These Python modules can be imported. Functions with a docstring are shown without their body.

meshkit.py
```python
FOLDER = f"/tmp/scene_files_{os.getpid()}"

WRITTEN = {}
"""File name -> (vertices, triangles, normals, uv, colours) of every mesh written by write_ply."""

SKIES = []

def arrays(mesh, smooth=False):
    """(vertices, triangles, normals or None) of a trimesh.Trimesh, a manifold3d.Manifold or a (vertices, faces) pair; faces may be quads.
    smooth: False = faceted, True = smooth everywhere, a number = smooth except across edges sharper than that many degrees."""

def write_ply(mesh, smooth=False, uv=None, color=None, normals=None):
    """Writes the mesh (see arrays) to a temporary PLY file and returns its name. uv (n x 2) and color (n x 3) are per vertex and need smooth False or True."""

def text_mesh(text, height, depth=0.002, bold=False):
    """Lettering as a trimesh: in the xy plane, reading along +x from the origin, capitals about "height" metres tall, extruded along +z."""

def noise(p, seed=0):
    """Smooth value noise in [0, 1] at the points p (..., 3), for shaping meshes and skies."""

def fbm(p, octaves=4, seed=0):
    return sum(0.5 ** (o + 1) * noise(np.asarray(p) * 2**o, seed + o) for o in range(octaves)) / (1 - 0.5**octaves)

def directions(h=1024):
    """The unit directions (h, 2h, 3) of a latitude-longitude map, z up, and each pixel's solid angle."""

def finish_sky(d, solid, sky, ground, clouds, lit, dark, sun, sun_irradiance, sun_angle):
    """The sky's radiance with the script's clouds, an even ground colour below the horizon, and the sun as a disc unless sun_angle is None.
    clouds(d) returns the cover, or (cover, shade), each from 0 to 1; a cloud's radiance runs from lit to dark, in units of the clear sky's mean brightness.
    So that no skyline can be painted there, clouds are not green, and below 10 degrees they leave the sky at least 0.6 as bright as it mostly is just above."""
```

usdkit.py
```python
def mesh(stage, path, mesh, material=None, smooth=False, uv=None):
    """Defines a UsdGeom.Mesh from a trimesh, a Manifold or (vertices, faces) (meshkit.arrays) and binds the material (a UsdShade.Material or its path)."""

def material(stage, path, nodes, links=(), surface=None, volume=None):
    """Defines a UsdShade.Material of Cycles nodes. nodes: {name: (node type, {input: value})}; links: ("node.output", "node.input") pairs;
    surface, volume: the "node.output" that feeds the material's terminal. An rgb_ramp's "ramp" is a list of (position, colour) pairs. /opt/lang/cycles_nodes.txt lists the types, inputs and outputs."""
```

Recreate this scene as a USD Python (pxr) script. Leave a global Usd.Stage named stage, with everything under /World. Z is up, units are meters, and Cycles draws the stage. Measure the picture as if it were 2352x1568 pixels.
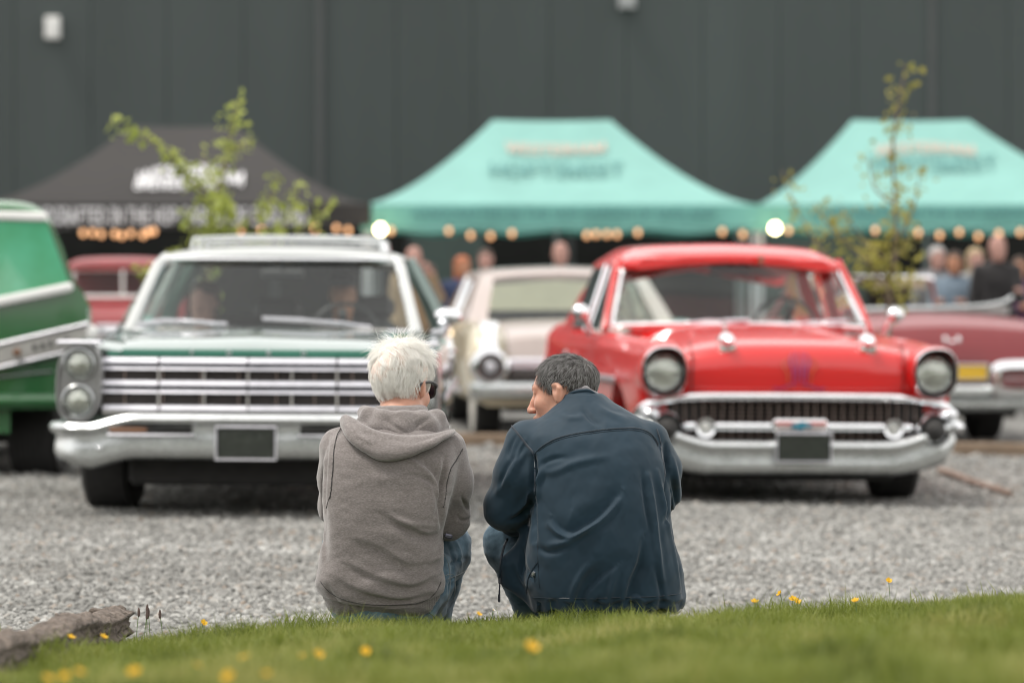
import math, random
import numpy as np, trimesh, usdkit, meshkit
from pxr import Usd, UsdGeom, UsdLux, UsdShade, Sdf, Gf, Vt
from scipy.interpolate import PchipInterpolator
from scipy.spatial import cKDTree
import manifold3d as m3

rng = np.random.default_rng(7)
random.seed(7)
stage = Usd.Stage.CreateInMemory()
UsdGeom.SetStageUpAxis(stage, 'Z')
UsdGeom.SetStageMetersPerUnit(stage, 1.0)
UsdGeom.Xform.Define(stage, '/World')
UsdGeom.Scope.Define(stage, '/World/Looks')

# ---------------------------------------------------------------- camera, sky, sun, exposure
EYE = 1.16                       # camera height
cam = UsdGeom.Camera.Define(stage, '/World/camera')
cam.AddTranslateOp().Set((0, 0, EYE))
cam.AddRotateXOp().Set(90 - 0.7145)
cam.CreateFocalLengthAttr(135.0)
cam.CreateHorizontalApertureAttr(36.0)
cam.CreateVerticalApertureAttr(24.0)
cam.CreateFStopAttr(2.9)
cam.CreateFocusDistanceAttr(11.75)
cam.CreateClippingRangeAttr((0.1, 2000))
cam.CreateExposureAttr(1.15)

SUN = np.array([-0.42, -0.10, 0.90]); SUN = SUN / np.linalg.norm(SUN)
sun_el = math.asin(SUN[2]); sun_rot = math.atan2(SUN[0], SUN[1])
sky_mat = usdkit.material(stage, '/World/Looks/sky_overcast', {
    'sky': ('sky_texture', {'sky_type': 'single_scattering', 'sun_disc': False, 'sun_elevation': sun_el, 'sun_rotation': sun_rot, 'air_density': 1.0, 'aerosol_density': 3.0}),
    'tc': ('texture_coordinate', {}),
    'n': ('noise_texture', {'scale': 2.2, 'detail': 6, 'roughness': 0.55}),
    'r': ('rgb_ramp', {'ramp': [(0.25, (5.0, 4.88, 4.70)), (0.75, (6.95, 6.72, 6.40))]}),
    'mx': ('mix', {'mix_type': 'mix', 'fac': 0.9}),
    'bg': ('background_shader', {'strength': 0.13})},
    [('tc.generated', 'n.vector'), ('n.fac', 'r.fac'), ('sky.color', 'mx.color1'), ('r.color', 'mx.color2'), ('mx.color', 'bg.color')], surface='bg.background')
dome = UsdLux.DomeLight.Define(stage, '/World/sky')
dome.GetPrim().SetCustomDataByKey('kind', 'structure')
UsdShade.MaterialBindingAPI.Apply(dome.GetPrim()).Bind(sky_mat)
sun = UsdLux.DistantLight.Define(stage, '/World/sun')
sun.CreateNormalizeAttr(True); sun.CreateIntensityAttr(0.38); sun.CreateAngleAttr(14.0); sun.CreateColorAttr(Gf.Vec3f(1.0, 0.95, 0.88))
z_ax = Gf.Vec3d(*map(float, SUN))
sun.AddOrientOp().Set(Gf.Quatf(Gf.Rotation(Gf.Vec3d(0, 0, 1), z_ax).GetQuat()))

# ---------------------------------------------------------------- helpers
F = 8820.0                       # focal length in units of the 2352-wide measuring grid of the photograph
def W(px, py, y):
    """point at distance y that is measured at (px, py) on the photograph"""
    return np.array([(px - 1176.0) / F * y, y, EYE - (py - 674.0) / F * y])
def scr(v):
    v = np.asarray(v, float)
    return np.stack([1176 + F * v[..., 0] / v[..., 1], 674 + F * (EYE - v[..., 2]) / v[..., 1]], -1)
def ground_z(x, y=20.0):
    return -0.018 * (np.asarray(x) + 1.36)

USED = {}
def numbered(parent, name):
    k = USED.get((parent, name), -1) + 1
    USED[(parent, name)] = k
    return f'{parent}/{name}' + (f'_{k:03d}' if k else '')
def tagp(prim, label=None, cat=None, group=None, kind=None):
    for key, val in (('label', label), ('category', cat), ('group', group), ('kind', kind)):
        if val:
            prim.SetCustomDataByKey(key, val)
def thing(name, label, cat, loc=(0, 0, 0), rotz=0.0, group=None, kind=None, rotx=0.0, roty=0.0):
    p = numbered('/World', name)
    x = UsdGeom.Xform.Define(stage, p)
    x.AddTranslateOp().Set(Gf.Vec3d(*map(float, loc)))
    if rotz or rotx or roty:
        x.AddRotateXYZOp().Set(Gf.Vec3f(float(rotx), float(roty), float(rotz)))
    tagp(x.GetPrim(), label, cat, group, kind)
    return p
def sub(parent, name, label=None):
    p = numbered(parent, name)
    x = UsdGeom.Xform.Define(stage, p)
    tagp(x.GetPrim(), label)
    return p
def obj(name, mesh, mat, parent='/World', smooth=35, label=None, cat=None, group=None, kind=None, off=None):
    if isinstance(mesh, list):
        mesh = join(mesh)
    if off is not None:
        if isinstance(mesh, tuple):
            mesh = (np.asarray(mesh[0]) - np.asarray(off), mesh[1])
        else:
            mesh = mesh.copy(); mesh.apply_translation(-np.asarray(off))
    p = numbered(parent, name)
    m = usdkit.mesh(stage, p, mesh, mat, smooth=smooth)
    tagp(m.GetPrim(), label, cat, group, kind)
    return p
def tri(mesh):
    if hasattr(mesh, 'to_mesh'):
        m = mesh.to_mesh(); return np.array(m.vert_properties[:, :3], float), np.array(m.tri_verts)
    if isinstance(mesh, tuple):
        v, f = np.asarray(mesh[0], float), np.asarray(mesh[1], int)
        if f.shape[1] == 4:
            f = np.vstack([f[:, [0, 1, 2]], f[:, [0, 2, 3]]])
        return v, f
    return np.asarray(mesh.vertices, float), np.asarray(mesh.faces)
def join(meshes):
    vs, fs, n = [], [], 0
    for m in meshes:
        v, f = tri(m); vs.append(v); fs.append(f + n); n += len(v)
    return np.vstack(vs), np.vstack(fs)
def moved(mesh, t):
    v, f = tri(mesh); return v + np.asarray(t, float), f
def rot(mesh, axis, deg, about=(0, 0, 0)):
    v, f = tri(mesh); R = trimesh.transformations.rotation_matrix(math.radians(deg), axis)[:3, :3]
    return (v - about) @ R.T + about, f
def flip(mesh):
    v, f = tri(mesh); return v, f[:, ::-1]
def mirx(mesh):
    v, f = tri(mesh); return v * [-1, 1, 1], f[:, ::-1]
_sg = np.array([[a, b, c] for a in (-1, 1) for b in (-1, 1) for c in (-1, 1)], float)
def box(c, s, r=0.0):
    """box of size s about c with chamfered edges"""
    h = np.asarray(s, float) / 2
    r = min(r, h.min() * 0.9)
    if r <= 0:
        m = trimesh.creation.box(extents=s)
        return np.asarray(m.vertices) + c, np.asarray(m.faces)
    pts = []
    for k in range(3):
        d = h - r; d = d.copy(); d[k] = h[k]
        pts.append(_sg * d)
    m = trimesh.convex.convex_hull(np.vstack(pts))
    return np.asarray(m.vertices) + c, np.asarray(m.faces)
def tube(pts, r, sides=8, closed=False):
    p = np.asarray(pts, float); n = len(p)
    r = np.broadcast_to(np.asarray(r, float), (n,))
    t = np.roll(p, -1, 0) - np.roll(p, 1, 0) if closed else np.gradient(p, axis=0)
    t /= np.linalg.norm(t, axis=1, keepdims=True) + 1e-12
    a = np.zeros_like(p); ref = np.array([0, 0, 1.0]) if abs(t[0, 2]) < 0.9 else np.array([1.0, 0, 0])
    for i in range(n):
        q = np.cross(t[i], ref); q /= np.linalg.norm(q) + 1e-12
        a[i] = q; ref = np.cross(q, t[i])
    b = np.cross(t, a); ang = np.arange(sides) * 2 * np.pi / sides
    v = (p[:, None] + r[:, None, None] * (np.cos(ang)[None, :, None] * a[:, None] + np.sin(ang)[None, :, None] * b[:, None])).reshape(-1, 3)
    return grid_faces(v, n, sides, closed)
def grid_faces(v, n, s, closed=False, caps=True):
    """n rings of s points each, rings closed"""
    f = []
    i, j = np.meshgrid(np.arange(n if closed else n - 1), np.arange(s), indexing='ij')
    i2 = (i + 1) % n; j2 = (j + 1) % s
    A, B, C, D = i * s + j, i * s + j2, i2 * s + j2, i2 * s + j
    f = np.vstack([np.stack([A, B, C], -1).reshape(-1, 3), np.stack([A, C, D], -1).reshape(-1, 3)])
    if not closed and caps:
        c0, c1 = v[:s].mean(0), v[(n - 1) * s:n * s].mean(0)
        k = len(v); v = np.vstack([v, c0, c1])
        J = np.arange(s); J2 = (J + 1) % s
        f = np.vstack([f, np.stack([np.full(s, k), J2, J], -1), np.stack([np.full(s, k + 1), (n - 1) * s + J, (n - 1) * s + J2], -1)])
    m = trimesh.Trimesh(v, f, process=False)
    if m.volume < 0 and caps:
        f = f[:, ::-1]
    return v, f
def loft(rings, closed=False):
    r = np.asarray(rings, float)
    return grid_faces(r.reshape(-1, 3), r.shape[0], r.shape[1], closed)
def sheet(P):
    """grid of points (n, m, 3) as an open surface"""
    P = np.asarray(P, float); n, m = P.shape[:2]
    i, j = np.meshgrid(np.arange(n - 1), np.arange(m - 1), indexing='ij')
    A, B, C, D = i * m + j, i * m + j + 1, (i + 1) * m + j + 1, (i + 1) * m + j
    return P.reshape(-1, 3), np.vstack([np.stack([A, B, C], -1).reshape(-1, 3), np.stack([A, C, D], -1).reshape(-1, 3)])
def slab(P, t):
    """grid of points thickened by t along its normals: a closed shell"""
    P = np.asarray(P, float); n, m = P.shape[:2]
    v, f = sheet(P); nv = np.array(trimesh.Trimesh(v, f, process=False).vertex_normals)
    k = len(v); V = np.vstack([v, v - nv * t]); Fs = [f, f[:, ::-1] + k]
    idx = np.arange(k).reshape(n, m)
    loop = np.concatenate([idx[0, :], idx[1:, -1], idx[-1, -2::-1], idx[-2:0:-1, 0]]); L2 = np.roll(loop, -1)
    Fs += [np.stack([loop, loop + k, L2 + k], -1), np.stack([loop, L2 + k, L2], -1)]
    return V, np.vstack(Fs)
def lathe(profile, n=32, axis='y', c=(0, 0, 0)):
    """profile: (radius, along) pairs; turned about the axis through c"""
    pr = np.asarray(profile, float); a = np.arange(n) * 2 * np.pi / n
    ring = np.stack([pr[:, None, 0] * np.cos(a), pr[:, None, 0] * np.sin(a), np.broadcast_to(pr[:, None, 1], (len(pr), n))], -1)
    order = {'z': [0, 1, 2], 'y': [0, 2, 1], 'x': [2, 0, 1]}[axis]
    v = ring[..., order].reshape(-1, 3) + np.asarray(c, float)
    return grid_faces(v, len(pr), n)
def ellipsoid(c, r, n=2):
    m = trimesh.creation.icosphere(n); return np.asarray(m.vertices) * r + c, np.asarray(m.faces)
def smoothline(pts, n=40):
    p = np.asarray(pts, float); d = np.r_[0, np.cumsum(np.linalg.norm(np.diff(p, axis=0), axis=1))]
    t = np.linspace(0, d[-1], n)
    return np.stack([PchipInterpolator(d, p[:, k])(t) for k in range(p.shape[1])], -1)

# ---------------------------------------------------------------- materials
MATS = {}
def mat(name, base, rough=0.5, metallic=0.0, coat=0.0, spec=0.5, var=0.0, vscale=8.0, bump=0.0, bscale=60.0, bdist=0.002, sheen=0.0, sss=0.0, emit=None, estr=0.0, world=False, detail=4, stretch=None, coat_rough=0.03, rvar=0.0, base2=None, trans=0.0):
    if metallic < 0.5 and emit is None:
        base = tuple(0.79 * c for c in base); base2 = None if base2 is None else tuple(0.79 * c for c in base2)
    nodes = {'p': ('principled_bsdf', {'base_color': base, 'roughness': rough, 'metallic': metallic, 'coat_weight': coat, 'specular_ior_level': spec, 'coat_roughness': coat_rough})}
    L = []
    if sheen: nodes['p'][1].update(sheen_weight=sheen, sheen_roughness=0.5)
    if sss: nodes['p'][1].update(subsurface_weight=sss, subsurface_scale=0.01)
    if emit is not None: nodes['p'][1].update(emission_color=emit, emission_strength=estr)
    src = None
    if var or bump or rvar:
        if world: nodes['tc'] = ('geometry', {}); src = 'tc.position'
        else: nodes['tc'] = ('texture_coordinate', {}); src = 'tc.object'
        if stretch:
            nodes['mp'] = ('mapping', {'scale': stretch}); L.append((src, 'mp.vector')); src = 'mp.vector'
    b = np.asarray(base, float)
    if var or rvar:
        nodes['n'] = ('noise_texture', {'scale': vscale, 'detail': detail, 'roughness': 0.6}); L.append((src, 'n.vector'))
    if var:
        lo = b * (1 - var); hi = np.asarray(base2, float) if base2 is not None else np.minimum(b * (1 + var), 1)
        nodes['r'] = ('rgb_ramp', {'ramp': [(0.3, tuple(lo)), (0.7, tuple(hi))]})
        L += [('n.fac', 'r.fac'), ('r.color', 'p.base_color')]
    if rvar:
        nodes['mr'] = ('map_range', {'from_min': 0.3, 'from_max': 0.7, 'to_min': max(rough - rvar, 0.02), 'to_max': min(rough + rvar, 1)})
        L += [('n.fac', 'mr.value'), ('mr.result', 'p.roughness')]
    if bump:
        nodes['nb'] = ('noise_texture', {'scale': bscale, 'detail': 3}); nodes['b'] = ('bump', {'strength': bump, 'distance': bdist})
        L += [(src, 'nb.vector'), ('nb.fac', 'b.height'), ('b.normal', 'p.normal')]
    surf = 'p.BSDF'
    if trans:
        nodes['t'] = ('translucent_bsdf', {'color': base}); nodes['mc'] = ('mix_closure', {'fac': trans})
        L += [('p.BSDF', 'mc.closure1'), ('t.BSDF', 'mc.closure2')]
        if var: L.append(('r.color', 't.color'))
        surf = 'mc.closure'
    MATS[name] = usdkit.material(stage, '/World/Looks/' + name, nodes, L, surface=surf)
    return MATS[name]
def glass_mat(name, tint=(0.86, 0.92, 0.90), ior=1.5, rough=0.02, boost=0.0):
    nodes = {'tr': ('transparent_bsdf', {'color': tint}), 'gl': ('glossy_bsdf', {'color': (0.95, 0.97, 0.97), 'roughness': rough}), 'fr': ('fresnel', {'IOR': ior}),
             'ad': ('math', {'math_type': 'add', 'value2': boost, 'use_clamp': True}), 'mx': ('mix_closure', {})}
    MATS[name] = usdkit.material(stage, '/World/Looks/' + name, nodes, [('fr.fac', 'ad.value1'), ('ad.value', 'mx.fac'), ('tr.BSDF', 'mx.closure1'), ('gl.BSDF', 'mx.closure2')], surface='mx.closure')
    return MATS[name]

chrome = mat('chrome', (0.82, 0.83, 0.85), 0.10, 1.0, var=0.05, vscale=14, rvar=0.05)
chrome_worn = mat('chrome_worn', (0.56, 0.58, 0.58), 0.26, 1.0, var=0.06, vscale=5, rvar=0.05)
alu = mat('bright_aluminium', (0.60, 0.60, 0.64), 0.33, 0.9, var=0.08, vscale=20)
rubber = mat('tyre_rubber', (0.022, 0.021, 0.020), 0.8, var=0.35, vscale=30, bump=0.4, bscale=90)
whitewall = mat('whitewall_rubber', (0.55, 0.53, 0.48), 0.7, var=0.1)
black_plastic = mat('black_plastic', (0.02, 0.02, 0.02), 0.45, var=0.2)
black_gloss = mat('black_gloss', (0.012, 0.015, 0.012), 0.10, var=0.2, spec=0.8, bump=0.5, bscale=14, bdist=0.02)
dark_under = mat('dark_underside', (0.018, 0.017, 0.016), 0.85, var=0.4)
sage = mat('sage_green_paint', (0.17, 0.235, 0.215), 0.30, 0.45, coat=1.0, var=0.06, vscale=3)
sage_lip = mat('green_hood_lip_paint', (0.035, 0.165, 0.115), 0.40, 0.0, coat=0.35, var=0.05, vscale=3)
red_paint = mat('bright_red_paint', (0.60, 0.009, 0.008), 0.24, 0.0, coat=0.55, var=0.03, vscale=2)
maroon = mat('dark_red_paint', (0.17, 0.006, 0.010), 0.36, 0.0, coat=0.3, var=0.05, vscale=2)
old_red = mat('faded_red_paint', (0.25, 0.022, 0.025), 0.45, 0.0, coat=0.3, var=0.12, vscale=4)
green_paint = mat('deep_green_paint', (0.008, 0.080, 0.018), 0.22, 0.0, coat=1.0, var=0.06, vscale=2)
cream_paint = mat('cream_paint', (0.50, 0.44, 0.31), 0.32, 0.0, coat=0.7, var=0.05)
pink_paint = mat('dusty_pink_paint', (0.43, 0.36, 0.33), 0.32, 0.1, coat=0.7, var=0.05)
white_paint = mat('white_paint', (0.78, 0.78, 0.76), 0.35, 0.0, coat=0.5, var=0.03)
grey_trim = mat('grey_trim', (0.36, 0.35, 0.33), 0.4, 0.5, var=0.12)
seat_dark = mat('dark_seat_vinyl', (0.035, 0.033, 0.032), 0.55, var=0.2)
seat_light = mat('pale_seat_vinyl', (0.55, 0.55, 0.52), 0.5, var=0.1)
headliner = mat('tan_headliner', (0.22, 0.17, 0.09), 0.8, var=0.15)
glass = glass_mat('window_glass', ior=1.36)
glass_green = glass_mat('green_tinted_glass', (0.10, 0.55, 0.36), 1.6, 0.03, 0.10)
lens_glass = glass_mat('lamp_lens_glass', (0.93, 0.94, 0.92), 1.5, 0.04, 0.02)
lamp_inner = mat('lamp_reflector', (0.55, 0.55, 0.52), 0.16, 1.0, var=0.3, vscale=9, bump=0.9, bscale=42, bdist=0.012)
red_lens = mat('red_lamp_lens', (0.30, 0.02, 0.02), 0.2, coat=0.8, var=0.1)
grey_lens = mat('dark_round_lens', (0.06, 0.055, 0.055), 0.25, coat=0.6, var=0.2)
amber_lens = mat('amber_lens', (0.16, 0.07, 0.03), 0.3, coat=0.6, var=0.2)
mesh_dark = mat('grille_mesh_dark', (0.045, 0.038, 0.036), 0.5, 0.4, var=0.25, vscale=40)
gold_dark = mat('grille_gold_dark', (0.27, 0.21, 0.185), 0.40, 0.85, var=0.15)
yellow_plate = mat('yellow_plate', (0.72, 0.45, 0.03), 0.4, var=0.08)
# ---------------------------------------------------------------- ground
def build_ground():
    gm = usdkit.material(stage, '/World/Looks/gravel_ground', {
        'g': ('geometry', {}), 'v': ('voronoi_texture', {'scale': 26.0, 'randomness': 1.0}), 'n': ('noise_texture', {'scale': 1.3, 'detail': 6}),
        'r': ('rgb_ramp', {'ramp': [(0.0, (0.22, 0.22, 0.21)), (0.55, (0.165, 0.165, 0.158)), (1.0, (0.06, 0.06, 0.056))]}),
        'r2': ('rgb_ramp', {'ramp': [(0.3, (0.78, 0.77, 0.74)), (0.7, (1.0, 1.0, 1.0))]}),
        'm': ('mix', {'mix_type': 'multiply', 'fac': 1.0}), 'b': ('bump', {'strength': 0.8, 'distance': 0.02, 'invert': True}), 'p': ('principled_bsdf', {'roughness': 0.9})},
        [('g.position', 'v.vector'), ('g.position', 'n.vector'), ('v.distance', 'r.fac'), ('n.fac', 'r2.fac'), ('r.color', 'm.color1'), ('r2.color', 'm.color2'), ('m.color', 'p.base_color'), ('v.distance', 'b.height'), ('b.normal', 'p.normal')], surface='p.BSDF')
    xs = np.r_[-160, -80, -40, np.linspace(-20, 20, 81), 40, 80, 160]; ys = np.r_[-160, -60, -20, 0, np.linspace(6, 60, 163), 90, 160]
    X, Y = np.meshgrid(xs, ys, indexing='ij')
    base = ground_z(np.clip(X, -8, 8))
    bumpy = (meshkit.fbm(np.stack([X * 0.9, Y * 0.9, X * 0], -1), 4, 3) - 0.5) * 0.035
    # a slight bank up to the back of the yard, away from the cars
    Z = base + bumpy * ((Y > 8) & (Y < 45))
    Z = np.where(Y > 36, Z * np.clip((50 - Y) / 14, 0, 1), Z)
    obj('gravel_ground', sheet(np.stack([X, Y, Z], -1)), gm, smooth=True, kind='structure', label='pale grey gravel yard the cars stand on')
    return X, Y, Z
GX, GY, GZ = build_ground()
from scipy.interpolate import RegularGridInterpolator
_gi = RegularGridInterpolator((GX[:, 0], GY[0]), GZ, bounds_error=False, fill_value=None)
def gz(x, y):
    return _gi(np.stack([np.asarray(x, float), np.asarray(y, float)], -1))

def stones():
    """loose stones of the gravel, near part: real stones by the ten thousand"""
    sm = usdkit.material(stage, '/World/Looks/gravel_stone', {
        'o': ('object_info', {}), 'g': ('geometry', {}), 'r': ('rgb_ramp', {'ramp': [(0.0, (0.12, 0.12, 0.114)), (0.2, (0.20, 0.20, 0.192)), (0.6, (0.26, 0.26, 0.25)), (0.9, (0.34, 0.34, 0.328)), (1.0, (0.24, 0.20, 0.165))]}),
        'mpp': ('mapping', {'scale': (0.30, 1.0, 1.0)}), 'w': ('noise_texture', {'scale': 2.6, 'detail': 5}), 'wn': ('white_noise_texture', {'dimensions': '3D'}), 'vm': ('vector_math', {'math_type': 'snap', 'vector2': (0.037, 0.037, 0.2)}),
        'n': ('noise_texture', {'scale': 0.9, 'detail': 7, 'roughness': 0.7}), 'r2': ('rgb_ramp', {'ramp': [(0.3, (0.62, 0.61, 0.585)), (0.7, (1.22, 1.22, 1.21))]}),
        'm': ('mix', {'mix_type': 'multiply', 'fac': 1.0}), 'p': ('principled_bsdf', {'roughness': 0.85, 'specular_ior_level': 0.3})},
        [('o.random', 'r.fac'), ('g.position', 'mpp.vector'), ('mpp.vector', 'n.vector'), ('n.fac', 'r2.fac'), ('r.color', 'm.color1'), ('r2.color', 'm.color2'), ('m.color', 'p.base_color')], surface='p.BSDF')
    root = '/World/gravel'
    USED[('/World', 'gravel')] = 0
    pi = UsdGeom.PointInstancer.Define(stage, root)
    tagp(pi.GetPrim(), 'loose angular pale grey gravel stones covering the yard', 'gravel', None, 'stuff')
    UsdGeom.Scope.Define(stage, root + '/prototypes')
    protos = []
    for k in range(7):
        m = trimesh.creation.icosphere(1); v = np.asarray(m.vertices)
        r = np.random.default_rng(40 + k)
        v = v * (0.72 + 0.55 * meshkit.noise(v * 1.3 + 10 * k, k))[:, None] * r.uniform(0.7, 1.25, 3) * [1, 1, 0.7]
        for _ in range(3):      # a few flat broken faces
            d = r.normal(size=3); d /= np.linalg.norm(d); s = v @ d; lim = 0.55
            v = v - np.maximum(s - lim, 0)[:, None] * d
        mm = usdkit.mesh(stage, f'{root}/prototypes/stone' + (f'_{k:03d}' if k else ''), (v, m.faces), sm, smooth=False)
        protos.append(mm.GetPath())
    pos, sc = [], []
    def add(n, y0, y1, smin, smax):
        y = rng.uniform(y0, y1, n); x = rng.uniform(-1, 1, n) * (y * 0.142 + 0.9)
        pos.append(np.stack([x, y, gz(x, y)], -1)); sc.append(rng.uniform(smin, smax, n) * rng.choice([0.7, 1, 1, 1.35], n))
    add(44000, 11.6, 17, 0.007, 0.0135); add(38000, 17, 24, 0.009, 0.016); add(9000, 24, 33, 0.014, 0.024)
    P, S = np.vstack(pos), np.concatenate(sc)
    P[:, 2] += S * 0.15
    q = rng.normal(size=(len(P), 4)) * [1.0, 0.35, 0.35, 1.0]; q /= np.linalg.norm(q, axis=1, keepdims=True)
    pi.CreatePrototypesRel().SetTargets(protos)
    pi.CreateProtoIndicesAttr(Vt.IntArray.FromNumpy(rng.integers(0, 7, len(P)).astype(np.int32)))
    pi.CreatePositionsAttr(Vt.Vec3fArray.FromNumpy(P.astype(np.float32)))
    pi.CreateScalesAttr(Vt.Vec3fArray.FromNumpy((S[:, None] * rng.uniform(0.8, 1.25, (len(P), 3))).astype(np.float32)))
    pi.CreateOrientationsAttr(Vt.QuathArray([Gf.Quath(float(a), float(b), float(c), float(d)) for a, b, c, d in q]))
stones()

# grass verge that the two men sit on: its far edge runs from left to right, slightly away from the camera
E0, E1 = np.array([-2.2, 10.98]), np.array([2.4, 12.85])
def edge_y(x):
    x = np.asarray(x, float)
    return E0[1] + (x - E0[0]) * (E1[1] - E0[1]) / (E1[0] - E0[0]) + 0.020 * np.sin(x * 7.3) + 0.013 * np.sin(x * 17.1 + 1) + 0.007 * np.sin(x * 41 + 2)
def verge_z(x, y):
    x, y = np.asarray(x, float), np.asarray(y, float)
    d = edge_y(x) - y                                   # distance in from the edge
    top = 0.122 + 0.064 * np.clip(d, 0, 8) + 0.03 * meshkit.fbm(np.stack([x * 1.6, y * 1.6, x * 0], -1), 3, 9) - 0.015
    return np.where(d > 0, top - 0.05 * np.exp(-d / 0.10), top - 0.05 - 1.1 * (-d)) + 0.014 * np.clip(x + 0.4, -3, 3)
def verge():
    soil = mat('turf_soil', (0.055, 0.075, 0.022), 0.95, var=0.5, vscale=14, bump=0.8, bscale=40, bdist=0.02, world=True)
    xs = np.r_[-14, -8, -5, np.linspace(-3, 3, 121), 5, 8, 14]
    ds = np.r_[-0.16, -0.08, -0.02, np.linspace(0.0, 8.0, 140), 10, 13]
    X, Dd = np.meshgrid(xs, ds, indexing='ij'); Y = edge_y(X) - Dd
    Z = verge_z(X, Y)
    obj('lawn_ground', flip(sheet(np.stack([X, Y, Z], -1))), soil, smooth=True, kind='structure', label='low grass bank in the foreground')
    gm = usdkit.material(stage, '/World/Looks/grass_blades', {
        'g': ('geometry', {}), 'n': ('noise_texture', {'scale': 3.2, 'detail': 5}), 'wi': ('geometry', {}),
        'r': ('rgb_ramp', {'ramp': [(0.30, (0.13, 0.17, 0.028)), (0.5, (0.31, 0.38, 0.07)), (0.70, (0.62, 0.60, 0.22))]}),
        'r2': ('rgb_ramp', {'ramp': [(0.0, (0.5, 0.5, 0.45)), (0.78, (1.15, 1.15, 1.05)), (0.93, (1.2, 1.1, 1.0)), (0.95, (1.5, 1.15, 1.3)), (1.0, (1.7, 1.35, 1.8))]}), 'm': ('mix', {'mix_type': 'multiply', 'fac': 1.0}),
        'p': ('principled_bsdf', {'roughness': 0.55, 'specular_ior_level': 0.3}), 't': ('translucent_bsdf', {}), 'mc': ('mix_closure', {'fac': 0.4})},
        [('g.position', 'n.vector'), ('n.fac', 'r.fac'), ('wi.random_per_island', 'r2.fac'), ('r.color', 'm.color1'), ('r2.color', 'm.color2'), ('m.color', 'p.base_color'), ('m.color', 't.color'), ('p.BSDF', 'mc.closure1'), ('t.BSDF', 'mc.closure2')], surface='mc.closure')
    def blades(x, y, h, w):
        n = len(x); z = verge_z(x, y); a = rng.uniform(0, 2 * np.pi, n); lean = rng.uniform(0.1, 0.8, n) * h; b = rng.uniform(0, 2 * np.pi, n)
        side = np.stack([np.cos(a), np.sin(a), 0 * a], -1) * (w / 2)[:, None]; L = np.stack([np.cos(b), np.sin(b), 0 * b], -1) * lean[:, None]
        base = np.stack([x, y, z - 0.004], -1); up = np.array([0, 0, 1.0])
        p0, p1 = base - side, base + side
        mid = base + L * 0.3 + up * (h * 0.6)[:, None]; p2, p3 = mid - side * 0.75, mid + side * 0.75
        tip = base + L + up * (h * np.sqrt(np.clip(1 - (lean / h) ** 2 * 0.5, 0.2, 1)))[:, None]
        V = np.stack([p0, p1, p2, p3, tip], 1).reshape(-1, 3); o = np.arange(n)[:, None] * 5
        Fs = np.concatenate([o + [0, 1, 3], o + [0, 3, 2], o + [2, 3, 4]])
        return V, Fs
    n = 200000
    d = rng.uniform(0, 1, n) ** 1.25 * 7.6; x = rng.uniform(-2.35, 2.5, n); y = edge_y(x) - d - 0.005
    keep = (y > 5.0) & (np.abs(x) < y * 0.137 + 0.45); x, y, d = x[keep], y[keep], d[keep]
    tuft = meshkit.fbm(np.stack([x * 3.4, y * 3.0, x * 0], -1), 4, 4)
    h = (0.012 + 0.130 * tuft ** 2.2 + rng.uniform(0, 0.02, len(x)) + (rng.uniform(0, 1, len(x)) > 0.985) * 0.035) * np.clip(0.45 + d * 0.8, 0.45, 1.0); w = rng.uniform(0.002, 0.0042, len(x))
    parts = [blades(x, y, h, w)]
    # longer blades standing against the two men and along the rim
    tall = []
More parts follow.
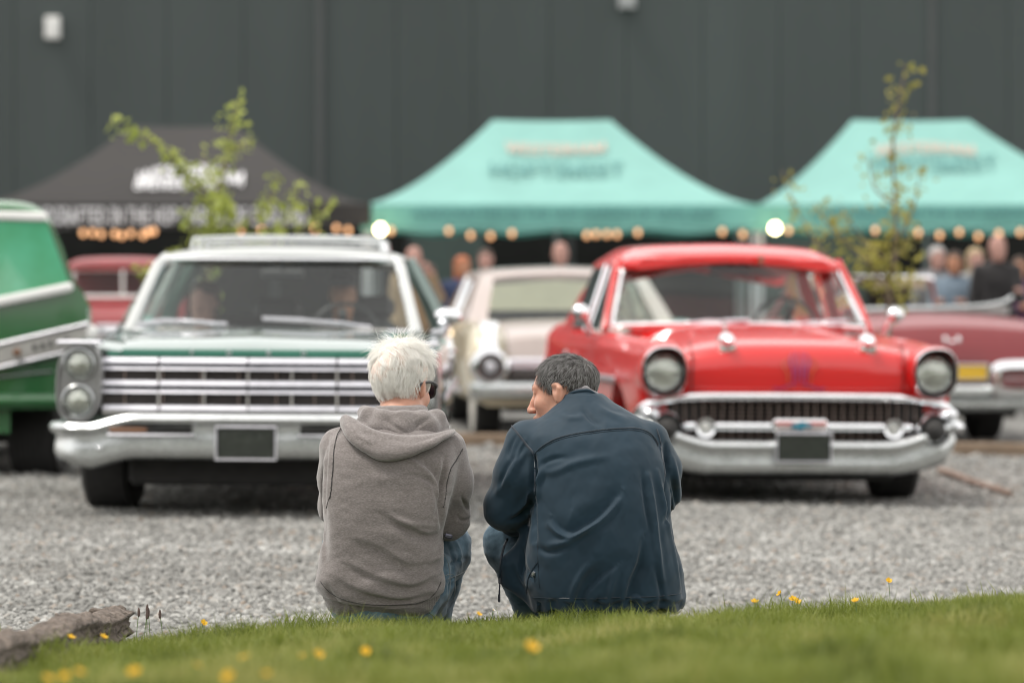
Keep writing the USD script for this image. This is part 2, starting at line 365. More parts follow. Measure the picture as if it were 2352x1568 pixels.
    for (px, spread, k, hh) in ((955, 40, 14, 0.085), (1000, 18, 8, 0.10), (1240, 30, 14, 0.05), (1330, 80, 28, 0.045), (1440, 60, 14, 0.045), (860, 60, 12, 0.045), (780, 30, 8, 0.05), (1085, 80, 14, 0.04), (330, 60, 14, 0.045), (1700, 200, 30, 0.035), (2050, 200, 30, 0.035)):
        xx = (px + rng.normal(0, spread, k) - 1176) / F * 11.5; yy = edge_y(xx) - rng.uniform(0.02, 0.16, k)
        tall.append(blades(xx, yy, hh * rng.uniform(0.6, 1.15, k), rng.uniform(0.003, 0.006, k)))
    xx = rng.uniform(-2.2, 2.3, 1500); yy = edge_y(xx) - rng.uniform(-0.03, 0.05, 1500) ; tall.append(blades(xx, yy, rng.uniform(0.015, 0.05, 1500), rng.uniform(0.002, 0.004, 1500)))
    # broad clover-like leaves
    k = 12000; xx = rng.uniform(-2.0, 2.1, k); dd = rng.uniform(0.02, 5.6, k); yy = edge_y(xx) - dd; ok = (yy > 5.8) & (np.abs(xx) < yy * 0.137 + 0.12); xx, yy = xx[ok], yy[ok]
    tall.append(blades(xx, yy, rng.uniform(0.015, 0.03, len(xx)), rng.uniform(0.008, 0.015, len(xx))))
    obj('grass', parts + tall, gm, smooth=False, label='short green grass with clover on the foreground bank', cat='grass', kind='stuff')
verge()

# timber edging along the back of the gravel, and a stake lying on it
wood_old = mat('weathered_timber', (0.22, 0.16, 0.11), 0.9, var=0.35, vscale=6, stretch=(1, 8, 8), bump=0.5, bscale=40, bdist=0.006)
t = thing('timber_edging', 'long weathered timber edging lying across the gravel behind the front cars', 'timber edging', (0.0, 29.6, 0.0))
for k in range(8):
    x = -9.6 + 2.4 * k
    obj('sleeper', moved(rot(box((0, 0, 0), (2.38, 0.14, 0.10), 0.012), (0, 1, 0), 1.03), (x + 1.2, 0.02 * math.sin(k * 2.1), float(ground_z(min(max(x, -8), 8))) + 0.03)), wood_old, t)
wood_brown = mat('rusty_brown_timber', (0.26, 0.19, 0.15), 0.85, var=0.3, vscale=10)
a, b = W(2160, 1066, 26.2), W(2318, 1112, 23.3); a[2] = gz(a[0], a[1]) + 0.03; b[2] = gz(b[0], b[1]) + 0.03
c = (a + b) / 2
obj('wooden_stake', tube(np.linspace(a, b, 9) - c + np.stack([0.01 * np.sin(np.arange(9)), 0 * np.arange(9), 0 * np.arange(9)], -1), np.linspace(0.024, 0.018, 9), 7), wood_brown, label='brown wooden stake lying on the gravel beside the red car', cat='stake')
UsdGeom.Xformable(stage.GetPrimAtPath('/World/wooden_stake')).AddTranslateOp().Set(Gf.Vec3d(*map(float, c)))

# ---------------------------------------------------------------- warehouse behind everything
WY = 62.0
def warehouse():
    clad = mat('dark_grey_cladding', (0.047, 0.060, 0.058), 0.55, 0.0, spec=0.35, var=0.16, vscale=0.5, stretch=(1, 1, 0.12), detail=6)
    seam_m = mat('cladding_joint', (0.055, 0.062, 0.062), 0.55, var=0.1)
    shade_m = mat('under_tent_shade', (0.012, 0.013, 0.012), 0.85, spec=0.1, var=0.3, vscale=1)
    panel_g = mat('grey_green_panel', (0.060, 0.085, 0.077), 0.7, spec=0.2, var=0.12, vscale=1.5)
    t = thing('warehouse', 'dark slate grey metal clad warehouse wall filling the background', 'warehouse', (0, WY, 0))
    x_at = lambda px: (px - 1176) / F * WY
    joints = [x_at(735) - 9.87 + 1.2343 * k for k in range(30)]
    cuts = [j for j in joints if -19 < j < 17]
    for a_, b_ in zip(cuts[:-1], cuts[1:]):
        obj('cladding_panel', box(((a_ + b_) / 2, 0.06, 6.4), (b_ - a_ - 0.003, 0.08, 8.0), 0.01), clad, t)
    obj('backing_wall', box((0, 0.9, 5.2), (38, 1.6, 10.4)), seam_m, t)
    for px in (735, 2140):
        obj('cover_strip', box((x_at(px), 0.0, 6.4), (0.12, 0.06, 8.0), 0.015), seam_m, t)
    # panels under the tents; the dark ones carry the shade there in their colour
    for a_, b_, mm in ((-200, 620, shade_m), (640, 930, shade_m), (945, 1110, panel_g), (1120, 1300, shade_m), (1320, 1740, shade_m), (1760, 1990, panel_g), (2000, 2140, shade_m), (2160, 2560, shade_m)):
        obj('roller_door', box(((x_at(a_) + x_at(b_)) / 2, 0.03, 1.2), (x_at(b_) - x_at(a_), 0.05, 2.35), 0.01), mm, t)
    obj('eaves_flashing', box((0, 0.02, 10.45), (38, 0.2, 0.1), 0.02), seam_m, t)
    white_box = mat('white_lamp_housing', (0.72, 0.72, 0.70), 0.5, var=0.05)
    grey_box = mat('grey_lamp_housing', (0.32, 0.33, 0.33), 0.5, var=0.05)
    for px, py, wpx, hpx, mm, lab in ((122, 65, 34, 52, white_box, 'white box shaped wall light high on the left of the dark wall'), (1440, 6, 40, 32, grey_box, 'small grey wall light at the top middle of the dark wall')):
        p = W(px, py, WY - 0.12); w_, h_ = wpx / F * WY, hpx / F * WY
        q = thing('wall_light', lab, 'wall light', p)
        obj('housing', box((0, 0, 0), (w_, 0.16, h_), 0.02), mm, q)
        obj('bracket', box((0, 0.11, 0), (w_ * 0.5, 0.06, h_ * 0.5), 0.01), grey_box, q)
        obj('diffuser', box((0, -0.085, -h_ * 0.08), (w_ * 0.8, 0.02, h_ * 0.7), 0.008), mm, q)
warehouse()

# ---------------------------------------------------------------- pop-up tents
TY = 55.0
def tent(name, label, cx_px, fabric, valance_m, frame_m, texts, ridge_px, eave=470, valance=532, peak=262, half_px=454):
    s = F / TY
    cx = (cx_px - 1176) / s; hw = half_px / s; hd = 1.95
    ze = EYE + (674 - eave) / s; zv = EYE + (674 - valance) / s; zp = EYE + (674 - peak) / s
    rx0, rx1 = (ridge_px[0] - 1176) / s - cx, (ridge_px[1] - 1176) / s - cx
    t = thing(name, label, 'gazebo tent', (cx, TY + hd, 0))
    def front(u, v):        # u: 0 eave .. 1 ridge, v: 0 left .. 1 right ; local coordinates
        x = (-hw + v * 2 * hw) * (1 - u) + (rx0 + v * (rx1 - rx0)) * u
        yy = -hd * (1 - u)
        sag = 0.10 * np.sin(np.pi * np.clip(v, 0, 1)) * (4 * u * (1 - u)) * 0.6 + 0.035 * np.sin(np.pi * v) * u
        z = ze + (zp - ze) * u ** 1.5 - sag * 0.5
        z = z + 0.035 * (meshkit.fbm(np.stack([x * 1.1 + cx, yy * 1.1, 0 * x], -1), 3, 12) - 0.5) * np.sin(np.pi * np.clip(v, 0, 1)) * np.sin(np.pi * np.clip(u, 0, 1))
        return np.stack([x, yy, z], -1)
    U, V = np.meshgrid(np.linspace(0, 1, 25), np.linspace(0, 1, 41), indexing='ij')
    f_ = front(U, V); b_ = f_ * [1, -1, 1]
    def side(sgn):
        e0 = front(U[:, :1], 0 * U[:, :1] + (0 if sgn < 0 else 1))            # hip edge, front
        Vs = np.linspace(0, 1, 15)[None, :, None]
        P = e0 * (1 - Vs) + (e0 * [1, -1, 1]) * Vs
        P[..., 2] -= 0.05 * np.sin(np.pi * Vs[..., 0]) * (1 - U[:, :15]) * U[:, :15] * 4
        return P
    roof = [sheet(f_), flip(sheet(b_)), flip(sheet(side(-1))), sheet(side(1))]
    obj('roof', roof, fabric, t, smooth=40)
    # valance: four hanging strips with a soft wave along the hem
    def strip(p0, p1, n):
        q = np.linspace(0, 1, n); P = p0[None] + (p1 - p0)[None] * q[:, None]; nrm = np.array([-(p1 - p0)[1], (p1 - p0)[0], 0.0]); nrm /= np.linalg.norm(nrm)
        rows = []
        for k, zz in enumerate(np.linspace(ze, zv, 6)):
            r = P.copy(); r[:, 2] = zz + (0.025 * np.sin(q * 9 * np.pi) * (k / 5) if k else 0); r += nrm * (0.03 * np.sin(q * 23) * k / 5)[:, None]; rows.append(r)
        return sheet(np.array(rows))
    C = [np.array([-hw, -hd, 0]), np.array([hw, -hd, 0]), np.array([hw, hd, 0]), np.array([-hw, hd, 0])]
    for k in range(4):
        obj('valance', flip(strip(C[k], C[(k + 1) % 4], 49)), valance_m, t, smooth=True)
    for sx in (-1, 0, 1):
        for sy in (-1, 1):
            if sx == 0 and sy == -1: continue
            obj('leg', [box((sx * (hw - 0.05), sy * (hd - 0.05), (ze - 0.05) / 2), (0.075, 0.075, ze - 0.05), 0.01), box((sx * (hw - 0.05), sy * (hd - 0.05), 0.02), (0.16, 0.16, 0.03), 0.005)], frame_m, t)
    for sy in (-1, 1):
        obj('truss', [tube([(-hw, sy * (hd - 0.05), ze - 0.06), (hw, sy * (hd - 0.05), ze - 0.06)], 0.018, 6)] + [tube([(-hw + 2 * hw * k / 8, sy * (hd - 0.05), ze - 0.06 - 0.25 * (k % 2)), (-hw + 2 * hw * (k + 1) / 8, sy * (hd - 0.05), ze - 0.06 - 0.25 * ((k + 1) % 2))], 0.014, 6) for k in range(8)], frame_m, t)
    obj('ridge_pole', tube([(rx0, 0, zp - 0.07), (rx1, 0, zp - 0.07)], 0.022, 8), frame_m, t)
    us = np.linspace(0, 1, 400); zs_ = ze + (zp - ze) * us ** 1.5
    for word, px0, px1, py, hpx, mm, arch, where in texts:
        hgt = hpx / s
        v, fc = tri(meshkit.text_mesh(word, hgt, 0.003, bold=True)); v = v.copy()
        w0 = v[:, 0].max(); v[:, 0] *= (px1 - px0) / s / w0
        cxl = ((px0 + px1) / 2 - 1176) / s - cx
        xl = v[:, 0] - (px1 - px0) / s / 2
        zz = EYE + (674 - py) / s + v[:, 1] - arch * (xl / ((px1 - px0) / s / 2)) ** 2
        if where == 'roof':
            u = np.interp(zz, zs_, us); yy = -hd * (1 - u) - 0.03 - v[:, 2] * 0.5
            dx = np.gradient(zs_, us); nz = 0.02
            P = np.stack([cxl + xl, yy, zz + nz], -1)
        else:
            P = np.stack([cxl + xl, np.full(len(v), -hd - 0.05) - v[:, 2], zz], -1)
        obj('lettering', (P, fc), mm, t, smooth=False)
    return t
teal = mat('teal_canvas_lit', (0.29, 0.58, 0.53), 0.75, var=0.07, vscale=1.2, bump=0.5, bscale=5, bdist=0.02, trans=0.25)  # paler than the valance: sun and glow put into the cloth colour
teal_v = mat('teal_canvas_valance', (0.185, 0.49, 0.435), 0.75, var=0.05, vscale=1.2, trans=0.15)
blk_c = mat('charcoal_canvas', (0.018, 0.016, 0.0155), 0.7, var=0.08, vscale=1.2, bump=0.2, bscale=5, bdist=0.02)
frame_w = mat('tent_frame_grey', (0.50, 0.50, 0.52), 0.4, 0.3, var=0.05)
ink_w = mat('white_lettering', (0.78, 0.78, 0.80), 0.7, var=0.04)
ink_o = mat('orange_lettering', (0.55, 0.42, 0.35), 0.7, var=0.04)
ink_d = mat('dark_green_lettering', (0.10, 0.28, 0.27), 0.7, var=0.04)
SL = 'HANDCRAFTED IN THE HOP GARDEN OF ENGLAND'
tent('gazebo_tent', 'black gazebo tent with white lettering at the left of the wall', 400, blk_c, blk_c, frame_w,
     [('WESTERHAM', 300, 550, 408, 32, ink_w, 0.12, 'roof'), ('BREWERY CO', 298, 490, 434, 24, ink_w, 0.0, 'roof'), (SL, 45, 705, 514, 36, ink_w, 0.0, 'valance')], (272, 520), eave=468, valance=520, peak=276)
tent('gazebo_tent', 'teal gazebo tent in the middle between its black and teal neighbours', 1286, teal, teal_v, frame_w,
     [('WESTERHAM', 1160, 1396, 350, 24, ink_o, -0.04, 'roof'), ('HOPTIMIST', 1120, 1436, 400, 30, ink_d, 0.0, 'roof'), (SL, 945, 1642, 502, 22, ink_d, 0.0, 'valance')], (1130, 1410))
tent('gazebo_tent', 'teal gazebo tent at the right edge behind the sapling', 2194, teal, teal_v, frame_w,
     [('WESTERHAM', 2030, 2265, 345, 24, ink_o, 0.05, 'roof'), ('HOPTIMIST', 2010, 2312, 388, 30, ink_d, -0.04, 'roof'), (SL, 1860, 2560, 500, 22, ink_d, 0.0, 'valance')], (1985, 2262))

# festoon bulbs under the valances, and the two big lamps
def bulb_label(k, spots):
    px = spots[k][0]
    if px < 420: n, where = sum(1 for q in spots if q[0] < px), 'bulb from the left in the cluster under the black tent'
    elif px < 830: n, where = sum(1 for q in spots if 420 < q[0] < px), 'bulb from the left above the wagon roof rack, black tent'
    elif px < 1250: n, where = sum(1 for q in spots if 830 < q[0] < px), 'bulb from the left under the left half of the middle teal tent'
    elif px < 1740: n, where = sum(1 for q in spots if 1250 < q[0] < px), 'bulb from the left under the right half of the middle teal tent'
    else: n, where = sum(1 for q in spots if 1740 < q[0] < px), 'bulb from the left under the right teal tent'
    return 'orange ' + ('first', 'second', 'third', 'fourth', 'fifth', 'sixth', 'seventh', 'eighth', 'ninth')[n] + ' ' + where
def bulbs():
    warm = mat('warm_bulb_glow', (0.9, 0.6, 0.35), 0.3, emit=(1.0, 0.40, 0.14), estr=0.55)
    bright = mat('bright_lamp_glow', (1, 1, 0.9), 0.3, emit=(1.0, 0.86, 0.42), estr=9.0)
    cap_m = black_plastic
    spots = [(191, 534), (213, 534), (233, 537), (264, 536), (280, 540), (301, 535), (328, 539), (341, 532), (354, 530), (552, 528), (601, 528), (724, 525), (773, 523), (800, 528),
             (898, 529), (1031, 529), (1081, 539), (1127, 541), (1176, 535), (1348, 539), (1369, 537), (1394, 537), (1417, 537), (1465, 533), (1659, 531), (1706, 537),
             (1811, 528), (2010, 528), (2109, 533), (2158, 539), (2203, 532), (2247, 542), (2294, 535), (2343, 532)]
    first = None
    for k, (px, py) in enumerate(spots):
        tent_name = 'the black tent' if px < 830 else ('the middle teal tent' if px < 1740 else 'the right teal tent')
        p = W(px, py, TY - 0.35)
        lab = bulb_label(k, spots)
        if first is None:
            first = thing('festoon_bulb', lab, 'light bulb', p, group=f'festoon bulbs under {tent_name}')
            obj('globe', lathe([(0.001, -0.055), (0.022, -0.048), (0.033, -0.03), (0.036, -0.008), (0.028, 0.02), (0.016, 0.038), (0.001, 0.04)], 14, 'z'), warm, first, smooth=True)
            obj('socket', lathe([(0.001, 0.035), (0.018, 0.036), (0.018, 0.09), (0.001, 0.092)], 12, 'z'), cap_m, first)
        else:
            q = numbered('/World', 'festoon_bulb'); x = UsdGeom.Xform.Define(stage, q)
            x.GetPrim().GetReferences().AddInternalReference(first); x.GetPrim().SetInstanceable(True)
            x.ClearXformOpOrder(); x.GetPrim().CreateAttribute('xformOp:translate', Sdf.ValueTypeNames.Double3).Set(Gf.Vec3d(*map(float, p)))
            tagp(x.GetPrim(), lab, 'light bulb', f'festoon bulbs under {tent_name}')
            x.GetPrim().CreateAttribute('xformOpOrder', Sdf.ValueTypeNames.TokenArray, False).Set(['xformOp:translate'])
    wire = []
    for a_, b_, name in ((30, 830, 'the black tent'), (845, 1740, 'the middle teal tent'), (1765, 2500, 'the right teal tent')):
        xs = np.linspace(a_, b_, 50); pts = np.array([W(x, 519 + 7 * abs(math.sin((x - a_) / (b_ - a_) * 4 * math.pi)), TY - 0.35) for x in xs]); c = pts.mean(0)
        w = thing('festoon_cable', f'thin black festoon cable strung along the front of {name}', 'cable', c)
        obj('cable', tube(pts - c, 0.008, 5), cap_m, w)
    for px, py, lab in ((874, 527, 'bright round lamp lit at the left corner of the middle teal tent'), (1780, 524, 'bright round lamp lit between the two teal tents')):
        p = W(px, py, TY - 0.30)
        q = thing('tent_lamp', lab, 'lamp', p)
        obj('globe', ellipsoid((0, 0, 0), (0.07, 0.07, 0.07), 3), bright, q, smooth=True)
        obj('bracket', [tube([(0, 0, 0.06), (0, 0, 0.16), (0, 0.2, 0.2)], 0.012, 6)], cap_m, q)
bulbs()
# ---------------------------------------------------------------- cars
def skin(stations, ny=60, nv=44, power=None):
    """closed body: half profiles (x, z) from top centre to bottom centre at several y, interpolated along both ways and mirrored"""
    ys = np.array([s[0] for s in stations], float); C = np.array([s[1] for s in stations], float)      # (S, P, 2)
    d = np.linalg.norm(np.diff(C, axis=1), axis=2).mean(0); tpar = np.r_[0, np.cumsum(np.maximum(d, 1e-3))]
    yy = np.unique(np.r_[ys, np.linspace(ys[0], ys[-1], ny)])
    Ci = PchipInterpolator(ys, C, axis=0)(yy)
    tt = np.unique(np.r_[tpar, np.linspace(0, tpar[-1], nv)])
    R = PchipInterpolator(tpar, Ci, axis=1)(tt)              # (Y, T, 2)
    R[:, 0, 0] = 0; R[:, -1, 0] = 0
    right = np.stack([R[..., 0], np.broadcast_to(yy[:, None], R.shape[:2]), R[..., 1]], -1)
    left = right[:, -2:0:-1] * [-1, 1, 1]
    return loft(np.concatenate([right, left], 1))
def cut(mesh, cutters):
    v, f = tri(mesh)
    m = m3.Manifold(m3.Mesh(np.asarray(v, np.float32), np.asarray(f, np.uint32)))
    if m.status() != m3.Error.NoError or m.num_tri() == 0:
        m = m3.Manifold(m3.Mesh(np.asarray(v, np.float32), np.asarray(f[:, ::-1], np.uint32)))
    if m.num_tri() == 0:
        return mesh
    for cc in cutters:
        m = m - cc
    mm = m.to_mesh(); return np.array(mm.vert_properties[:, :3], float), np.array(mm.tri_verts)
def arch(y, z, r, w=3.0):
    return m3.Manifold.cylinder(w, r, r, 40, True).rotate([0, 90, 0]).translate([0, y, z])
def arch_at(x0, x1, y, z, r):
    return m3.Manifold.cylinder(x1 - x0, r, r, 40, True).rotate([0, 90, 0]).translate([(x0 + x1) / 2, y, z])
def wheel(parent, c, R=0.35, w=0.22, steer=0.0, white=False, hub=None):
    q = sub(parent, 'wheel')
    def put(m): return moved(rot(m, (0, 0, 1), steer), c)
    prof = [(R * 0.62, -w * 0.40), (R * 0.72, -w * 0.47), (R * 0.88, -w * 0.5), (R * 0.96, -w * 0.46), (R, -w * 0.36)]
    for k in range(7):           # tread ribs
        a = -w * 0.34 + k * w * 0.68 / 6
        prof += [(R, a - 0.006), (R, a + 0.006), (R - 0.008, a + 0.008)] if k < 6 else [(R, a)]
    prof += [(R, w * 0.36), (R * 0.96, w * 0.46), (R * 0.88, w * 0.5), (R * 0.72, w * 0.47), (R * 0.62, w * 0.40)]
    obj('tyre', put(lathe(prof, 44, 'x')), rubber, q, smooth=30)
    if white:
        obj('whitewall', [put(lathe([(R * 0.68, s * (w * 0.475)), (R * 0.70, s * (w * 0.49)), (R * 0.87, s * (w * 0.515)), (R * 0.88, s * (w * 0.49))], 44, 'x')) for s in (-1, 1)], whitewall, q)
    obj('rim', put(lathe([(0.001, -w * 0.36), (R * 0.25, -w * 0.38), (R * 0.34, -w * 0.30), (R * 0.5, -w * 0.28), (R * 0.58, -w * 0.40), (R * 0.655, -w * 0.43), (R * 0.66, 0), (R * 0.655, w * 0.43), (R * 0.58, w * 0.40), (R * 0.5, w * 0.28), (R * 0.34, w * 0.30), (R * 0.25, w * 0.38), (0.001, w * 0.36)], 36, 'x')), hub or chrome, q)
    return q
def headlamp(parent, c, r, depth=0.10, bezel=True, name='headlight'):
    q = sub(parent, name)
    if bezel:
        obj('bezel', lathe([(r * 0.98, 0.03), (r * 0.97, -0.005), (r * 1.01, -0.016), (r * 1.08, -0.012), (r * 1.13, 0.02), (r * 1.13, 0.08), (r * 0.9, 0.08), (r * 0.98, 0.03)], 40, 'y', c), chrome_worn, q)
    obj('reflector', lathe([(0.001, 0.085), (r * 0.4, 0.07), (r * 0.75, 0.04), (r * 0.97, 0.0)], 40, 'y', c), lamp_inner, q, smooth=True)
    obj('lens', lathe([(0.001, -0.030), (r * 0.4, -0.026), (r * 0.75, -0.015), (r * 0.96, 0.0), (r * 0.96, 0.006), (r * 0.75, -0.008), (r * 0.4, -0.019), (0.001, -0.023)], 40, 'y', c), lens_glass, q, smooth=True)
    return q
def quadpane(bl, br, tl, tr, bulge=0.0, n=14, out=(0, -1, 0)):
    bl, br, tl, tr = map(lambda a: np.asarray(a, float), (bl, br, tl, tr))
    U, V = np.meshgrid(np.linspace(0, 1, 6), np.linspace(0, 1, n), indexing='ij'); U = U[..., None]; V = V[..., None]
    P = (bl * (1 - V) + br * V) * (1 - U) + (tl * (1 - V) + tr * V) * U
    return P + np.asarray(out, float) * bulge * (4 * V * (1 - V))
def bumper_loft(xs, center, section):
    """center(x) -> (y, z, tilt), section(x) -> list of (forward, up)"""
    rings = []
    for x in xs:
        y, z, nx = center(x); s = np.asarray(section(x), float)
        rings.append(np.stack([x + nx * s[:, 0], y - s[:, 0] * math.sqrt(max(1 - nx * nx, 0)), z + s[:, 1]], -1))
    return loft(rings)
def bench(parent, y, w=1.3, z0=0.35, zt=0.86, m=None, name='seat'):
    obj(name, [box((0, y, z0 + 0.06), (w, 0.50, 0.16), 0.05), box((0, y + 0.27, (z0 + zt) / 2 + 0.04), (w, 0.14, zt - z0), 0.05)], m or seat_dark, parent)
def steering(parent, c, r=0.19, tilt=-25):
    a = np.linspace(0, 2 * np.pi, 30, endpoint=False)
    ring = np.stack([r * np.cos(a), 0 * a, r * np.sin(a)], -1)
    m = [tube(ring, 0.012, 8, True), box((0, 0, 0), (2 * r, 0.02, 0.025), 0.008), tube([(0, -0.02, 0), (0, -0.3, -0.0)], 0.025, 8)]
    obj('steering_wheel', [moved(rot(k, (1, 0, 0), tilt), c) for k in m], black_plastic, parent)
def mirror_inside(parent, c):
    obj('interior_mirror', [box(c, (0.26, 0.03, 0.06), 0.02), tube([np.add(c, (0, 0, 0.02)), np.add(c, (0, -0.05, 0.08))], 0.008, 6)], black_plastic, parent)
def plate(parent, c, w, h, face=None, tilt=0.0):
    q = sub(parent, 'licence_plate')
    obj('plate', rot(box(c, (w, 0.012, h), 0.004), (1, 0, 0), tilt, c), face or black_gloss, q)
    x0, x1, z0, z1 = -w / 2 - 0.008, w / 2 + 0.008, -h / 2 - 0.008, h / 2 + 0.008
    fr = [box(np.add(c, (0, -0.004, z0)), (w + 0.024, 0.026, 0.009), 0.003), box(np.add(c, (0, -0.004, z1)), (w + 0.024, 0.026, 0.012), 0.003),
          box(np.add(c, (x0, -0.004, 0)), (0.009, 0.024, h + 0.02), 0.003), box(np.add(c, (x1, -0.004, 0)), (0.009, 0.024, h + 0.02), 0.003)]
    obj('frame', [rot(k, (1, 0, 0), tilt, c) for k in fr], alu, q)
def wiper(parent, a, b, c):
    """arm from a to b, blade b..c"""
    obj('wiper', [tube([a, np.add((np.asarray(a) + b) / 2, (0, -0.02, 0.01)), b], [0.010, 0.008, 0.006], 6), tube([b, c], 0.012, 5)], alu, parent)

# ---- sage green station wagon
pod_m = mat('lamp_pod_grey', (0.30, 0.30, 0.30), 0.35, 0.85, var=0.1, vscale=6)
def green_wagon():
    y0 = 19.6
    loc = (-1.358, y0, 0.0)
    t = thing('station_wagon', 'sage green station wagon with stacked headlights and chrome roof rack, facing the camera', 'car', loc, roty=0.35)
    def S(y, zt, zf, w, zb=0.27):
        return (y, [(0, zt + 0.006), (0.30, zt), (0.62, zt - 0.010), (0.70, zf - 0.012), (0.82, zf), (0.93 * w, zf - 0.006), (0.985 * w, zf - 0.05), (1.0 * w, 0.74), (0.995 * w, 0.55), (0.985 * w, 0.40), (0.95 * w, 0.31), (0.70 * w, zb), (0, zb)])
    body = skin([S(0.16, 0.862, 0.878, 0.97, 0.40), S(0.34, 0.900, 0.912, 0.98, 0.38), S(0.7, 0.925, 0.922, 0.99), S(1.3, 0.945, 0.925, 0.995), S(2.05, 0.955, 0.935, 1.0), S(2.3, 0.955, 0.94, 1.0), S(3.6, 0.95, 0.945, 1.0), S(5.0, 0.94, 0.94, 0.98), S(5.35, 0.90, 0.90, 0.95)], ny=50)
    body = cut(body, [arch_at(0.66, 1.2, 0.98, 0.34, 0.40), arch_at(-1.2, -0.66, 0.98, 0.34, 0.40), arch_at(0.66, 1.2, 4.05, 0.34, 0.40), arch_at(-1.2, -0.66, 4.05, 0.34, 0.40),
                      m3.Manifold.cube([1.36, 2.75, 0.7], True).translate([0, 3.72, 0.85])])
    obj('body', body, sage, t, smooth=28)
    obj('hood', skin([(0.112, [(0, 0.872), (0.25, 0.871), (0.64, 0.866), (0.655, 0.860), (0.64, 0.835), (0, 0.835)]), (0.135, [(0, 0.882), (0.25, 0.880), (0.64, 0.874), (0.655, 0.868), (0.64, 0.835), (0, 0.835)]), (0.34, [(0, 0.932), (0.25, 0.926), (0.645, 0.914), (0.655, 0.906), (0.64, 0.85), (0, 0.85)]), (0.8, [(0, 0.953), (0.25, 0.942), (0.645, 0.930), (0.655, 0.922), (0.64, 0.88), (0, 0.88)]), (2.0, [(0, 0.972), (0.25, 0.963), (0.645, 0.955), (0.655, 0.95), (0.64, 0.91), (0, 0.91)])], ny=30, nv=30), sage, t, smooth=30)
    obj('hood_lip', [box((0, 0.113, 0.853), (1.30, 0.03, 0.040), 0.006)] + [box((s * 0.69, 0.125, 0.846), (0.07, 0.03, 0.036), 0.006) for s in (-1, 1)], sage_lip, t)
    for x, ch in ((-0.287, 'F'), (-0.098, 'O'), (0.108, 'R'), (0.288, 'D')):
        v, f = tri(meshkit.text_mesh(ch, 0.026, 0.008, bold=True)); v = v - [v[:, 0].mean(), 0, 0]
        obj('hood_letter', (np.stack([x + v[:, 0], 0.095 - v[:, 2] * 0.5, 0.842 + v[:, 1]], -1), f), alu, t, smooth=False)
    # grille: five bright bars, two dark mesh rows with dividers, shallow V in plan
    def vbar(z, h, d=0.03, yf=0.06):
        out = []
        for sg in (-1, 1):
            for xa, xb in ((0.004, 0.452), (0.462, 0.745)):
                P = []
                for x in (xa, xb):
                    yy = yf + 0.028 * x / 0.745 * 1.0
                    P.append([(sg * x, yy - 0.010, z - h / 2), (sg * x, yy - 0.014, z - h / 2 + 0.003), (sg * x, yy - 0.003, z + h / 3), (sg * x, yy + 0.004, z + h / 2), (sg * x, yy + d, z + h / 2), (sg * x, yy + d, z - h / 2)])
                out.append(loft(P))
        return out
    for z, h in ((0.816, 0.028), (0.777, 0.022), (0.701, 0.028), (0.658, 0.023), (0.574, 0.027)):
        obj('grille_bar', vbar(z, h), alu, t)
    for z, h in ((0.739, 0.054), (0.616, 0.060)):
        obj('grille_mesh', box((0, 0.115, z), (1.50, 0.02, h + 0.02)), mesh_dark, t)
        n = 46
        for k in range(n):
            x = -0.73 + 1.46 * k / (n - 1)
            if k % 6 == 3:
                obj('grille_rib', box((x, 0.098, z), (0.006, 0.014, h + 0.01)), gold_dark, t, smooth=False)
        for x in (-0.457, -0.225, 0.0, 0.225, 0.457):
            obj('grille_divider', box((x, 0.080, z), (0.012, 0.03, h + 0.012), 0.004), grey_trim, t)
    obj('grille_backing', box((0, 0.15, 0.69), (1.56, 0.05, 0.32)), dark_under, t)
    obj('lower_grille_panel', box((0, 0.10, 0.548), (1.5, 0.05, 0.026), 0.008), grey_trim, t)
    for sg in (-1, 1):
        # stacked lamps in a bright oval pod
        pod = []
        for sc_, yy in ((1.0, 0.20), (1.0, 0.05), (0.97, 0.022), (0.90, 0.022), (0.86, 0.05)):
            a = np.linspace(0, 2 * np.pi, 48, endpoint=False); rx, rz = 0.122 * sc_, 0.205 * sc_
            p = 2.6; ca, sa = np.cos(a), np.sin(a)
            pod.append(np.stack([sg * 0.862 + np.sign(ca) * np.abs(ca) ** (2 / p) * rx - sg * 0.012 * sa, np.full(48, yy) + 0.02 * (sg * ca > 0), 0.700 + np.sign(sa) * np.abs(sa) ** (2 / p) * rz], -1))
        obj('lamp_pod', loft(pod), pod_m, t, smooth=50)
        obj('lamp_pod_cap', box((sg * 0.862, 0.10, 0.905), (0.23, 0.19, 0.022), 0.009), alu, t)
        headlamp(t, (sg * 0.862, 0.028, 0.794), 0.077)
        headlamp(t, (sg * 0.866, 0.028, 0.608), 0.077)
    # front bumper: bright upper roll, broad grey face, ends wrap back
    def cen(x):
        k = abs(x); e = np.clip((k - 0.70) / 0.30, 0, 1)
        yy = 0.0 + 0.05 * (k ** 2) + 0.30 * np.clip((k - 0.90) / 0.10, 0, 1) ** 2
        dz = -0.050 * np.clip((k - 0.58) / 0.20, 0, 1) ** 1.3 + 0.0
        nx = math.copysign(min(0.9, 0.1 * k + 0.75 * np.clip((k - 0.86) / 0.14, 0, 1)), x)
        return yy, 0.43 + dz, nx
    def sec(x):
        k = abs(x); e = np.clip((k - 0.78) / 0.22, 0, 1); lo = -0.118 + 0.06 * e ** 1.4
        return [(0.0, 0.118), (0.050, 0.112), (0.066, 0.090), (0.058, 0.068), (0.028, 0.055), (0.022, 0.030), (0.030, 0.0), (0.036, lo * 0.55), (0.026, lo * 0.85), (0.0, lo), (-0.05, lo), (-0.06, 0.0), (-0.05, 0.118)]
    xs = np.r_[-0.985, -0.97, -0.95, -0.92, -0.88, np.linspace(-0.83, 0.83, 41), 0.88, 0.92, 0.95, 0.97, 0.985]
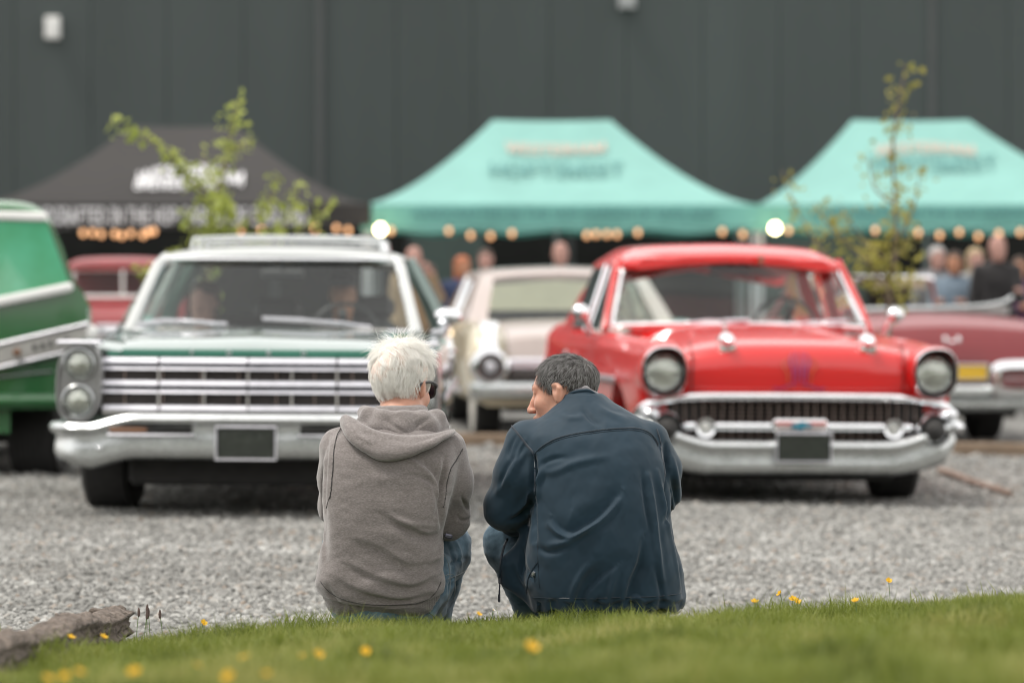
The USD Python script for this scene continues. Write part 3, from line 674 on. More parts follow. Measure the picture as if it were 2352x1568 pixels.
    obj('front_bumper', bumper_loft(xs, cen, sec), chrome_worn, t, smooth=40)
    for x0, x1 in ((-0.70, -0.272), (0.272, 0.70)):
        obj('bumper_slot', box(((x0 + x1) / 2, -0.018, 0.462), (x1 - x0, 0.05, 0.034), 0.012), dark_under, t)
        obj('bumper_slot_sill', box(((x0 + x1) / 2, -0.020, 0.436), (x1 - x0 + 0.02, 0.07, 0.014), 0.006), alu, t)
        s = -1 if x0 < 0 else 1
        obj('turn_lamp', box((s * 0.60, -0.026, 0.462), (0.20, 0.044, 0.028), 0.01), amber_lens, t)
    for x in (-0.75, -0.26, 0.26, 0.75):
        obj('bumper_bolt', ellipsoid((x, -0.018, 0.368), (0.014, 0.01, 0.014), 1), chrome, t)
    obj('plate_recess', box((0, -0.012, 0.47), (0.31, 0.05, 0.045), 0.018), dark_under, t)
    plate(t, (0, -0.052, 0.398), 0.29, 0.150)
    obj('chassis', [box((0, 1.5, 0.27), (1.25, 2.6, 0.20), 0.03), box((0, 0.6, 0.24), (1.0, 0.2, 0.12), 0.04), tube([(-0.72, 0.98, 0.24), (0.72, 0.98, 0.24)], 0.045, 8), box((0, 3.9, 0.30), (1.3, 2.4, 0.14), 0.03), box((0, 4.05, 0.28), (0.35, 0.3, 0.24), 0.1)], dark_under, t)
    for sx in (-1, 1):
        wheel(t, (sx * 0.775, 0.98, 0.345), 0.345, 0.26, steer=-5)
        wheel(t, (sx * 0.785, 4.05, 0.345), 0.345, 0.215)
    # greenhouse
    ya, zb, yt, ztp = 2.10, 0.955, 2.74, 1.352
    roofst = []
    for y, w, zc, ze in ((2.70, 0.672, 1.392, 1.352), (2.78, 0.70, 1.412, 1.362), (3.2, 0.735, 1.438, 1.375), (4.2, 0.735, 1.440, 1.372), (5.05, 0.70, 1.42, 1.355), (5.15, 0.68, 1.40, 1.345)):
        roofst.append((y, [(0, zc), (0.35, zc - 0.006), (0.55, zc - 0.018), (w - 0.04, ze + 0.016), (w, ze - 0.004), (w - 0.02, ze - 0.022), (w - 0.10, ze - 0.016), (0.3, zc - 0.03), (0, zc - 0.027)]))
    obj('roof', skin(roofst, ny=30, nv=40), mat('pale_grey_roof_paint', (0.50, 0.52, 0.51), 0.35, 0.1, coat=0.6, var=0.04), t, smooth=40)
    obj('headlining', skin([(y, [(0, p[8][1] - 0.004), (0.3, p[8][1] - 0.006), (p[6][0], p[6][1] - 0.004), (p[6][0], p[6][1] - 0.012), (0.3, p[8][1] - 0.014), (0, p[8][1] - 0.012)]) for y, p in roofst], ny=10, nv=16), headliner, t)
    roofpaint = MATS['pale_grey_roof_paint']
    for sx in (-1, 1):
        obj('windscreen_pillar', tube([(sx * 0.815, ya + 0.0, zb - 0.03), (sx * 0.775, ya + 0.20, 1.07), (sx * 0.705, yt - 0.08, 1.315), (sx * 0.665, yt + 0.05, ztp + 0.01)], [0.040, 0.034, 0.032, 0.036], 8), roofpaint, t, smooth=50)
        for y in (3.45, 4.35):
            obj('door_pillar', tube([(sx * 0.93, y, 0.93), (sx * 0.86, y + 0.02, 1.1), (sx * 0.72, y + 0.08, 1.36)], 0.035, 6), sage, t)
        obj('tail_pillar', tube([(sx * 0.90, 5.22, 0.90), (sx * 0.84, 5.18, 1.1), (sx * 0.68, 5.05, 1.36)], 0.06, 6), sage, t)
        for (a, b) in ((2.22, 3.43), (3.47, 4.33), (4.37, 5.12)):
            f0 = 0.52 if a < 2.3 else 0.0
            obj('side_glass', sheet(quadpane((sx * 0.90, a, 0.95), (sx * 0.90, b, 0.95), (sx * 0.715, a + f0, 1.355), (sx * 0.715, b, 1.355), 0, 3)), glass, t, smooth=True)
        obj('window_sill', box((sx * 0.925, 3.65, 0.945), (0.07, 3.0, 0.02), 0.006), alu, t)
    obj('windscreen', sheet(quadpane((-0.775, ya + 0.03, zb), (0.775, ya + 0.03, zb), (-0.655, yt, ztp), (0.655, yt, ztp), 0.10)), glass, t, smooth=True)
    obj('rear_window', sheet(quadpane((-0.80, 5.26, 0.93), (0.80, 5.26, 0.93), (-0.64, 5.10, 1.345), (0.64, 5.10, 1.345), 0.0)), glass, t, smooth=True)
    def rim(pts, r): return tube(pts, r, 6)
    P = quadpane((-0.79, ya + 0.012, zb - 0.004), (0.79, ya + 0.012, zb - 0.004), (-0.668, yt - 0.02, ztp + 0.006), (0.668, yt - 0.02, ztp + 0.006), 0.10)
    obj('windscreen_trim', [rim(P[0], 0.012), rim(P[-1], 0.012), rim(P[:, 0], 0.012), rim(P[:, -1], 0.012)], chrome, t)
    obj('cowl_vent', box((0, 2.04, 0.958), (1.30, 0.10, 0.012), 0.004), grey_trim, t)
    wiper(t, (-0.28, 2.0, 0.975), (-0.50, 2.0, 1.005), (-0.74, 2.10, 0.985)); obj('wiper_blade', tube([(-0.25, 1.985, 0.985), (-0.62, 2.03, 1.005), (-0.76, 2.10, 0.982)], 0.012, 5), alu, t)
    wiper(t, (0.56, 2.03, 0.97), (0.2, 1.97, 1.01), (-0.02, 1.97, 1.018)); obj('wiper_blade', tube([(0.56, 2.03, 0.972), (0.25, 1.97, 1.004), (-0.05, 1.96, 1.02)], 0.012, 5), alu, t)
    obj('dashboard', box((0, 2.36, 0.90), (1.4, 0.34, 0.12), 0.05), seat_dark, t)
    bench(t, 3.05, 1.30, 0.45, 0.98); bench(t, 4.1, 1.30, 0.45, 0.95)
    obj('headrest', box((-0.05, 3.36, 1.06), (0.30, 0.09, 0.14), 0.04), seat_dark, t); obj('headrest', box((0.52, 3.36, 1.08), (0.26, 0.09, 0.14), 0.04), seat_dark, t)
    steering(t, (0.38, 2.66, 0.93)); mirror_inside(t, (0.02, 2.66, 1.268))
    # roof rack
    rk = sub(t, 'roof_rack')
    for sx in (-1, 1):
        obj('side_rail', tube([(sx * 0.575, 3.42, 1.40), (sx * 0.56, 3.46, 1.485), (sx * 0.555, 3.6, 1.492), (sx * 0.555, 4.7, 1.492), (sx * 0.56, 4.84, 1.48), (sx * 0.575, 4.88, 1.40)], 0.010, 8), chrome_worn, rk)
        for y in (3.9, 4.4): obj('post', tube([(sx * 0.57, y, 1.41), (sx * 0.555, y, 1.49)], 0.010, 6), chrome, rk)
    for y, zz in ((3.46, 1.495), (4.84, 1.495)): obj('cross_bar', tube([(-0.56, y, zz - 0.008), (-0.3, y, zz + 0.005), (0.3, y, zz + 0.005), (0.56, y, zz - 0.008)], 0.010, 8), chrome_worn, rk)
    obj('cross_bar', tube([(-0.56, 4.15, 1.455), (0.56, 4.15, 1.455)], 0.008, 8), chrome_worn, rk)
    # door mirror
    q = sub(t, 'door_mirror')
    obj('mirror_shell', [ellipsoid((0.985, 2.30, 1.035), (0.085, 0.06, 0.05), 2), tube([(0.95, 2.34, 0.93), (0.975, 2.31, 1.01)], 0.022, 8)], chrome, q, smooth=True)
    obj('mirror_foot', box((0.955, 2.34, 0.955), (0.06, 0.14, 0.03), 0.012), chrome, q)
    for sx in (-1, 1):
        obj('door_handle', box((sx * 1.008, 3.2, 0.83), (0.03, 0.16, 0.03), 0.01), chrome, t)
        obj('side_trim', box((sx * 1.004, 2.8, 0.62), (0.014, 4.6, 0.03), 0.005), alu, t)
    return t, np.array(loc)
WAGON, WLOC = green_wagon()

# ---- bright red fifties coupe
def red_coupe():
    loc = (1.645, 21.94, -0.055)
    t = thing('red_coupe', 'bright red fifties coupe with hooded headlights and wide chrome grille, facing the camera', 'car', loc, rotz=6.0, roty=0.55)
    def S(y, zc, zv, zf, w, xf=0.80, zb=0.24):
        # hood centre, valley beside the fender, fender crown
        return (y, [(0, zc), (0.25, zc - 0.006), (0.46, zc - 0.03), (0.58, zv), (0.68, zf - 0.035), (xf, zf), (0.90 * w, zf - 0.025), (0.955 * w, zf - 0.09), (0.975 * w, 0.72), (0.965 * w, 0.58), (0.94 * w, 0.40), (0.90 * w, 0.30), (0.70 * w, zb), (0, zb)])
    body = skin([S(0.16, 0.74, 0.76, 0.885, 0.925), S(0.20, 0.86, 0.84, 0.905, 0.93), S(0.34, 0.93, 0.87, 0.925, 0.94), S(0.7, 0.975, 0.90, 0.94, 0.95), S(1.3, 1.005, 0.93, 0.955, 0.965), S(1.95, 1.03, 0.965, 0.965, 0.97), S(2.1, 1.03, 0.975, 0.97, 0.97), S(3.4, 0.99, 0.965, 0.965, 0.97), S(4.4, 0.96, 0.95, 0.98, 0.965), S(4.95, 0.90, 0.90, 1.0, 0.94), S(5.1, 0.80, 0.80, 0.95, 0.90)], ny=60)
    body = cut(body, [arch_at(0.62, 1.2, 0.98, 0.31, 0.37), arch_at(-1.2, -0.62, 0.98, 0.31, 0.37), arch_at(0.62, 1.2, 3.92, 0.31, 0.37), arch_at(-1.2, -0.62, 3.92, 0.31, 0.37),
                      m3.Manifold.cube([1.34, 2.0, 0.7], True).translate([0, 3.3, 0.88]), m3.Manifold.cube([1.50, 0.5, 0.36], True).translate([0, 0.1, 0.46])])
    obj('body', body, red_paint, t, smooth=28)
    # nose: broad bonnet front that falls to the grille
    nose = []
    for y, z1, z0, w in ((0.075, 0.675, 0.655, 0.66), (0.06, 0.74, 0.650, 0.675), (0.075, 0.82, 0.650, 0.685), (0.12, 0.885, 0.655, 0.68), (0.17, 0.918, 0.67, 0.66), (0.30, 0.938, 0.74, 0.60), (0.50, 0.958, 0.80, 0.56)):
        nose.append((y, [(0, z1), (0.25, z1 - 0.002), (0.45, z1 - 0.008), (w - 0.05, z1 - 0.022), (w, z1 - 0.05 if z1 > 0.72 else z0 + 0.01), (w, z0 + 0.005), (w - 0.02, z0), (0, z0)]))
    # lofted front skin (vertical wall that leans back) as one shell
    zz = np.array([0.640, 0.66, 0.70, 0.76, 0.82, 0.87, 0.905, 0.925, 0.937, 0.950, 0.972]); yy = np.array([0.10, 0.085, 0.068, 0.06, 0.066, 0.085, 0.118, 0.165, 0.225, 0.33, 0.60])
    X = np.linspace(-1, 1, 41); P = []
    for z, y in zip(zz, yy):
        wv = 0.70 if z < 0.9 else 0.70 - (z - 0.9) * 1.2
        P.append(np.stack([X * wv, y + 0.055 * (np.abs(X) ** 3.0) - 0.012 * (1 - X ** 2), z - 0.045 * np.abs(X) ** 4 * (z > 0.80) - 0.01 * X ** 2], -1))
    obj('bonnet_front', flip(slab(np.array(P), 0.02)), red_paint, t, smooth=50)
    # pinstripe flourish in the middle of the bonnet front
    def on_nose(x, z):
        y = np.interp(z, zz, yy); Xn = x / 0.70
        return np.array([x, y + 0.055 * abs(Xn) ** 3 - 0.012 * (1 - Xn ** 2) - 0.007, z])
    purple = mat('purple_pinstripe', (0.26, 0.05, 0.22), 0.4, var=0.1); orange = mat('orange_pinstripe', (0.55, 0.10, 0.03), 0.4, var=0.1)
    pk = sub(t, 'pinstripe_flourish')
    for sg in (-1, 1):
        for a, b, m_ in (((0.012, 0.015), 0.010, purple), ((0.03, 0.05), 0.0085, purple), ((0.05, 0.095), 0.008, orange)):
            q = np.linspace(0, 1, 20)
            xs = sg * (a[0] + a[1] * np.sin(q * np.pi) * (0.6 + 0.4 * np.cos(q * 5))); zs = 0.885 - 0.19 * q * (1 if m_ is purple else 0.9) - (0.0 if m_ is purple else 0.03)
            obj('stripe', tube([on_nose(x, z) for x, z in zip(xs, zs)], b * 0.55 * (0.25 + 0.75 * np.sin(q * np.pi)), 5), m_, pk)
        obj('stripe', tube([on_nose(sg * x, 0.682 + 0.012 * math.sin(x * 40)) for x in np.linspace(0.02, 0.15, 12)], 0.003, 5), purple, pk)
    for sg in (-1, 1):
        obj('shut_line', tube([on_nose(sg * 0.615, z) + (0, 0.003, 0) for z in np.linspace(0.65, 0.93, 14)], 0.004, 5), dark_under, t)
    # bonnet rockets
    for sg in (-1, 1):
        q = sub(t, 'bonnet_rocket')
        c = np.array([sg * 0.41, 0.17, 0.935])
        obj('rocket', lathe([(0.001, -0.12), (0.026, -0.10), (0.044, -0.06), (0.050, 0.0), (0.040, 0.09), (0.016, 0.22), (0.001, 0.28)], 20, 'y', c + (0, 0, 0.005)), chrome, q)
        obj('fin', loft([[c + (0, -0.04, 0.0), c + (0.008, 0, 0.0), c + (0, 0.20, 0.0), c + (-0.008, 0, 0.0)], [c + (0, 0.02, 0.125), c + (0.005, 0.05, 0.125), c + (0, 0.16, 0.11), c + (-0.005, 0.05, 0.125)]]), chrome, q)
        obj('base', lathe([(0.001, -0.012), (0.045, -0.008), (0.05, 0.03), (0.04, 0.05)], 20, 'y', c + (0, -0.055, -0.035)), chrome, q)
    # hooded headlamps
    for sg in (-1, 1):
        c = (sg * 0.785, 0.055, 0.765)
        a = np.linspace(0, 2 * np.pi, 48, endpoint=False)
        rings = []
        for sc_, y_ in ((1.10, 0.30), (1.10, 0.10), (1.07, 0.045), (1.0, 0.02), (0.93, 0.05), (0.93, 0.30)):
            p = 2.35; ca, sa = np.cos(a), np.sin(a)
            brow = 0.055 * np.clip(sa, 0, 1) ** 1.5
            rings.append(np.stack([c[0] + np.sign(ca) * np.abs(ca) ** (2 / p) * 0.128 * sc_, np.full(48, y_) - brow * (y_ < 0.2), c[2] + np.sign(sa) * np.abs(sa) ** (2 / p) * 0.142 * sc_], -1))
        obj('lamp_hood', loft(rings, True), red_paint, t, smooth=50)
        ring2 = []
        for sc_, dy in ((1.02, 0.03), (1.03, -0.012), (0.985, -0.024), (0.945, -0.012), (0.94, 0.03)):
            ca, sa = np.cos(a), np.sin(a); p = 2.35; brow = 0.05 * np.clip(sa, 0, 1) ** 1.5
            ring2.append(np.stack([c[0] + np.sign(ca) * np.abs(ca) ** (2 / p) * 0.128 * sc_, np.full(48, 0.02 + dy) - brow, c[2] + np.sign(sa) * np.abs(sa) ** (2 / p) * 0.142 * sc_], -1))
        obj('lamp_trim', loft(np.array(ring2), True), chrome, t, smooth=50)
        headlamp(t, (c[0], 0.035, c[2] - 0.004), 0.107, bezel=False); obj('lamp_gasket', lathe([(0.104, 0.03), (0.108, 0.012), (0.130, 0.02), (0.130, 0.06), (0.104, 0.06)], 36, 'y', (c[0], 0.03, c[2] - 0.002)), rubber, t)
    # grille
    g = sub(t, 'grille')
    obj('backing', box((0, 0.20, 0.475), (1.56, 0.04, 0.28)), mesh_dark, g)
    n = 27
    for k in range(n):
        x = -0.70 + 1.40 * k / (n - 1)
        obj('grille_bar', box((x, 0.13 + 0.05 * (abs(x) / 0.7) ** 2, 0.475), (0.0048, 0.03, 0.25)), gold_dark, g, smooth=False)
    for k in range(11):
        z = 0.36 + 0.23 * k / 10
        P = [(x, 0.15 + 0.05 * (abs(x) / 0.7) ** 2, z) for x in np.linspace(-0.72, 0.72, 13)]
        obj('grille_wire', tube(P, 0.0034, 4), gold_dark, g, smooth=False)
    # chrome lip above the grille, curving down and round at the ends
    def arc(pts, r, m_=chrome, name='chrome_bar', sides=10, par=t, squash=1.0):
        p = smoothline(pts, 60); v, f = tube(p, r, sides); obj(name, (v, f), m_, par, smooth=True)
    arc([(-0.70, 0.10, 0.612), (-0.5, 0.072, 0.622), (0, 0.055, 0.625), (0.5, 0.072, 0.622), (0.70, 0.10, 0.612)], 0.026, name='grille_lip')
    for sg in (-1, 1):
        arc([(sg * 0.70, 0.105, 0.610), (sg * 0.80, 0.115, 0.592), (sg * 0.875, 0.14, 0.56), (sg * 0.915, 0.19, 0.51), (sg * 0.93, 0.26, 0.46)], 0.030, name='grille_lip_end')
    # centre bar, end bullets, badge
    arc([(-0.66, 0.075, 0.452), (-0.3, 0.045, 0.452), (0, 0.035, 0.452), (0.3, 0.045, 0.452), (0.66, 0.075, 0.452)], 0.028, name='centre_bar')
    for sg in (-1, 1):
        q = sub(t, 'parking_lamp')
        obj('bezel', lathe([(0.036, 0.02), (0.040, -0.012), (0.056, -0.02), (0.064, 0.0), (0.06, 0.05), (0.02, 0.05)], 28, 'y', (sg * 0.545, 0.03, 0.445)), chrome, q)
        obj('lens', lathe([(0.001, -0.008), (0.025, -0.004), (0.037, 0.006), (0.037, 0.02), (0.001, 0.02)], 24, 'y', (sg * 0.545, 0.03, 0.445)), lamp_inner, q)
    bd = sub(t, 'grille_badge')
    bw = mat('badge_pale', (0.60, 0.52, 0.50), 0.3, 0.3, var=0.05); br_ = mat('badge_red', (0.50, 0.05, 0.05), 0.3, var=0.05); bb = mat('badge_blue', (0.03, 0.20, 0.28), 0.3, var=0.05)
    obj('badge_body', box((0, 0.0, 0.462), (0.33, 0.045, 0.072), 0.018), chrome, bd)
    obj('badge_field', box((0, -0.024, 0.462), (0.30, 0.008, 0.052), 0.003), bw, bd)
    for sg in (-1, 1): obj('badge_band', box((sg * 0.095, -0.029, 0.474), (0.10, 0.006, 0.014), 0.002), br_, bd)
    import shapely.geometry as sgm
    bow = sgm.Polygon([(-0.055, -0.016), (-0.062, 0.010), (-0.018, 0.010), (-0.016, 0.022), (0.026, 0.022), (0.024, 0.010), (0.062, 0.010), (0.055, -0.010), (0.014, -0.010), (0.012, -0.022), (-0.028, -0.022), (-0.026, -0.016)])
    v, f = tri(trimesh.creation.extrude_polygon(bow, 0.006, engine='earcut')); obj('badge_bow', (np.stack([v[:, 0], -0.031 - v[:, 2], 0.462 + v[:, 1]], -1), f), bb, bd, smooth=False)
    # bumper: lower roll rising to the guards, deep grey face below
    def cen(x):
        k = abs(x); yy = 0.0 + 0.03 * k ** 2 + 0.34 * np.clip((k - 0.84) / 0.10, 0, 1) ** 2
        dz = 0.135 * np.clip((k - 0.50) / 0.38, 0, 1) ** 1.6
        return yy, 0.345 + dz, math.copysign(min(0.9, 0.06 * k + 0.8 * np.clip((k - 0.80) / 0.14, 0, 1)), x)
    def sec(x):
        k = abs(x); e = np.clip((k - 0.50) / 0.42, 0, 1)
        lo = -0.165 - 0.05 * e + 0.0
        lo += 0.11 * np.clip((k - 0.84) / 0.1, 0, 1)
        return [(0.01, 0.030), (0.040, 0.026), (0.062, 0.008), (0.062, -0.012), (0.040, -0.034), (0.030, -0.06), (0.045, -0.10), (0.040, lo * 0.85), (0.01, lo), (-0.05, lo), (-0.06, -0.05), (-0.04, 0.030)]
    xs = np.r_[-0.94, -0.925, -0.90, -0.87, np.linspace(-0.84, 0.84, 45), 0.87, 0.90, 0.925, 0.94]
    obj('front_bumper', bumper_loft(xs, cen, sec), chrome_worn, t, smooth=45)
    for sg in (-1, 1):
        q = sub(t, 'bumper_guard')
        c = np.array([sg * 0.775, -0.01, 0.440])
        obj('ring', lathe([(0.07, 0.20), (0.098, 0.16), (0.104, 0.05), (0.100, -0.01), (0.088, -0.03), (0.076, -0.015), (0.07, 0.02)], 32, 'y', c), chrome, q)
        obj('bullet', lathe([(0.001, -0.085), (0.03, -0.075), (0.055, -0.045), (0.070, -0.005), (0.073, 0.03), (0.001, 0.03)], 28, 'y', c), rubber, q, smooth=True)
        obj('bumper_tip', [ellipsoid(c + (sg * 0.145, 0.12, 0.015), (0.055, 0.10, 0.036), 2), ellipsoid(c + (sg * 0.09, 0.06, 0.09), (0.06, 0.08, 0.035), 2)], chrome, q, smooth=True)
    plate(t, (0.005, -0.085, 0.338), 0.30, 0.145)
    obj('chassis', [box((0, 1.5, 0.23), (1.15, 2.8, 0.18), 0.03), box((0, 0.55, 0.20), (0.9, 0.2, 0.10), 0.04), tube([(-0.70, 0.98, 0.22), (0.70, 0.98, 0.22)], 0.045, 8), box((0, 3.8, 0.26), (1.2, 2.2, 0.12), 0.03), box((0, 3.92, 0.26), (0.32, 0.3, 0.24), 0.1)], dark_under, t)
    for sx in (-1, 1):
        wheel(t, (sx * 0.735, 0.98, 0.325), 0.325, 0.265, steer=-3)
        wheel(t, (sx * 0.745, 3.92, 0.325), 0.325, 0.21)
    # greenhouse with wrap-round screen
    rs = []
    for y, w, zc, ze in ((2.42, 0.62, 1.455, 1.40), (2.52, 0.70, 1.492, 1.405), (2.9, 0.745, 1.535, 1.415), (3.5, 0.745, 1.54, 1.41), (4.0, 0.69, 1.49, 1.36), (4.2, 0.62, 1.43, 1.31)):
        rs.append((y, [(0, zc), (0.3, zc - 0.008), (w - 0.18, zc - 0.03), (w - 0.06, ze + 0.035), (w, ze - 0.01), (w - 0.01, ze - 0.04), (w - 0.10, ze - 0.03), (0.3, zc - 0.05), (0, zc - 0.045)]))
    obj('roof', skin(rs, ny=34, nv=44), red_paint, t, smooth=45)
    obj('headlining', skin([(y, [(0, zc - 0.052), (0.3, zc - 0.056), (w - 0.12, ze - 0.034), (w - 0.12, ze - 0.042), (0.3, zc - 0.064), (0, zc - 0.060)]) for y, w, zc, ze in ((2.5, 0.68, 1.49, 1.405), (2.9, 0.74, 1.535, 1.415), (3.5, 0.74, 1.54, 1.41), (4.0, 0.68, 1.49, 1.36))], ny=10, nv=14), seat_light, t)
    ya, zb, yt, ztp = 1.95, 1.015, 2.44, 1.405
    P = quadpane((-0.80, ya + 0.26, zb - 0.01), (0.80, ya + 0.26, zb - 0.01), (-0.685, yt + 0.14, ztp - 0.03), (0.685, yt + 0.14, ztp - 0.03), 0.0, 24)
    V = np.linspace(0, 1, 24); wrap = 1 - np.abs(2 * V - 1) ** 3.2
    P[..., 1] -= wrap[None] * np.linspace(0.26, 0.12, 6)[:, None]
    P[..., 2] += (wrap[None] * np.linspace(0.02, 0.055, 6)[:, None])
    obj('windscreen', sheet(P), glass, t, smooth=True)
    Q = P + np.array([0, -0.01, 0])
    obj('windscreen_trim', [tube(Q[0], 0.017, 6), tube(Q[-1], 0.017, 6), tube(Q[:, 0], 0.020, 6), tube(Q[:, -1], 0.020, 6)], chrome, t)
    for sx in (-1, 1):
        obj('windscreen_pillar', tube([(sx * 0.84, 2.24, 0.98), (sx * 0.815, 2.32, 1.1), (sx * 0.745, 2.54, 1.33), (sx * 0.70, 2.62, 1.42)], [0.026, 0.021, 0.022, 0.034], 8), red_paint, t, smooth=50)
        obj('rear_pillar', loft([[(sx * 0.86, 3.75, 0.95), (sx * 0.88, 4.3, 0.95), (sx * 0.80, 4.45, 0.95), (sx * 0.78, 3.75, 0.95)], [(sx * 0.76, 3.70, 1.2), (sx * 0.77, 4.1, 1.2), (sx * 0.68, 4.25, 1.2), (sx * 0.68, 3.70, 1.2)], [(sx * 0.67, 3.6, 1.42), (sx * 0.66, 3.9, 1.40), (sx * 0.56, 4.0, 1.40), (sx * 0.58, 3.6, 1.42)]]), red_paint, t)
        obj('side_glass', sheet(quadpane((sx * 0.87, 2.28, 0.98), (sx * 0.87, 3.75, 0.98), (sx * 0.73, 2.62, 1.395), (sx * 0.73, 3.68, 1.39), 0, 3)), glass, t, smooth=True)
        obj('window_pillar', tube([(sx * 0.88, 2.95, 0.97), (sx * 0.735, 3.0, 1.40)], 0.016, 6), chrome, t)
        obj('side_trim', box((sx * 0.955, 2.6, 0.70), (0.016, 3.4, 0.03), 0.006), alu, t)
        obj('door_handle', box((sx * 0.965, 3.3, 0.82), (0.03, 0.16, 0.03), 0.01), chrome, t)
        q = sub(t, 'door_mirror')
        obj('mirror_head', ellipsoid((sx * 1.0, 2.2, 1.09), (0.056, 0.045, 0.050), 2), chrome, q, smooth=True)
        obj('mirror_stalk', tube([(sx * 0.93, 2.25, 0.94), (sx * 0.97, 2.22, 1.06)], 0.02, 8), chrome, q)
    obj('rear_window', sheet(quadpane((-0.70, 4.42, 0.97), (0.70, 4.42, 0.97), (-0.52, 4.06, 1.37), (0.52, 4.06, 1.37), 0.1, 14, (0, 1, 0))), glass, t, smooth=True)
    obj('dashboard', box((0, 2.30, 0.97), (1.35, 0.26, 0.12), 0.05), red_paint, t)
    bench(t, 3.02, 1.28, 0.40, 0.97, seat_light); bench(t, 3.9, 1.2, 0.40, 0.92, seat_light)
    steering(t, (0.36, 2.56, 1.02)); mirror_inside(t, (0.0, 2.56, 1.36))
    wiper(t, (-0.35, 1.90, 1.03), (-0.15, 1.90, 1.045), (0.02, 1.93, 1.05)); wiper(t, (0.35, 1.90, 1.03), (0.50, 1.94, 1.045), (0.66, 2.04, 1.05))
    for sg in (-1, 1): obj('washer_nozzle', ellipsoid((sg * 0.42, 1.55, 1.03), (0.02, 0.03, 0.018), 1), chrome, t)
    # small amber clip on the windscreen header
    obj('header_clip', box((0.16, 2.33, 1.43), (0.03, 0.02, 0.06), 0.008), amber_lens, t)
    return t
red_coupe()

# ---- green van at the left edge, seen from behind
window_reflection = mat('green_reflection_window', (0.07, 0.36, 0.10), 0.12, coat=1.0, spec=0.8, var=0.35, vscale=1.8, base2=(0.10, 0.44, 0.26))  # opaque; reflected trees and sky are put into its two greens
def green_van():
    y0 = 23.6
    loc = (W(-90, 0, y0)[0], y0, 0.0)      # rear centre, mostly out of the picture
    t = thing('green_van', 'deep green van cut off by the left edge, with pale trim band and window painted in green reflections', 'van', loc, rotz=9)
    h = 0.80
    def S(y, k=1.0, zt=1.72):
        return (y, [(0, zt + 0.03), (0.3, zt + 0.025), (0.45, zt), (0.535, zt - 0.06), (0.60, 1.5), (0.71, 1.21), (0.745, 1.17), (0.80 * k, 1.06), (0.805 * k, 0.90), (0.80 * k, 0.7), (0.76 * k, 0.46), (0.66 * k, 0.34), (0.5, 0.30), (0, 0.30)])
    body = cut(skin([S(0.0, 0.97, 1.66), S(0.06, 1.0, 1.70), S(0.5), S(2.5), S(4.2), S(4.4, 0.95, 1.5)], ny=24, nv=60), [arch_at(0.30, 1.2, 0.40, 0.33, 0.44), arch_at(-1.2, -0.30, 0.40, 0.33, 0.44)])
    obj('body', body, green_paint, t, smooth=30)
    obj('rear_window', sheet(quadpane((-0.66, -0.03, 0.95), (0.665, -0.03, 1.215), (-0.50, -0.025, 1.615), (0.525, -0.025, 1.60), 0.01)), window_reflection, t, smooth=True)
    
    obj('roof_trim', rot(box((0, -0.02, 1.645), (1.06, 0.06, 0.055), 0.015), (0, 1, 0), 1.5, (0, 0, 1.645)), white_paint, t)
    obj('window_trim', rot(box((0, -0.045, 1.065), (1.40, 0.04, 0.058), 0.018), (0, 1, 0), -11.5, (0, 0, 1.065)), white_paint, t)
    q = sub(t, 'trim_band')
    obj('panel', rot(box((0, -0.045, 0.725), (1.62, 0.05, 0.13), 0.02), (0, 1, 0), -13, (0, 0, 0.725)), grey_trim, q)
    for dz in (-0.07, 0.07): obj('edge_strip', rot(box((0, -0.055, 0.725 + dz), (1.64, 0.05, 0.022), 0.008), (0, 1, 0), -13, (0, 0, 0.725)), alu, q)
    obj('band_end', ellipsoid((0.79, -0.03, 0.915), (0.05, 0.05, 0.055), 2), white_paint, q, smooth=True)
    for k in range(5): obj('band_letter', rot(box((0.46 + 0.05 * k, -0.075, 0.725), (0.025, 0.008, 0.035), 0.003), (0, 1, 0), -13, (0, 0, 0.725)), black_plastic, q)
    obj('rear_bumper', box((0, -0.05, 0.50), (1.5, 0.10, 0.10), 0.04), green_paint, t)
    obj('panel_crease', rot(box((0.35, -0.012, 0.62), (0.55, 0.03, 0.012), 0.005), (0, 1, 0), -6), alu, t)
    obj('reflector', lathe([(0.001, -0.02), (0.02, -0.016), (0.026, 0.0), (0.02, 0.02)], 16, 'y', (0.34, -0.075, 0.80)), amber_lens, t)
    obj('tail_lamp', box((0.795, 0.0, 0.70), (0.05, 0.05, 0.12), 0.02), red_lens, t)
    obj('chassis', box((0, 2.1, 0.30), (1.2, 3.6, 0.14), 0.03), dark_under, t)
    for sx in (-1, 1):
        wheel(t, (sx * 0.50, 0.55, 0.33), 0.33, 0.30, steer=-14); wheel(t, (sx * 0.69, 3.5, 0.33), 0.33, 0.2)
green_van()

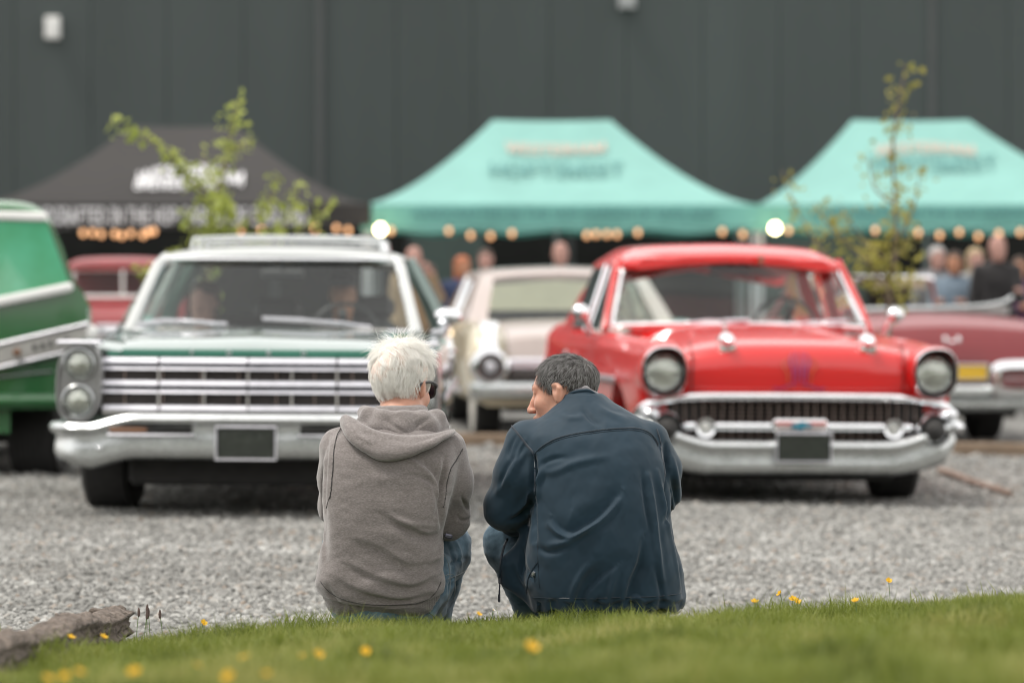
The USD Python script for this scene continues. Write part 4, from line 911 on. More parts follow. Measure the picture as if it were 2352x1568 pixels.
# ---- pink and cream saloon between the two front cars, seen from behind
def pink_saloon():
    loc = (0.62, 31.0, -0.03)
    t = thing('pink_saloon', 'dusty pink and cream saloon with round jet style tail light, parked behind the two men', 'car', loc, rotz=5.0)
    def S(y, zt, zf, w, zb=0.28):
        return (y, [(0, zt), (0.4, zt - 0.01), (0.68, zt - 0.03), (0.80, zf), (0.90 * w, zf - 0.015), (0.96 * w, zf - 0.10), (0.985 * w, 0.66), (0.97 * w, 0.5), (0.95 * w, 0.38), (0.8, zb), (0, zb)])
    body = cut(skin([S(0.05, 0.62, 0.74, 0.97), S(0.12, 0.80, 0.84, 0.99), S(0.4, 0.90, 0.93, 1.0), S(1.3, 0.96, 0.97, 1.0), S(3.4, 0.96, 0.95, 1.0), S(5.2, 0.90, 0.90, 0.97), S(5.45, 0.75, 0.75, 0.93)], ny=36), [arch_at(0.6, 1.2, 1.2, 0.32, 0.38), arch_at(-1.2, -0.6, 1.2, 0.32, 0.38), arch_at(-1.2, -0.6, 4.5, 0.32, 0.38), arch_at(0.6, 1.2, 4.5, 0.32, 0.38)])
    obj('body', body, cream_paint, t, smooth=30)
    obj('boot_lid', skin([(0.04, [(0, 0.66), (0.4, 0.66), (0.64, 0.65), (0.66, 0.62), (0, 0.60)]), (0.10, [(0, 0.83), (0.4, 0.825), (0.64, 0.80), (0.66, 0.77), (0, 0.60)]), (0.4, [(0, 0.925), (0.4, 0.915), (0.64, 0.89), (0.66, 0.86), (0, 0.7)]), (1.35, [(0, 0.975), (0.4, 0.965), (0.64, 0.945), (0.66, 0.92), (0, 0.8)])], ny=16, nv=24), pink_paint, t, smooth=40)
    rs = [(y, [(0, zc), (0.35, zc - 0.01), (w - 0.12, zc - 0.03), (w, ze), (w - 0.01, ze - 0.04), (w - 0.12, ze - 0.03), (0, zc - 0.05)]) for y, w, zc, ze in ((2.0, 0.66, 1.36, 1.30), (2.1, 0.72, 1.40, 1.32), (2.7, 0.76, 1.43, 1.34), (3.6, 0.74, 1.42, 1.33), (3.9, 0.68, 1.38, 1.30))]
    obj('roof', skin(rs, ny=16, nv=30), pink_paint, t, smooth=45)
    for sx in (-1, 1):
        obj('rear_pillar', loft([[(sx * 0.88, 1.35, 0.94), (sx * 0.90, 2.1, 0.94), (sx * 0.80, 2.1, 0.94), (sx * 0.72, 1.30, 0.94)], [(sx * 0.80, 1.75, 1.15), (sx * 0.82, 2.2, 1.15), (sx * 0.74, 2.2, 1.15), (sx * 0.66, 1.70, 1.15)], [(sx * 0.72, 2.05, 1.33), (sx * 0.73, 2.3, 1.33), (sx * 0.64, 2.3, 1.33), (sx * 0.60, 2.02, 1.33)]]), pink_paint, t)
        obj('windscreen_pillar', tube([(sx * 0.86, 4.4, 0.93), (sx * 0.68, 3.85, 1.34)], 0.035, 6), chrome, t)
        obj('side_glass', sheet(quadpane((sx * 0.88, 2.15, 0.95), (sx * 0.88, 4.3, 0.95), (sx * 0.73, 2.3, 1.32), (sx * 0.73, 3.85, 1.32), 0, 3)), glass, t, smooth=True)
        obj('door_pillar', tube([(sx * 0.885, 3.1, 0.94), (sx * 0.74, 3.1, 1.33)], 0.03, 6), chrome, t)
        # fin, chrome cone and round tail light
        q = sub(t, 'tail_light')
        c = np.array([sx * 0.80, -0.03, 0.60])
        obj('chrome_ring', lathe([(0.10, 0.0), (0.115, -0.03), (0.145, -0.02), (0.165, 0.04), (0.165, 0.18), (0.13, 0.30), (0.05, 0.42)], 36, 'y', c), chrome, q)
        obj('dark_lens', lathe([(0.04, -0.02), (0.06, -0.028), (0.09, -0.015), (0.105, 0.01), (0.10, 0.03), (0.04, 0.03)], 32, 'y', c), grey_lens, q)
        obj('centre_lamp', lathe([(0.001, -0.045), (0.03, -0.04), (0.045, -0.02), (0.045, 0.02)], 24, 'y', c), alu, q)
        obj('fin_cap', loft([[c + (-0.07, 0.02, 0.12), c + (0.07, 0.02, 0.12), c + (0.07, 0.4, 0.12), c + (-0.07, 0.4, 0.12)], [c + (-0.045, 0.06, 0.25), c + (0.045, 0.06, 0.25), c + (0.045, 0.5, 0.27), c + (-0.045, 0.5, 0.27)], [c + (-0.075, 0.10, 0.36), c + (0.075, 0.10, 0.36), c + (0.06, 0.7, 0.38), c + (-0.06, 0.7, 0.38)]]), chrome, q, smooth=30)
        wheel(t, (sx * 0.74, 1.2, 0.33), 0.33, 0.22, white=True); wheel(t, (sx * 0.74, 4.5, 0.33), 0.33, 0.22, white=True)
        obj('sill_trim', box((sx * 0.985, 2.8, 0.40), (0.02, 4.0, 0.05), 0.01), alu, t)
    obj('rear_window', sheet(quadpane((-0.70, 1.38, 0.965), (0.70, 1.38, 0.965), (-0.60, 2.04, 1.325), (0.60, 2.04, 1.325), 0.08)), glass, t, smooth=True)
    obj('windscreen', sheet(quadpane((0.78, 4.4, 0.95), (-0.78, 4.4, 0.95), (0.62, 3.88, 1.33), (-0.62, 3.88, 1.33), 0.0)), glass, t, smooth=True)
    bench(t, 2.5, 1.3, 0.4, 0.95); bench(t, 3.5, 1.3, 0.4, 1.0)
    obj('parcel_shelf', box((0, 1.75, 0.955), (1.3, 0.5, 0.02)), seat_dark, t)
    obj('rear_panel', box((0, 0.03, 0.62), (1.30, 0.06, 0.10), 0.02), alu, t)
    obj('rear_grille', box((0, 0.0, 0.53), (1.30, 0.05, 0.09), 0.015), mesh_dark, t)
    obj('rear_bumper', bumper_loft(np.linspace(-0.96, 0.96, 25), lambda x: (-0.04 + 0.1 * x ** 4, 0.42, 0.0), lambda x: [(0, 0.06), (0.05, 0.05), (0.07, 0.0), (0.05, -0.06), (0, -0.08), (-0.05, -0.08), (-0.05, 0.06)]), chrome_worn, t, smooth=45)
    plate(t, (0.1, -0.1, 0.42), 0.50, 0.11, yellow_plate)
    obj('chassis', box((0, 2.7, 0.28), (1.3, 4.6, 0.12), 0.03), dark_under, t)
    # orange glow reflected at the flank, put in as a small glowing ellipsoid
    obj('side_lamp', ellipsoid((-0.985, 2.6, 0.83), (0.02, 0.05, 0.05), 2), mat('warm_flank_glow', (0.9, 0.8, 0.6), 0.3, emit=(1.0, 0.72, 0.42), estr=3.0), t, smooth=True)
pink_saloon()

# ---- dark red convertible at the right edge, seen from behind
hood_cloth = mat('folded_hood_cloth', (0.16, 0.15, 0.145), 0.7, var=0.2)
def red_convertible():
    loc = (3.66, 31.8, -0.09)
    t = thing('red_convertible', 'dark red convertible with hood folded down and yellow rear plate at the right edge', 'car', loc, rotz=7.0)
    def S(y, zt, zf, w, zb=0.28):
        return (y, [(0, zt), (0.4, zt - 0.012), (0.70, zt - 0.035), (0.86, zf), (0.95 * w, zf - 0.03), (0.99 * w, zf - 0.12), (1.0 * w, 0.66), (0.98 * w, 0.5), (0.95 * w, 0.38), (0.8, zb), (0, zb)])
    body = cut(skin([S(0.02, 0.70, 0.68, 0.97), S(0.06, 0.84, 0.80, 0.985), S(0.2, 0.98, 0.93, 1.0), S(0.6, 1.06, 1.0, 1.01), S(1.5, 1.09, 1.04, 1.01), S(3.4, 1.06, 1.02, 1.0), S(5.2, 0.98, 0.95, 0.97), S(5.4, 0.8, 0.8, 0.94)], ny=36), [arch_at(0.62, 1.2, 1.15, 0.32, 0.38), arch_at(-1.2, -0.62, 1.15, 0.32, 0.38), arch_at(-1.2, -0.62, 4.5, 0.32, 0.38), arch_at(0.62, 1.2, 4.5, 0.32, 0.38), m3.Manifold.cube([1.4, 1.9, 0.7], True).translate([0, 3.0, 1.05])])
    obj('body', body, maroon, t, smooth=30)
    q = sub(t, 'folded_hood')
    obj('hood_cover', skin([(1.35, [(0, 1.11), (0.5, 1.105), (0.75, 1.09), (0.80, 1.07), (0, 1.05)]), (1.6, [(0, 1.12), (0.5, 1.13), (0.78, 1.145), (0.88, 1.13), (0, 1.05)]), (2.1, [(0, 1.11), (0.5, 1.12), (0.80, 1.15), (0.9, 1.12), (0, 1.05)])], ny=12, nv=24), hood_cloth, q)
    obj('hood_rim', tube(smoothline([(-0.85, 1.62, 1.10), (-0.4, 1.45, 1.115), (0, 1.40, 1.12), (0.5, 1.43, 1.135), (0.78, 1.5, 1.17), (0.90, 1.6, 1.22)], 40), 0.018, 8), chrome_worn, q)
    obj('boot_badge', [rot(ellipsoid((sg * 0.055, 0.08, 0.845), (0.022, 0.02, 0.055), 2), (1, 0, 0), 10, (0, 0.08, 0.845)) for sg in (-1, 1)] + [ellipsoid((0, 0.075, 0.835), (0.018, 0.015, 0.03), 2)], chrome, t)
    # windscreen frame in front of the seats
    P = quadpane((-0.80, 3.95, 1.03), (0.80, 3.95, 1.03), (-0.64, 3.55, 1.39), (0.64, 3.55, 1.39), -0.1)
    obj('windscreen', sheet(P), glass, t, smooth=True)
    obj('windscreen_frame', [tube(P[-1], 0.028, 8), tube(P[:, 0], 0.026, 8), tube(P[:, -1], 0.026, 8)], chrome, t)
    for sx in (-1, 1): obj('sun_visor', box((sx * 0.33, 3.50, 1.345), (0.50, 0.02, 0.10), 0.008), mat('tan_visor', (0.45, 0.36, 0.28), 0.7, var=0.08) if sx < 0 else MATS['tan_visor'], t)
    bench(t, 3.0, 1.3, 0.4, 1.02, seat_dark); bench(t, 2.3, 1.3, 0.4, 1.0, seat_dark)
    obj('rear_panel', box((0, 0.0, 0.60), (1.9, 0.05, 0.13), 0.02), mesh_dark, t)
    plate(t, (0.02, -0.05, 0.60), 0.50, 0.115, yellow_plate)
    for sg in (-1, 1):
        q = sub(t, 'tail_light')
        a = np.linspace(0, 2 * np.pi, 40, endpoint=False); p = 5
        rings = []
        for (rx, rz, yy) in ((0.37, 0.155, 0.08), (0.37, 0.155, -0.10), (0.345, 0.13, -0.125), (0.30, 0.085, -0.125), (0.285, 0.07, -0.06), (0.28, 0.065, 0.0)):
            rings.append(np.stack([sg * 0.66 + np.sign(np.cos(a)) * np.abs(np.cos(a)) ** (2 / p) * rx, np.full(40, yy), 0.545 + np.sign(np.sin(a)) * np.abs(np.sin(a)) ** (2 / p) * rz], -1))
        obj('chrome_loop', loft(rings, True), chrome, q, smooth=40)
        obj('red_lens', box((sg * 0.66, -0.02, 0.545), (0.55, 0.04, 0.11), 0.01), red_lens, q)
        for k in range(3): obj('lens_bar', box((sg * 0.66, -0.055, 0.515 + 0.03 * k), (0.54, 0.02, 0.006)), alu, q, smooth=False)
    obj('rear_bumper', [box((0, -0.05, 0.44), (0.62, 0.12, 0.10), 0.03), box((0, -0.03, 0.34), (1.95, 0.10, 0.12), 0.04)], chrome_worn, t)
    for sx in (-1, 1):
        wheel(t, (sx * 0.52 if sx > 0 else -0.74, 1.1, 0.33), 0.33, 0.24); wheel(t, (sx * 0.74, 4.5, 0.33), 0.33, 0.22)
    obj('chassis', box((0, 2.7, 0.28), (1.3, 4.6, 0.12), 0.03), dark_under, t)
red_convertible()

# ---- small old red pick-up at the back left
def red_pickup():
    loc = (W(262, 0, 37.5)[0], 37.5, 0.03)
    t = thing('red_pickup', 'small old red pick-up with pale window surround, far back between van and wagon', 'pick-up', loc, rotz=3)
    def S(y, zt, w): return (y, [(0, zt), (0.3, zt), (w - 0.10, zt - 0.02), (w - 0.02, zt - 0.08), (w, zt - 0.25), (w, 0.4), (w - 0.1, 0.32), (0, 0.32)])
    obj('bonnet', skin([S(0, 0.84, 0.42), S(0.05, 0.92, 0.46), S(0.6, 0.99, 0.50), S(1.1, 1.02, 0.52)], ny=12, nv=30), old_red, t)
    for sx in (-1, 1):
        obj('wing', skin([(0.1, [(0, 0.55), (0.12, 0.54), (0.16, 0.48), (0.16, 0.32), (0, 0.30)]), (0.35, [(0, 0.80), (0.13, 0.78), (0.18, 0.70), (0.18, 0.4), (0, 0.36)]), (0.8, [(0, 0.74), (0.13, 0.72), (0.18, 0.64), (0.18, 0.4), (0, 0.36)]), (1.3, [(0, 0.45), (0.13, 0.43), (0.18, 0.40), (0.18, 0.3), (0, 0.28)])], ny=14, nv=20) if False else moved(skin([(0.1, [(0, 0.55), (0.12, 0.54), (0.16, 0.48), (0.16, 0.32), (0, 0.30)]), (0.35, [(0, 0.80), (0.13, 0.78), (0.18, 0.70), (0.18, 0.4), (0, 0.36)]), (0.8, [(0, 0.74), (0.13, 0.72), (0.18, 0.64), (0.18, 0.4), (0, 0.36)]), (1.3, [(0, 0.45), (0.13, 0.43), (0.18, 0.40), (0.18, 0.3), (0, 0.28)])], ny=14, nv=20), (sx * 0.58, 0, 0)), old_red, t)
        headlamp(t, (sx * 0.50, 0.02, 0.80), 0.075)
        wheel(t, (sx * 0.60, 0.6, 0.31), 0.31, 0.17); wheel(t, (sx * 0.60, 2.9, 0.31), 0.31, 0.17)
        obj('cab_side', box((sx * 0.60, 1.62, 0.80), (0.06, 1.0, 0.80), 0.02), old_red, t)
        obj('cab_pillar', tube([(sx * 0.58, 1.14, 1.08), (sx * 0.545, 1.28, 1.40)], 0.035, 6), old_red, t)
    obj('cab_roof', skin([(1.14, [(0, 1.44), (0.35, 1.435), (0.52, 1.40), (0.55, 1.37), (0, 1.37)]), (1.35, [(0, 1.50), (0.35, 1.49), (0.52, 1.44), (0.56, 1.38), (0, 1.38)]), (1.95, [(0, 1.49), (0.35, 1.48), (0.52, 1.43), (0.56, 1.38), (0, 1.38)]), (2.1, [(0, 1.42), (0.35, 1.41), (0.5, 1.38), (0.52, 1.36), (0, 1.36)])], ny=10, nv=20), old_red, t)
    obj('cab_back', box((0, 2.10, 0.95), (1.16, 0.05, 0.9), 0.02), old_red, t)
    obj('scuttle', box((0, 1.12, 1.03), (1.16, 0.08, 0.10), 0.03), old_red, t)
    P = quadpane((-0.50, 1.12, 1.10), (0.50, 1.12, 1.10), (-0.46, 1.20, 1.37), (0.46, 1.20, 1.37))
    obj('windscreen', sheet(P), glass, t, smooth=True)
    obj('screen_surround', [tube(P[0], 0.022, 6), tube(P[-1], 0.022, 6), tube(P[:, 0], 0.022, 6), tube(P[:, -1], 0.022, 6), box((0.03, 1.14, 1.235), (0.03, 0.03, 0.27), 0.01)], white_paint, t)
    obj('cargo_bed', box((0, 2.75, 0.72), (1.2, 1.2, 0.45), 0.03), old_red, t)
    obj('grille', [box((0, -0.02, 0.66), (0.36, 0.03, 0.34), 0.02)], alu, t)
    obj('bumper', box((0, -0.10, 0.42), (1.3, 0.06, 0.11), 0.03), chrome_worn, t)
    obj('seat', box((0, 1.75, 0.85), (1.0, 0.3, 0.4), 0.05), seat_dark, t)
    obj('chassis', box((0, 1.7, 0.34), (0.9, 3.2, 0.12), 0.02), dark_under, t)
red_pickup()
# ---------------------------------------------------------------- people
def surface_nets(f, lo, hi, h):
    """smooth surface of f(points) = 0 as a closed mesh"""
    lo, hi = np.asarray(lo, float), np.asarray(hi, float)
    n = np.ceil((hi - lo) / h).astype(int) + 1
    ax = [(lo[k] + h * np.arange(n[k])).astype(np.float32) for k in range(3)]
    K = 4                                     # coarse pass first, then only the cells near the surface
    nc = (n + K - 1) // K + 1
    cx = [(lo[k] + h * K * np.arange(nc[k])).astype(np.float32) for k in range(3)]
    Pc = np.stack(np.meshgrid(*cx, indexing='ij'), -1).reshape(-1, 3)
    gc = np.asarray(f(Pc), np.float32).reshape(nc)
    up = gc
    for k in range(3):
        a = np.arange(n[k]) / K; i0 = np.minimum(a.astype(int), nc[k] - 2); t = (a - i0).astype(np.float32)
        sh = [1, 1, 1]; sh[k] = -1; t = t.reshape(sh)
        up = np.take(up, i0, k) * (1 - t) + np.take(up, i0 + 1, k) * t
    g = up.astype(np.float32); near = np.argwhere(np.abs(g) < h * K * 1.15)
    for i in range(0, len(near), 300000):
        q = near[i:i + 300000]; g[q[:, 0], q[:, 1], q[:, 2]] = f((lo + h * q).astype(np.float32))
    s = g < 0
    c = [s[a:n[0] - 1 + a, b:n[1] - 1 + b, d:n[2] - 1 + d] for a in (0, 1) for b in (0, 1) for d in (0, 1)]
    cnt = sum(x.astype(np.int8) for x in c)
    act = (cnt > 0) & (cnt < 8)
    I = np.argwhere(act); idx = np.full(act.shape, -1, np.int64); idx[act] = np.arange(len(I))
    acc = np.zeros((len(I), 3)); num = np.zeros(len(I))
    corner = [np.array([a, b, d]) for a in (0, 1) for b in (0, 1) for d in (0, 1)]
    for a in range(8):
        for b in range(a + 1, 8):
            if np.abs(corner[a] - corner[b]).sum() != 1: continue
            A, B = I + corner[a], I + corner[b]
            ga, gb = g[A[:, 0], A[:, 1], A[:, 2]], g[B[:, 0], B[:, 1], B[:, 2]]
            m = (ga < 0) != (gb < 0)
            t = (ga[m] / (ga[m] - gb[m]))[:, None]
            acc[m] += A[m] * (1 - t) + B[m] * t; num[m] += 1
    V = lo + h * acc / num[:, None]
    Fs = []
    for k in range(3):
        u, w = (k + 1) % 3, (k + 2) % 3
        sl0 = [slice(1, None)] * 3; sl0[k] = slice(0, n[k] - 1); sl1 = list(sl0); sl1[k] = slice(1, n[k])
        for d in (u, w):
            sl0[d] = slice(1, n[d] - 1); sl1[d] = slice(1, n[d] - 1)
        s0, s1 = s[tuple(sl0)], s[tuple(sl1)]
        E = np.argwhere(s0 != s1); inside = s0[s0 != s1]
        E = E + np.array([0 if q == k else 1 for q in range(3)])
        eu, ew = np.eye(3, dtype=int)[u], np.eye(3, dtype=int)[w]
        q = [idx[tuple((E - a * eu - b * ew).T)] for a, b in ((1, 1), (0, 1), (0, 0), (1, 0))]
        Q = np.stack(q, -1); Q[~inside] = Q[~inside][:, ::-1]
        Fs.append(Q)
    Q = np.vstack(Fs)
    return V, np.vstack([Q[:, [0, 1, 2]], Q[:, [0, 2, 3]]])
def keep_biggest(m):
    return m
def smin(a, b, k):
    hh = np.clip(0.5 + 0.5 * (b - a) / k, 0, 1)
    return b + (a - b) * hh - k * hh * (1 - hh)
def cap(p, a, b, ra, rb):
    a, b = np.asarray(a, np.float32), np.asarray(b, np.float32); d = b - a; L = float(d @ d)
    t = np.clip((p - a) @ d / L, 0, 1)
    return np.linalg.norm(p - a - t[:, None] * d, axis=1) - (ra + t * (rb - ra))
def ell(p, c, r, R=None):
    q = p - np.asarray(c, np.float32)
    if R is not None: q = q @ np.asarray(R, np.float32)
    r = np.asarray(r, np.float32); k0 = np.linalg.norm(q / r, axis=1); k1 = np.linalg.norm(q / (r * r), axis=1)
    return k0 * (k0 - 1) / np.maximum(k1, 1e-6)
def chain(p, pts, rs, k=0.012):
    d = None
    for i in range(len(pts) - 1):
        e = cap(p, pts[i], pts[i + 1], rs[i], rs[i + 1]); d = e if d is None else smin(d, e, k)
    return d
class Stack:
    """trunk or garment given by rows: (z, x left, x right, y centre, half depth)"""
    def __init__(s, rows, power=2.4):
        r = np.array(sorted(rows), float); s.z0, s.z1, s.pw = r[0, 0], r[-1, 0], power
        s.f = PchipInterpolator(r[:, 0], np.stack([(r[:, 1] + r[:, 2]) / 2, (r[:, 2] - r[:, 1]) / 2, r[:, 3], r[:, 4]], -1))
    def __call__(s, p, grow=0.0):
        zc = np.clip(p[:, 2], s.z0, s.z1); c = s.f(zc).astype(np.float32)
        a, b = c[:, 1] + grow, c[:, 3] + grow
        k = (np.abs((p[:, 0] - c[:, 0]) / a) ** s.pw + np.abs((p[:, 1] - c[:, 2]) / b) ** s.pw) ** (1 / s.pw)
        f = (k - 1) * np.minimum(a, b); dz = np.abs(p[:, 2] - zc) - grow * 0
        return np.where(dz > 0, np.hypot(np.maximum(f, 0), dz), np.maximum(f, -np.minimum(p[:, 2] - s.z0, s.z1 - p[:, 2]) - 0.02))
def normals(m):
    v, f = m; n = np.zeros_like(v); fn = np.cross(v[f[:, 1]] - v[f[:, 0]], v[f[:, 2]] - v[f[:, 0]])
    for k in range(3): np.add.at(n, f[:, k], fn)
    return n / np.maximum(np.linalg.norm(n, axis=1, keepdims=True), 1e-12)
def displaced(m, d):
    v, f = m; return v + normals(m) * d[:, None], f
def relax(m, it=2, lam=0.5):
    v, f = m; e = np.vstack([f[:, [0, 1]], f[:, [1, 2]], f[:, [2, 0]]]); e = np.vstack([e, e[:, ::-1]])
    deg = np.bincount(e[:, 0], minlength=len(v))[:, None]
    for _ in range(it):
        a = np.zeros_like(v); np.add.at(a, e[:, 0], v[e[:, 1]]); v = v + lam * (a / np.maximum(deg, 1) - v)
    return v, f
def seg_dist(q, line):
    """distance of points q (N, 2) to a polyline, and the position 0..1 along it"""
    best = np.full(len(q), 1e9); tt = np.zeros(len(q)); L = np.r_[0, np.cumsum(np.linalg.norm(np.diff(line, axis=0), axis=1))]
    sd = np.zeros(len(q))
    for i in range(len(line) - 1):
        a, b = line[i], line[i + 1]; d = b - a; l2 = max(d @ d, 1e-9)
        t = np.clip((q - a) @ d / l2, 0, 1); r = q - a - t[:, None] * d; dd = np.linalg.norm(r, axis=1)
        m = dd < best; best[m] = dd[m]; tt[m] = (L[i] + t[m] * (L[i + 1] - L[i])) / L[-1]; sd[m] = np.sign(d[0] * r[m, 1] - d[1] * r[m, 0])
    return best, tt, sd
def creases(m, items, face=0.15):
    """folds in cloth: each (polyline on the measuring grid, width, depth in metres[, lopsided]); depth > 0 is a ridge, < 0 a valley"""
    v, f = m; n = normals(m); q = scr(v); w = np.clip((face - n[:, 1]) / 0.4, 0, 1)
    d = np.zeros(len(v))
    for it in items:
        line, wd, dep = it[:3]; lop = it[3] if len(it) > 3 else 0.0
        line = smoothline(np.array(line, float), 24)
        r, t, sd = seg_dist(q, line); taper = np.clip(np.sin(np.pi * np.clip(t * 0.9 + 0.05, 0, 1)), 0, 1) ** 0.7
        x = r / wd
        if lop: x = np.where(sd * lop > 0, x * 0.45, x * 1.6)
        d += dep * taper * (np.exp(-x * x) - 0.35 * np.exp(-(x / 2.1) ** 2))
    return v + n * (d * w)[:, None], f
def on_cloth(m, line, n=60, lift=0.0015, near=7.0):
    """lays a line measured on the photograph onto the camera side of a garment"""
    v, f = m; nn = normals(m); ok = nn[:, 1] < 0.35; q = scr(v[ok]); tree = cKDTree(q); V, N = v[ok], nn[ok]
    out = []
    for p in smoothline(np.array(line, float), n):
        ids = tree.query_ball_point(p, near)
        if not ids: ids = [tree.query(p)[1]]
        ids = np.array(ids); ymin = V[ids, 1].min(); ids = ids[V[ids, 1] < ymin + 0.03]
        wgt = 1 / (np.linalg.norm(q[ids] - p, axis=1) + 0.5); y = (V[ids, 1] * wgt).sum() / wgt.sum(); nrm = (N[ids] * wgt[:, None]).sum(0); nrm /= np.linalg.norm(nrm)
        out.append(W(p[0], p[1], y) + nrm * lift)
    out = np.array(out); k = np.ones(5) / 5; sm_ = out.copy()
    for a in range(3 if n > 8 else 0): sm_[2:-2, a] = np.convolve(out[:, a], k, 'valid')
    return sm_
def frame(fwd, up):
    f = np.asarray(fwd, float); f /= np.linalg.norm(f); u = np.asarray(up, float); u -= f * (u @ f); u /= np.linalg.norm(u); l = np.cross(u, f)
    return np.stack([f, l, u], 1)          # columns: forward, left, up
def head_sdf(p, c, R, s=1.0, ears=True, dome=1.0):
    q = ((p - np.asarray(c, np.float32)) @ np.asarray(R, np.float32)) / s
    d = ell(q, (-0.012, 0, 0.030 * dome), (0.099, 0.078, 0.094 * dome))
    d = smin(d, ell(q, (0.030, 0, -0.045), (0.062, 0.060, 0.082)), 0.035)
    d = smin(d, ell(q, (0.050, 0, -0.092), (0.036, 0.036, 0.030)), 0.03)
    d = smin(d, cap(q, (0.000, 0.045, -0.075), (0.050, 0.022, -0.098), 0.022, 0.020), 0.02)
    d = smin(d, cap(q, (0.000, -0.045, -0.075), (0.050, -0.022, -0.098), 0.022, 0.020), 0.02)
    d = smin(d, chain(q, [(0.084, 0, 0.012), (0.098, 0, -0.020), (0.113, 0, -0.044)], [0.008, 0.009, 0.012]), 0.014)
    for sg in (-1, 1):
        d = smin(d, ell(q, (0.104, sg * 0.012, -0.048), (0.011, 0.008, 0.008)), 0.006)
        d = smin(d, cap(q, (0.084, sg * 0.012, 0.020), (0.070, sg * 0.045, 0.018), 0.012, 0.010), 0.012)
        d = smin(d, ell(q, (0.058, sg * 0.045, -0.035), (0.024, 0.018, 0.020)), 0.02)
        sock = ell(q, (0.092, sg * 0.031, -0.004), (0.016, 0.017, 0.011)); d = -smin(-d, sock, 0.008)
        d = smin(d, ell(q, (0.073, sg * 0.031, -0.003), (0.013, 0.013, 0.012)), 0.003)
        d = smin(d, cap(q, (0.088, sg * 0.018, 0.004), (0.078, sg * 0.046, 0.003), 0.0045, 0.004), 0.004)
        if ears:
            e = ell(q, (-0.008, sg * 0.079, -0.006), (0.018, 0.008, 0.030)); rimc = cap(q, (-0.018, sg * 0.085, 0.002), (0.003, sg * 0.080, 0.014), 0.006, 0.006); rim2 = cap(q, (-0.018, sg * 0.085, 0.002), (-0.005, sg * 0.078, -0.032), 0.0055, 0.007)
            e = smin(smin(e, rimc, 0.006), rim2, 0.006)
            e = -smin(-e, ell(q, (0.000, sg * 0.089, 0.001), (0.010, 0.010, 0.015)), 0.004)
            d = smin(d, e, 0.006)
    d = smin(d, ell(q, (0.090, 0, -0.070), (0.016, 0.024, 0.0065)), 0.008)
    d = smin(d, ell(q, (0.087, 0, -0.081), (0.015, 0.020, 0.0065)), 0.008)
    d = -smin(-d, cap(q, (0.107, -0.022, -0.0755), (0.107, 0.022, -0.0755), 0.003, 0.003), 0.003)
    return d * s
def hand_sdf(p, wrist, fwd, up, side, curl=0.9, s=1.0):
    """relaxed hand: palm, four bent fingers of unequal length, thumb from the side of the palm; side +1 = thumb towards the hand's left"""
    R = frame(fwd, up); q = ((p - np.asarray(wrist, np.float32)) @ np.asarray(R, np.float32)) / s
    d = ell(q, (0.045, 0, 0), (0.050, 0.040, 0.016)); d = smin(d, cap(q, (-0.02, 0, 0), (0.02, 0, 0), 0.026, 0.028), 0.02)
    for k, (ln, y) in enumerate(((0.072, 0.030), (0.082, 0.010), (0.076, -0.010), (0.060, -0.029))):
        a = np.array([0.078, y * side, 0.0]); pts = [a]; ang = 0.25
        for fr in (0.45, 0.32, 0.23):
            a = a + ln * fr * np.array([math.cos(ang * curl), 0, -math.sin(ang * curl)]); pts.append(a); ang += 0.75
        d = smin(d, chain(q, pts, [0.0095, 0.009, 0.008, 0.007], 0.004), 0.006)
    d = smin(d, chain(q, [(0.020, 0.028 * side, -0.004), (0.050, 0.056 * side, -0.014), (0.078, 0.052 * side, -0.026)], [0.014, 0.011, 0.009], 0.006), 0.010)
    return d * s

skin_m = mat('skin', (0.52, 0.27, 0.19), 0.5, spec=0.35, var=0.16, vscale=22, sss=0.12, bump=0.15, bscale=260, bdist=0.001, world=True)
skin_pale = mat('skin_pale', (0.40, 0.225, 0.185), 0.55, spec=0.3, var=0.10, vscale=20, world=True)
skin_tan = mat('skin_tan', (0.38, 0.18, 0.105), 0.55, spec=0.3, var=0.10, vscale=20, world=True)
hoodie_m = usdkit.material(stage, '/World/Looks/grey_marl_fleece', {
    'g': ('geometry', {}), 'mp': ('mapping', {'scale': (130, 130, 520)}), 'mp2': ('mapping', {'scale': (20, 20, 90)}), 'n': ('noise_texture', {'scale': 1.0, 'detail': 3, 'roughness': 0.7}), 'n2': ('noise_texture', {'scale': 1.0, 'detail': 4}),
    'r': ('rgb_ramp', {'ramp': [(0.30, (0.112, 0.099, 0.095)), (0.52, (0.158, 0.142, 0.137)), (0.72, (0.235, 0.217, 0.21))]}), 'r2': ('rgb_ramp', {'ramp': [(0.3, (0.90, 0.89, 0.88)), (0.7, (1.06, 1.05, 1.05))]}),
    'm': ('mix', {'mix_type': 'multiply', 'fac': 1.0}), 'b': ('bump', {'strength': 0.35, 'distance': 0.0012}), 'p': ('principled_bsdf', {'roughness': 0.92, 'specular_ior_level': 0.15, 'sheen_weight': 0.35, 'sheen_roughness': 0.5})},
    [('g.position', 'mp.vector'), ('g.position', 'mp2.vector'), ('mp.vector', 'n.vector'), ('mp2.vector', 'n2.vector'), ('n.fac', 'r.fac'), ('n2.fac', 'r2.fac'), ('r.color', 'm.color1'), ('r2.color', 'm.color2'), ('m.color', 'p.base_color'), ('n.fac', 'b.height'), ('b.normal', 'p.normal')], surface='p.BSDF')
jacket_m = mat('navy_softshell', (0.009, 0.029, 0.048), 0.70, spec=0.25, var=0.10, vscale=10, bump=0.10, bscale=700, bdist=0.0006, sheen=0.12, world=True)
fleece_m = mat('grey_fleece_lining', (0.22, 0.21, 0.22), 0.95, var=0.2, vscale=200, sheen=0.4, world=True)
seam_m2 = mat('dark_seam_thread', (0.045, 0.042, 0.042), 0.8, var=0.2)
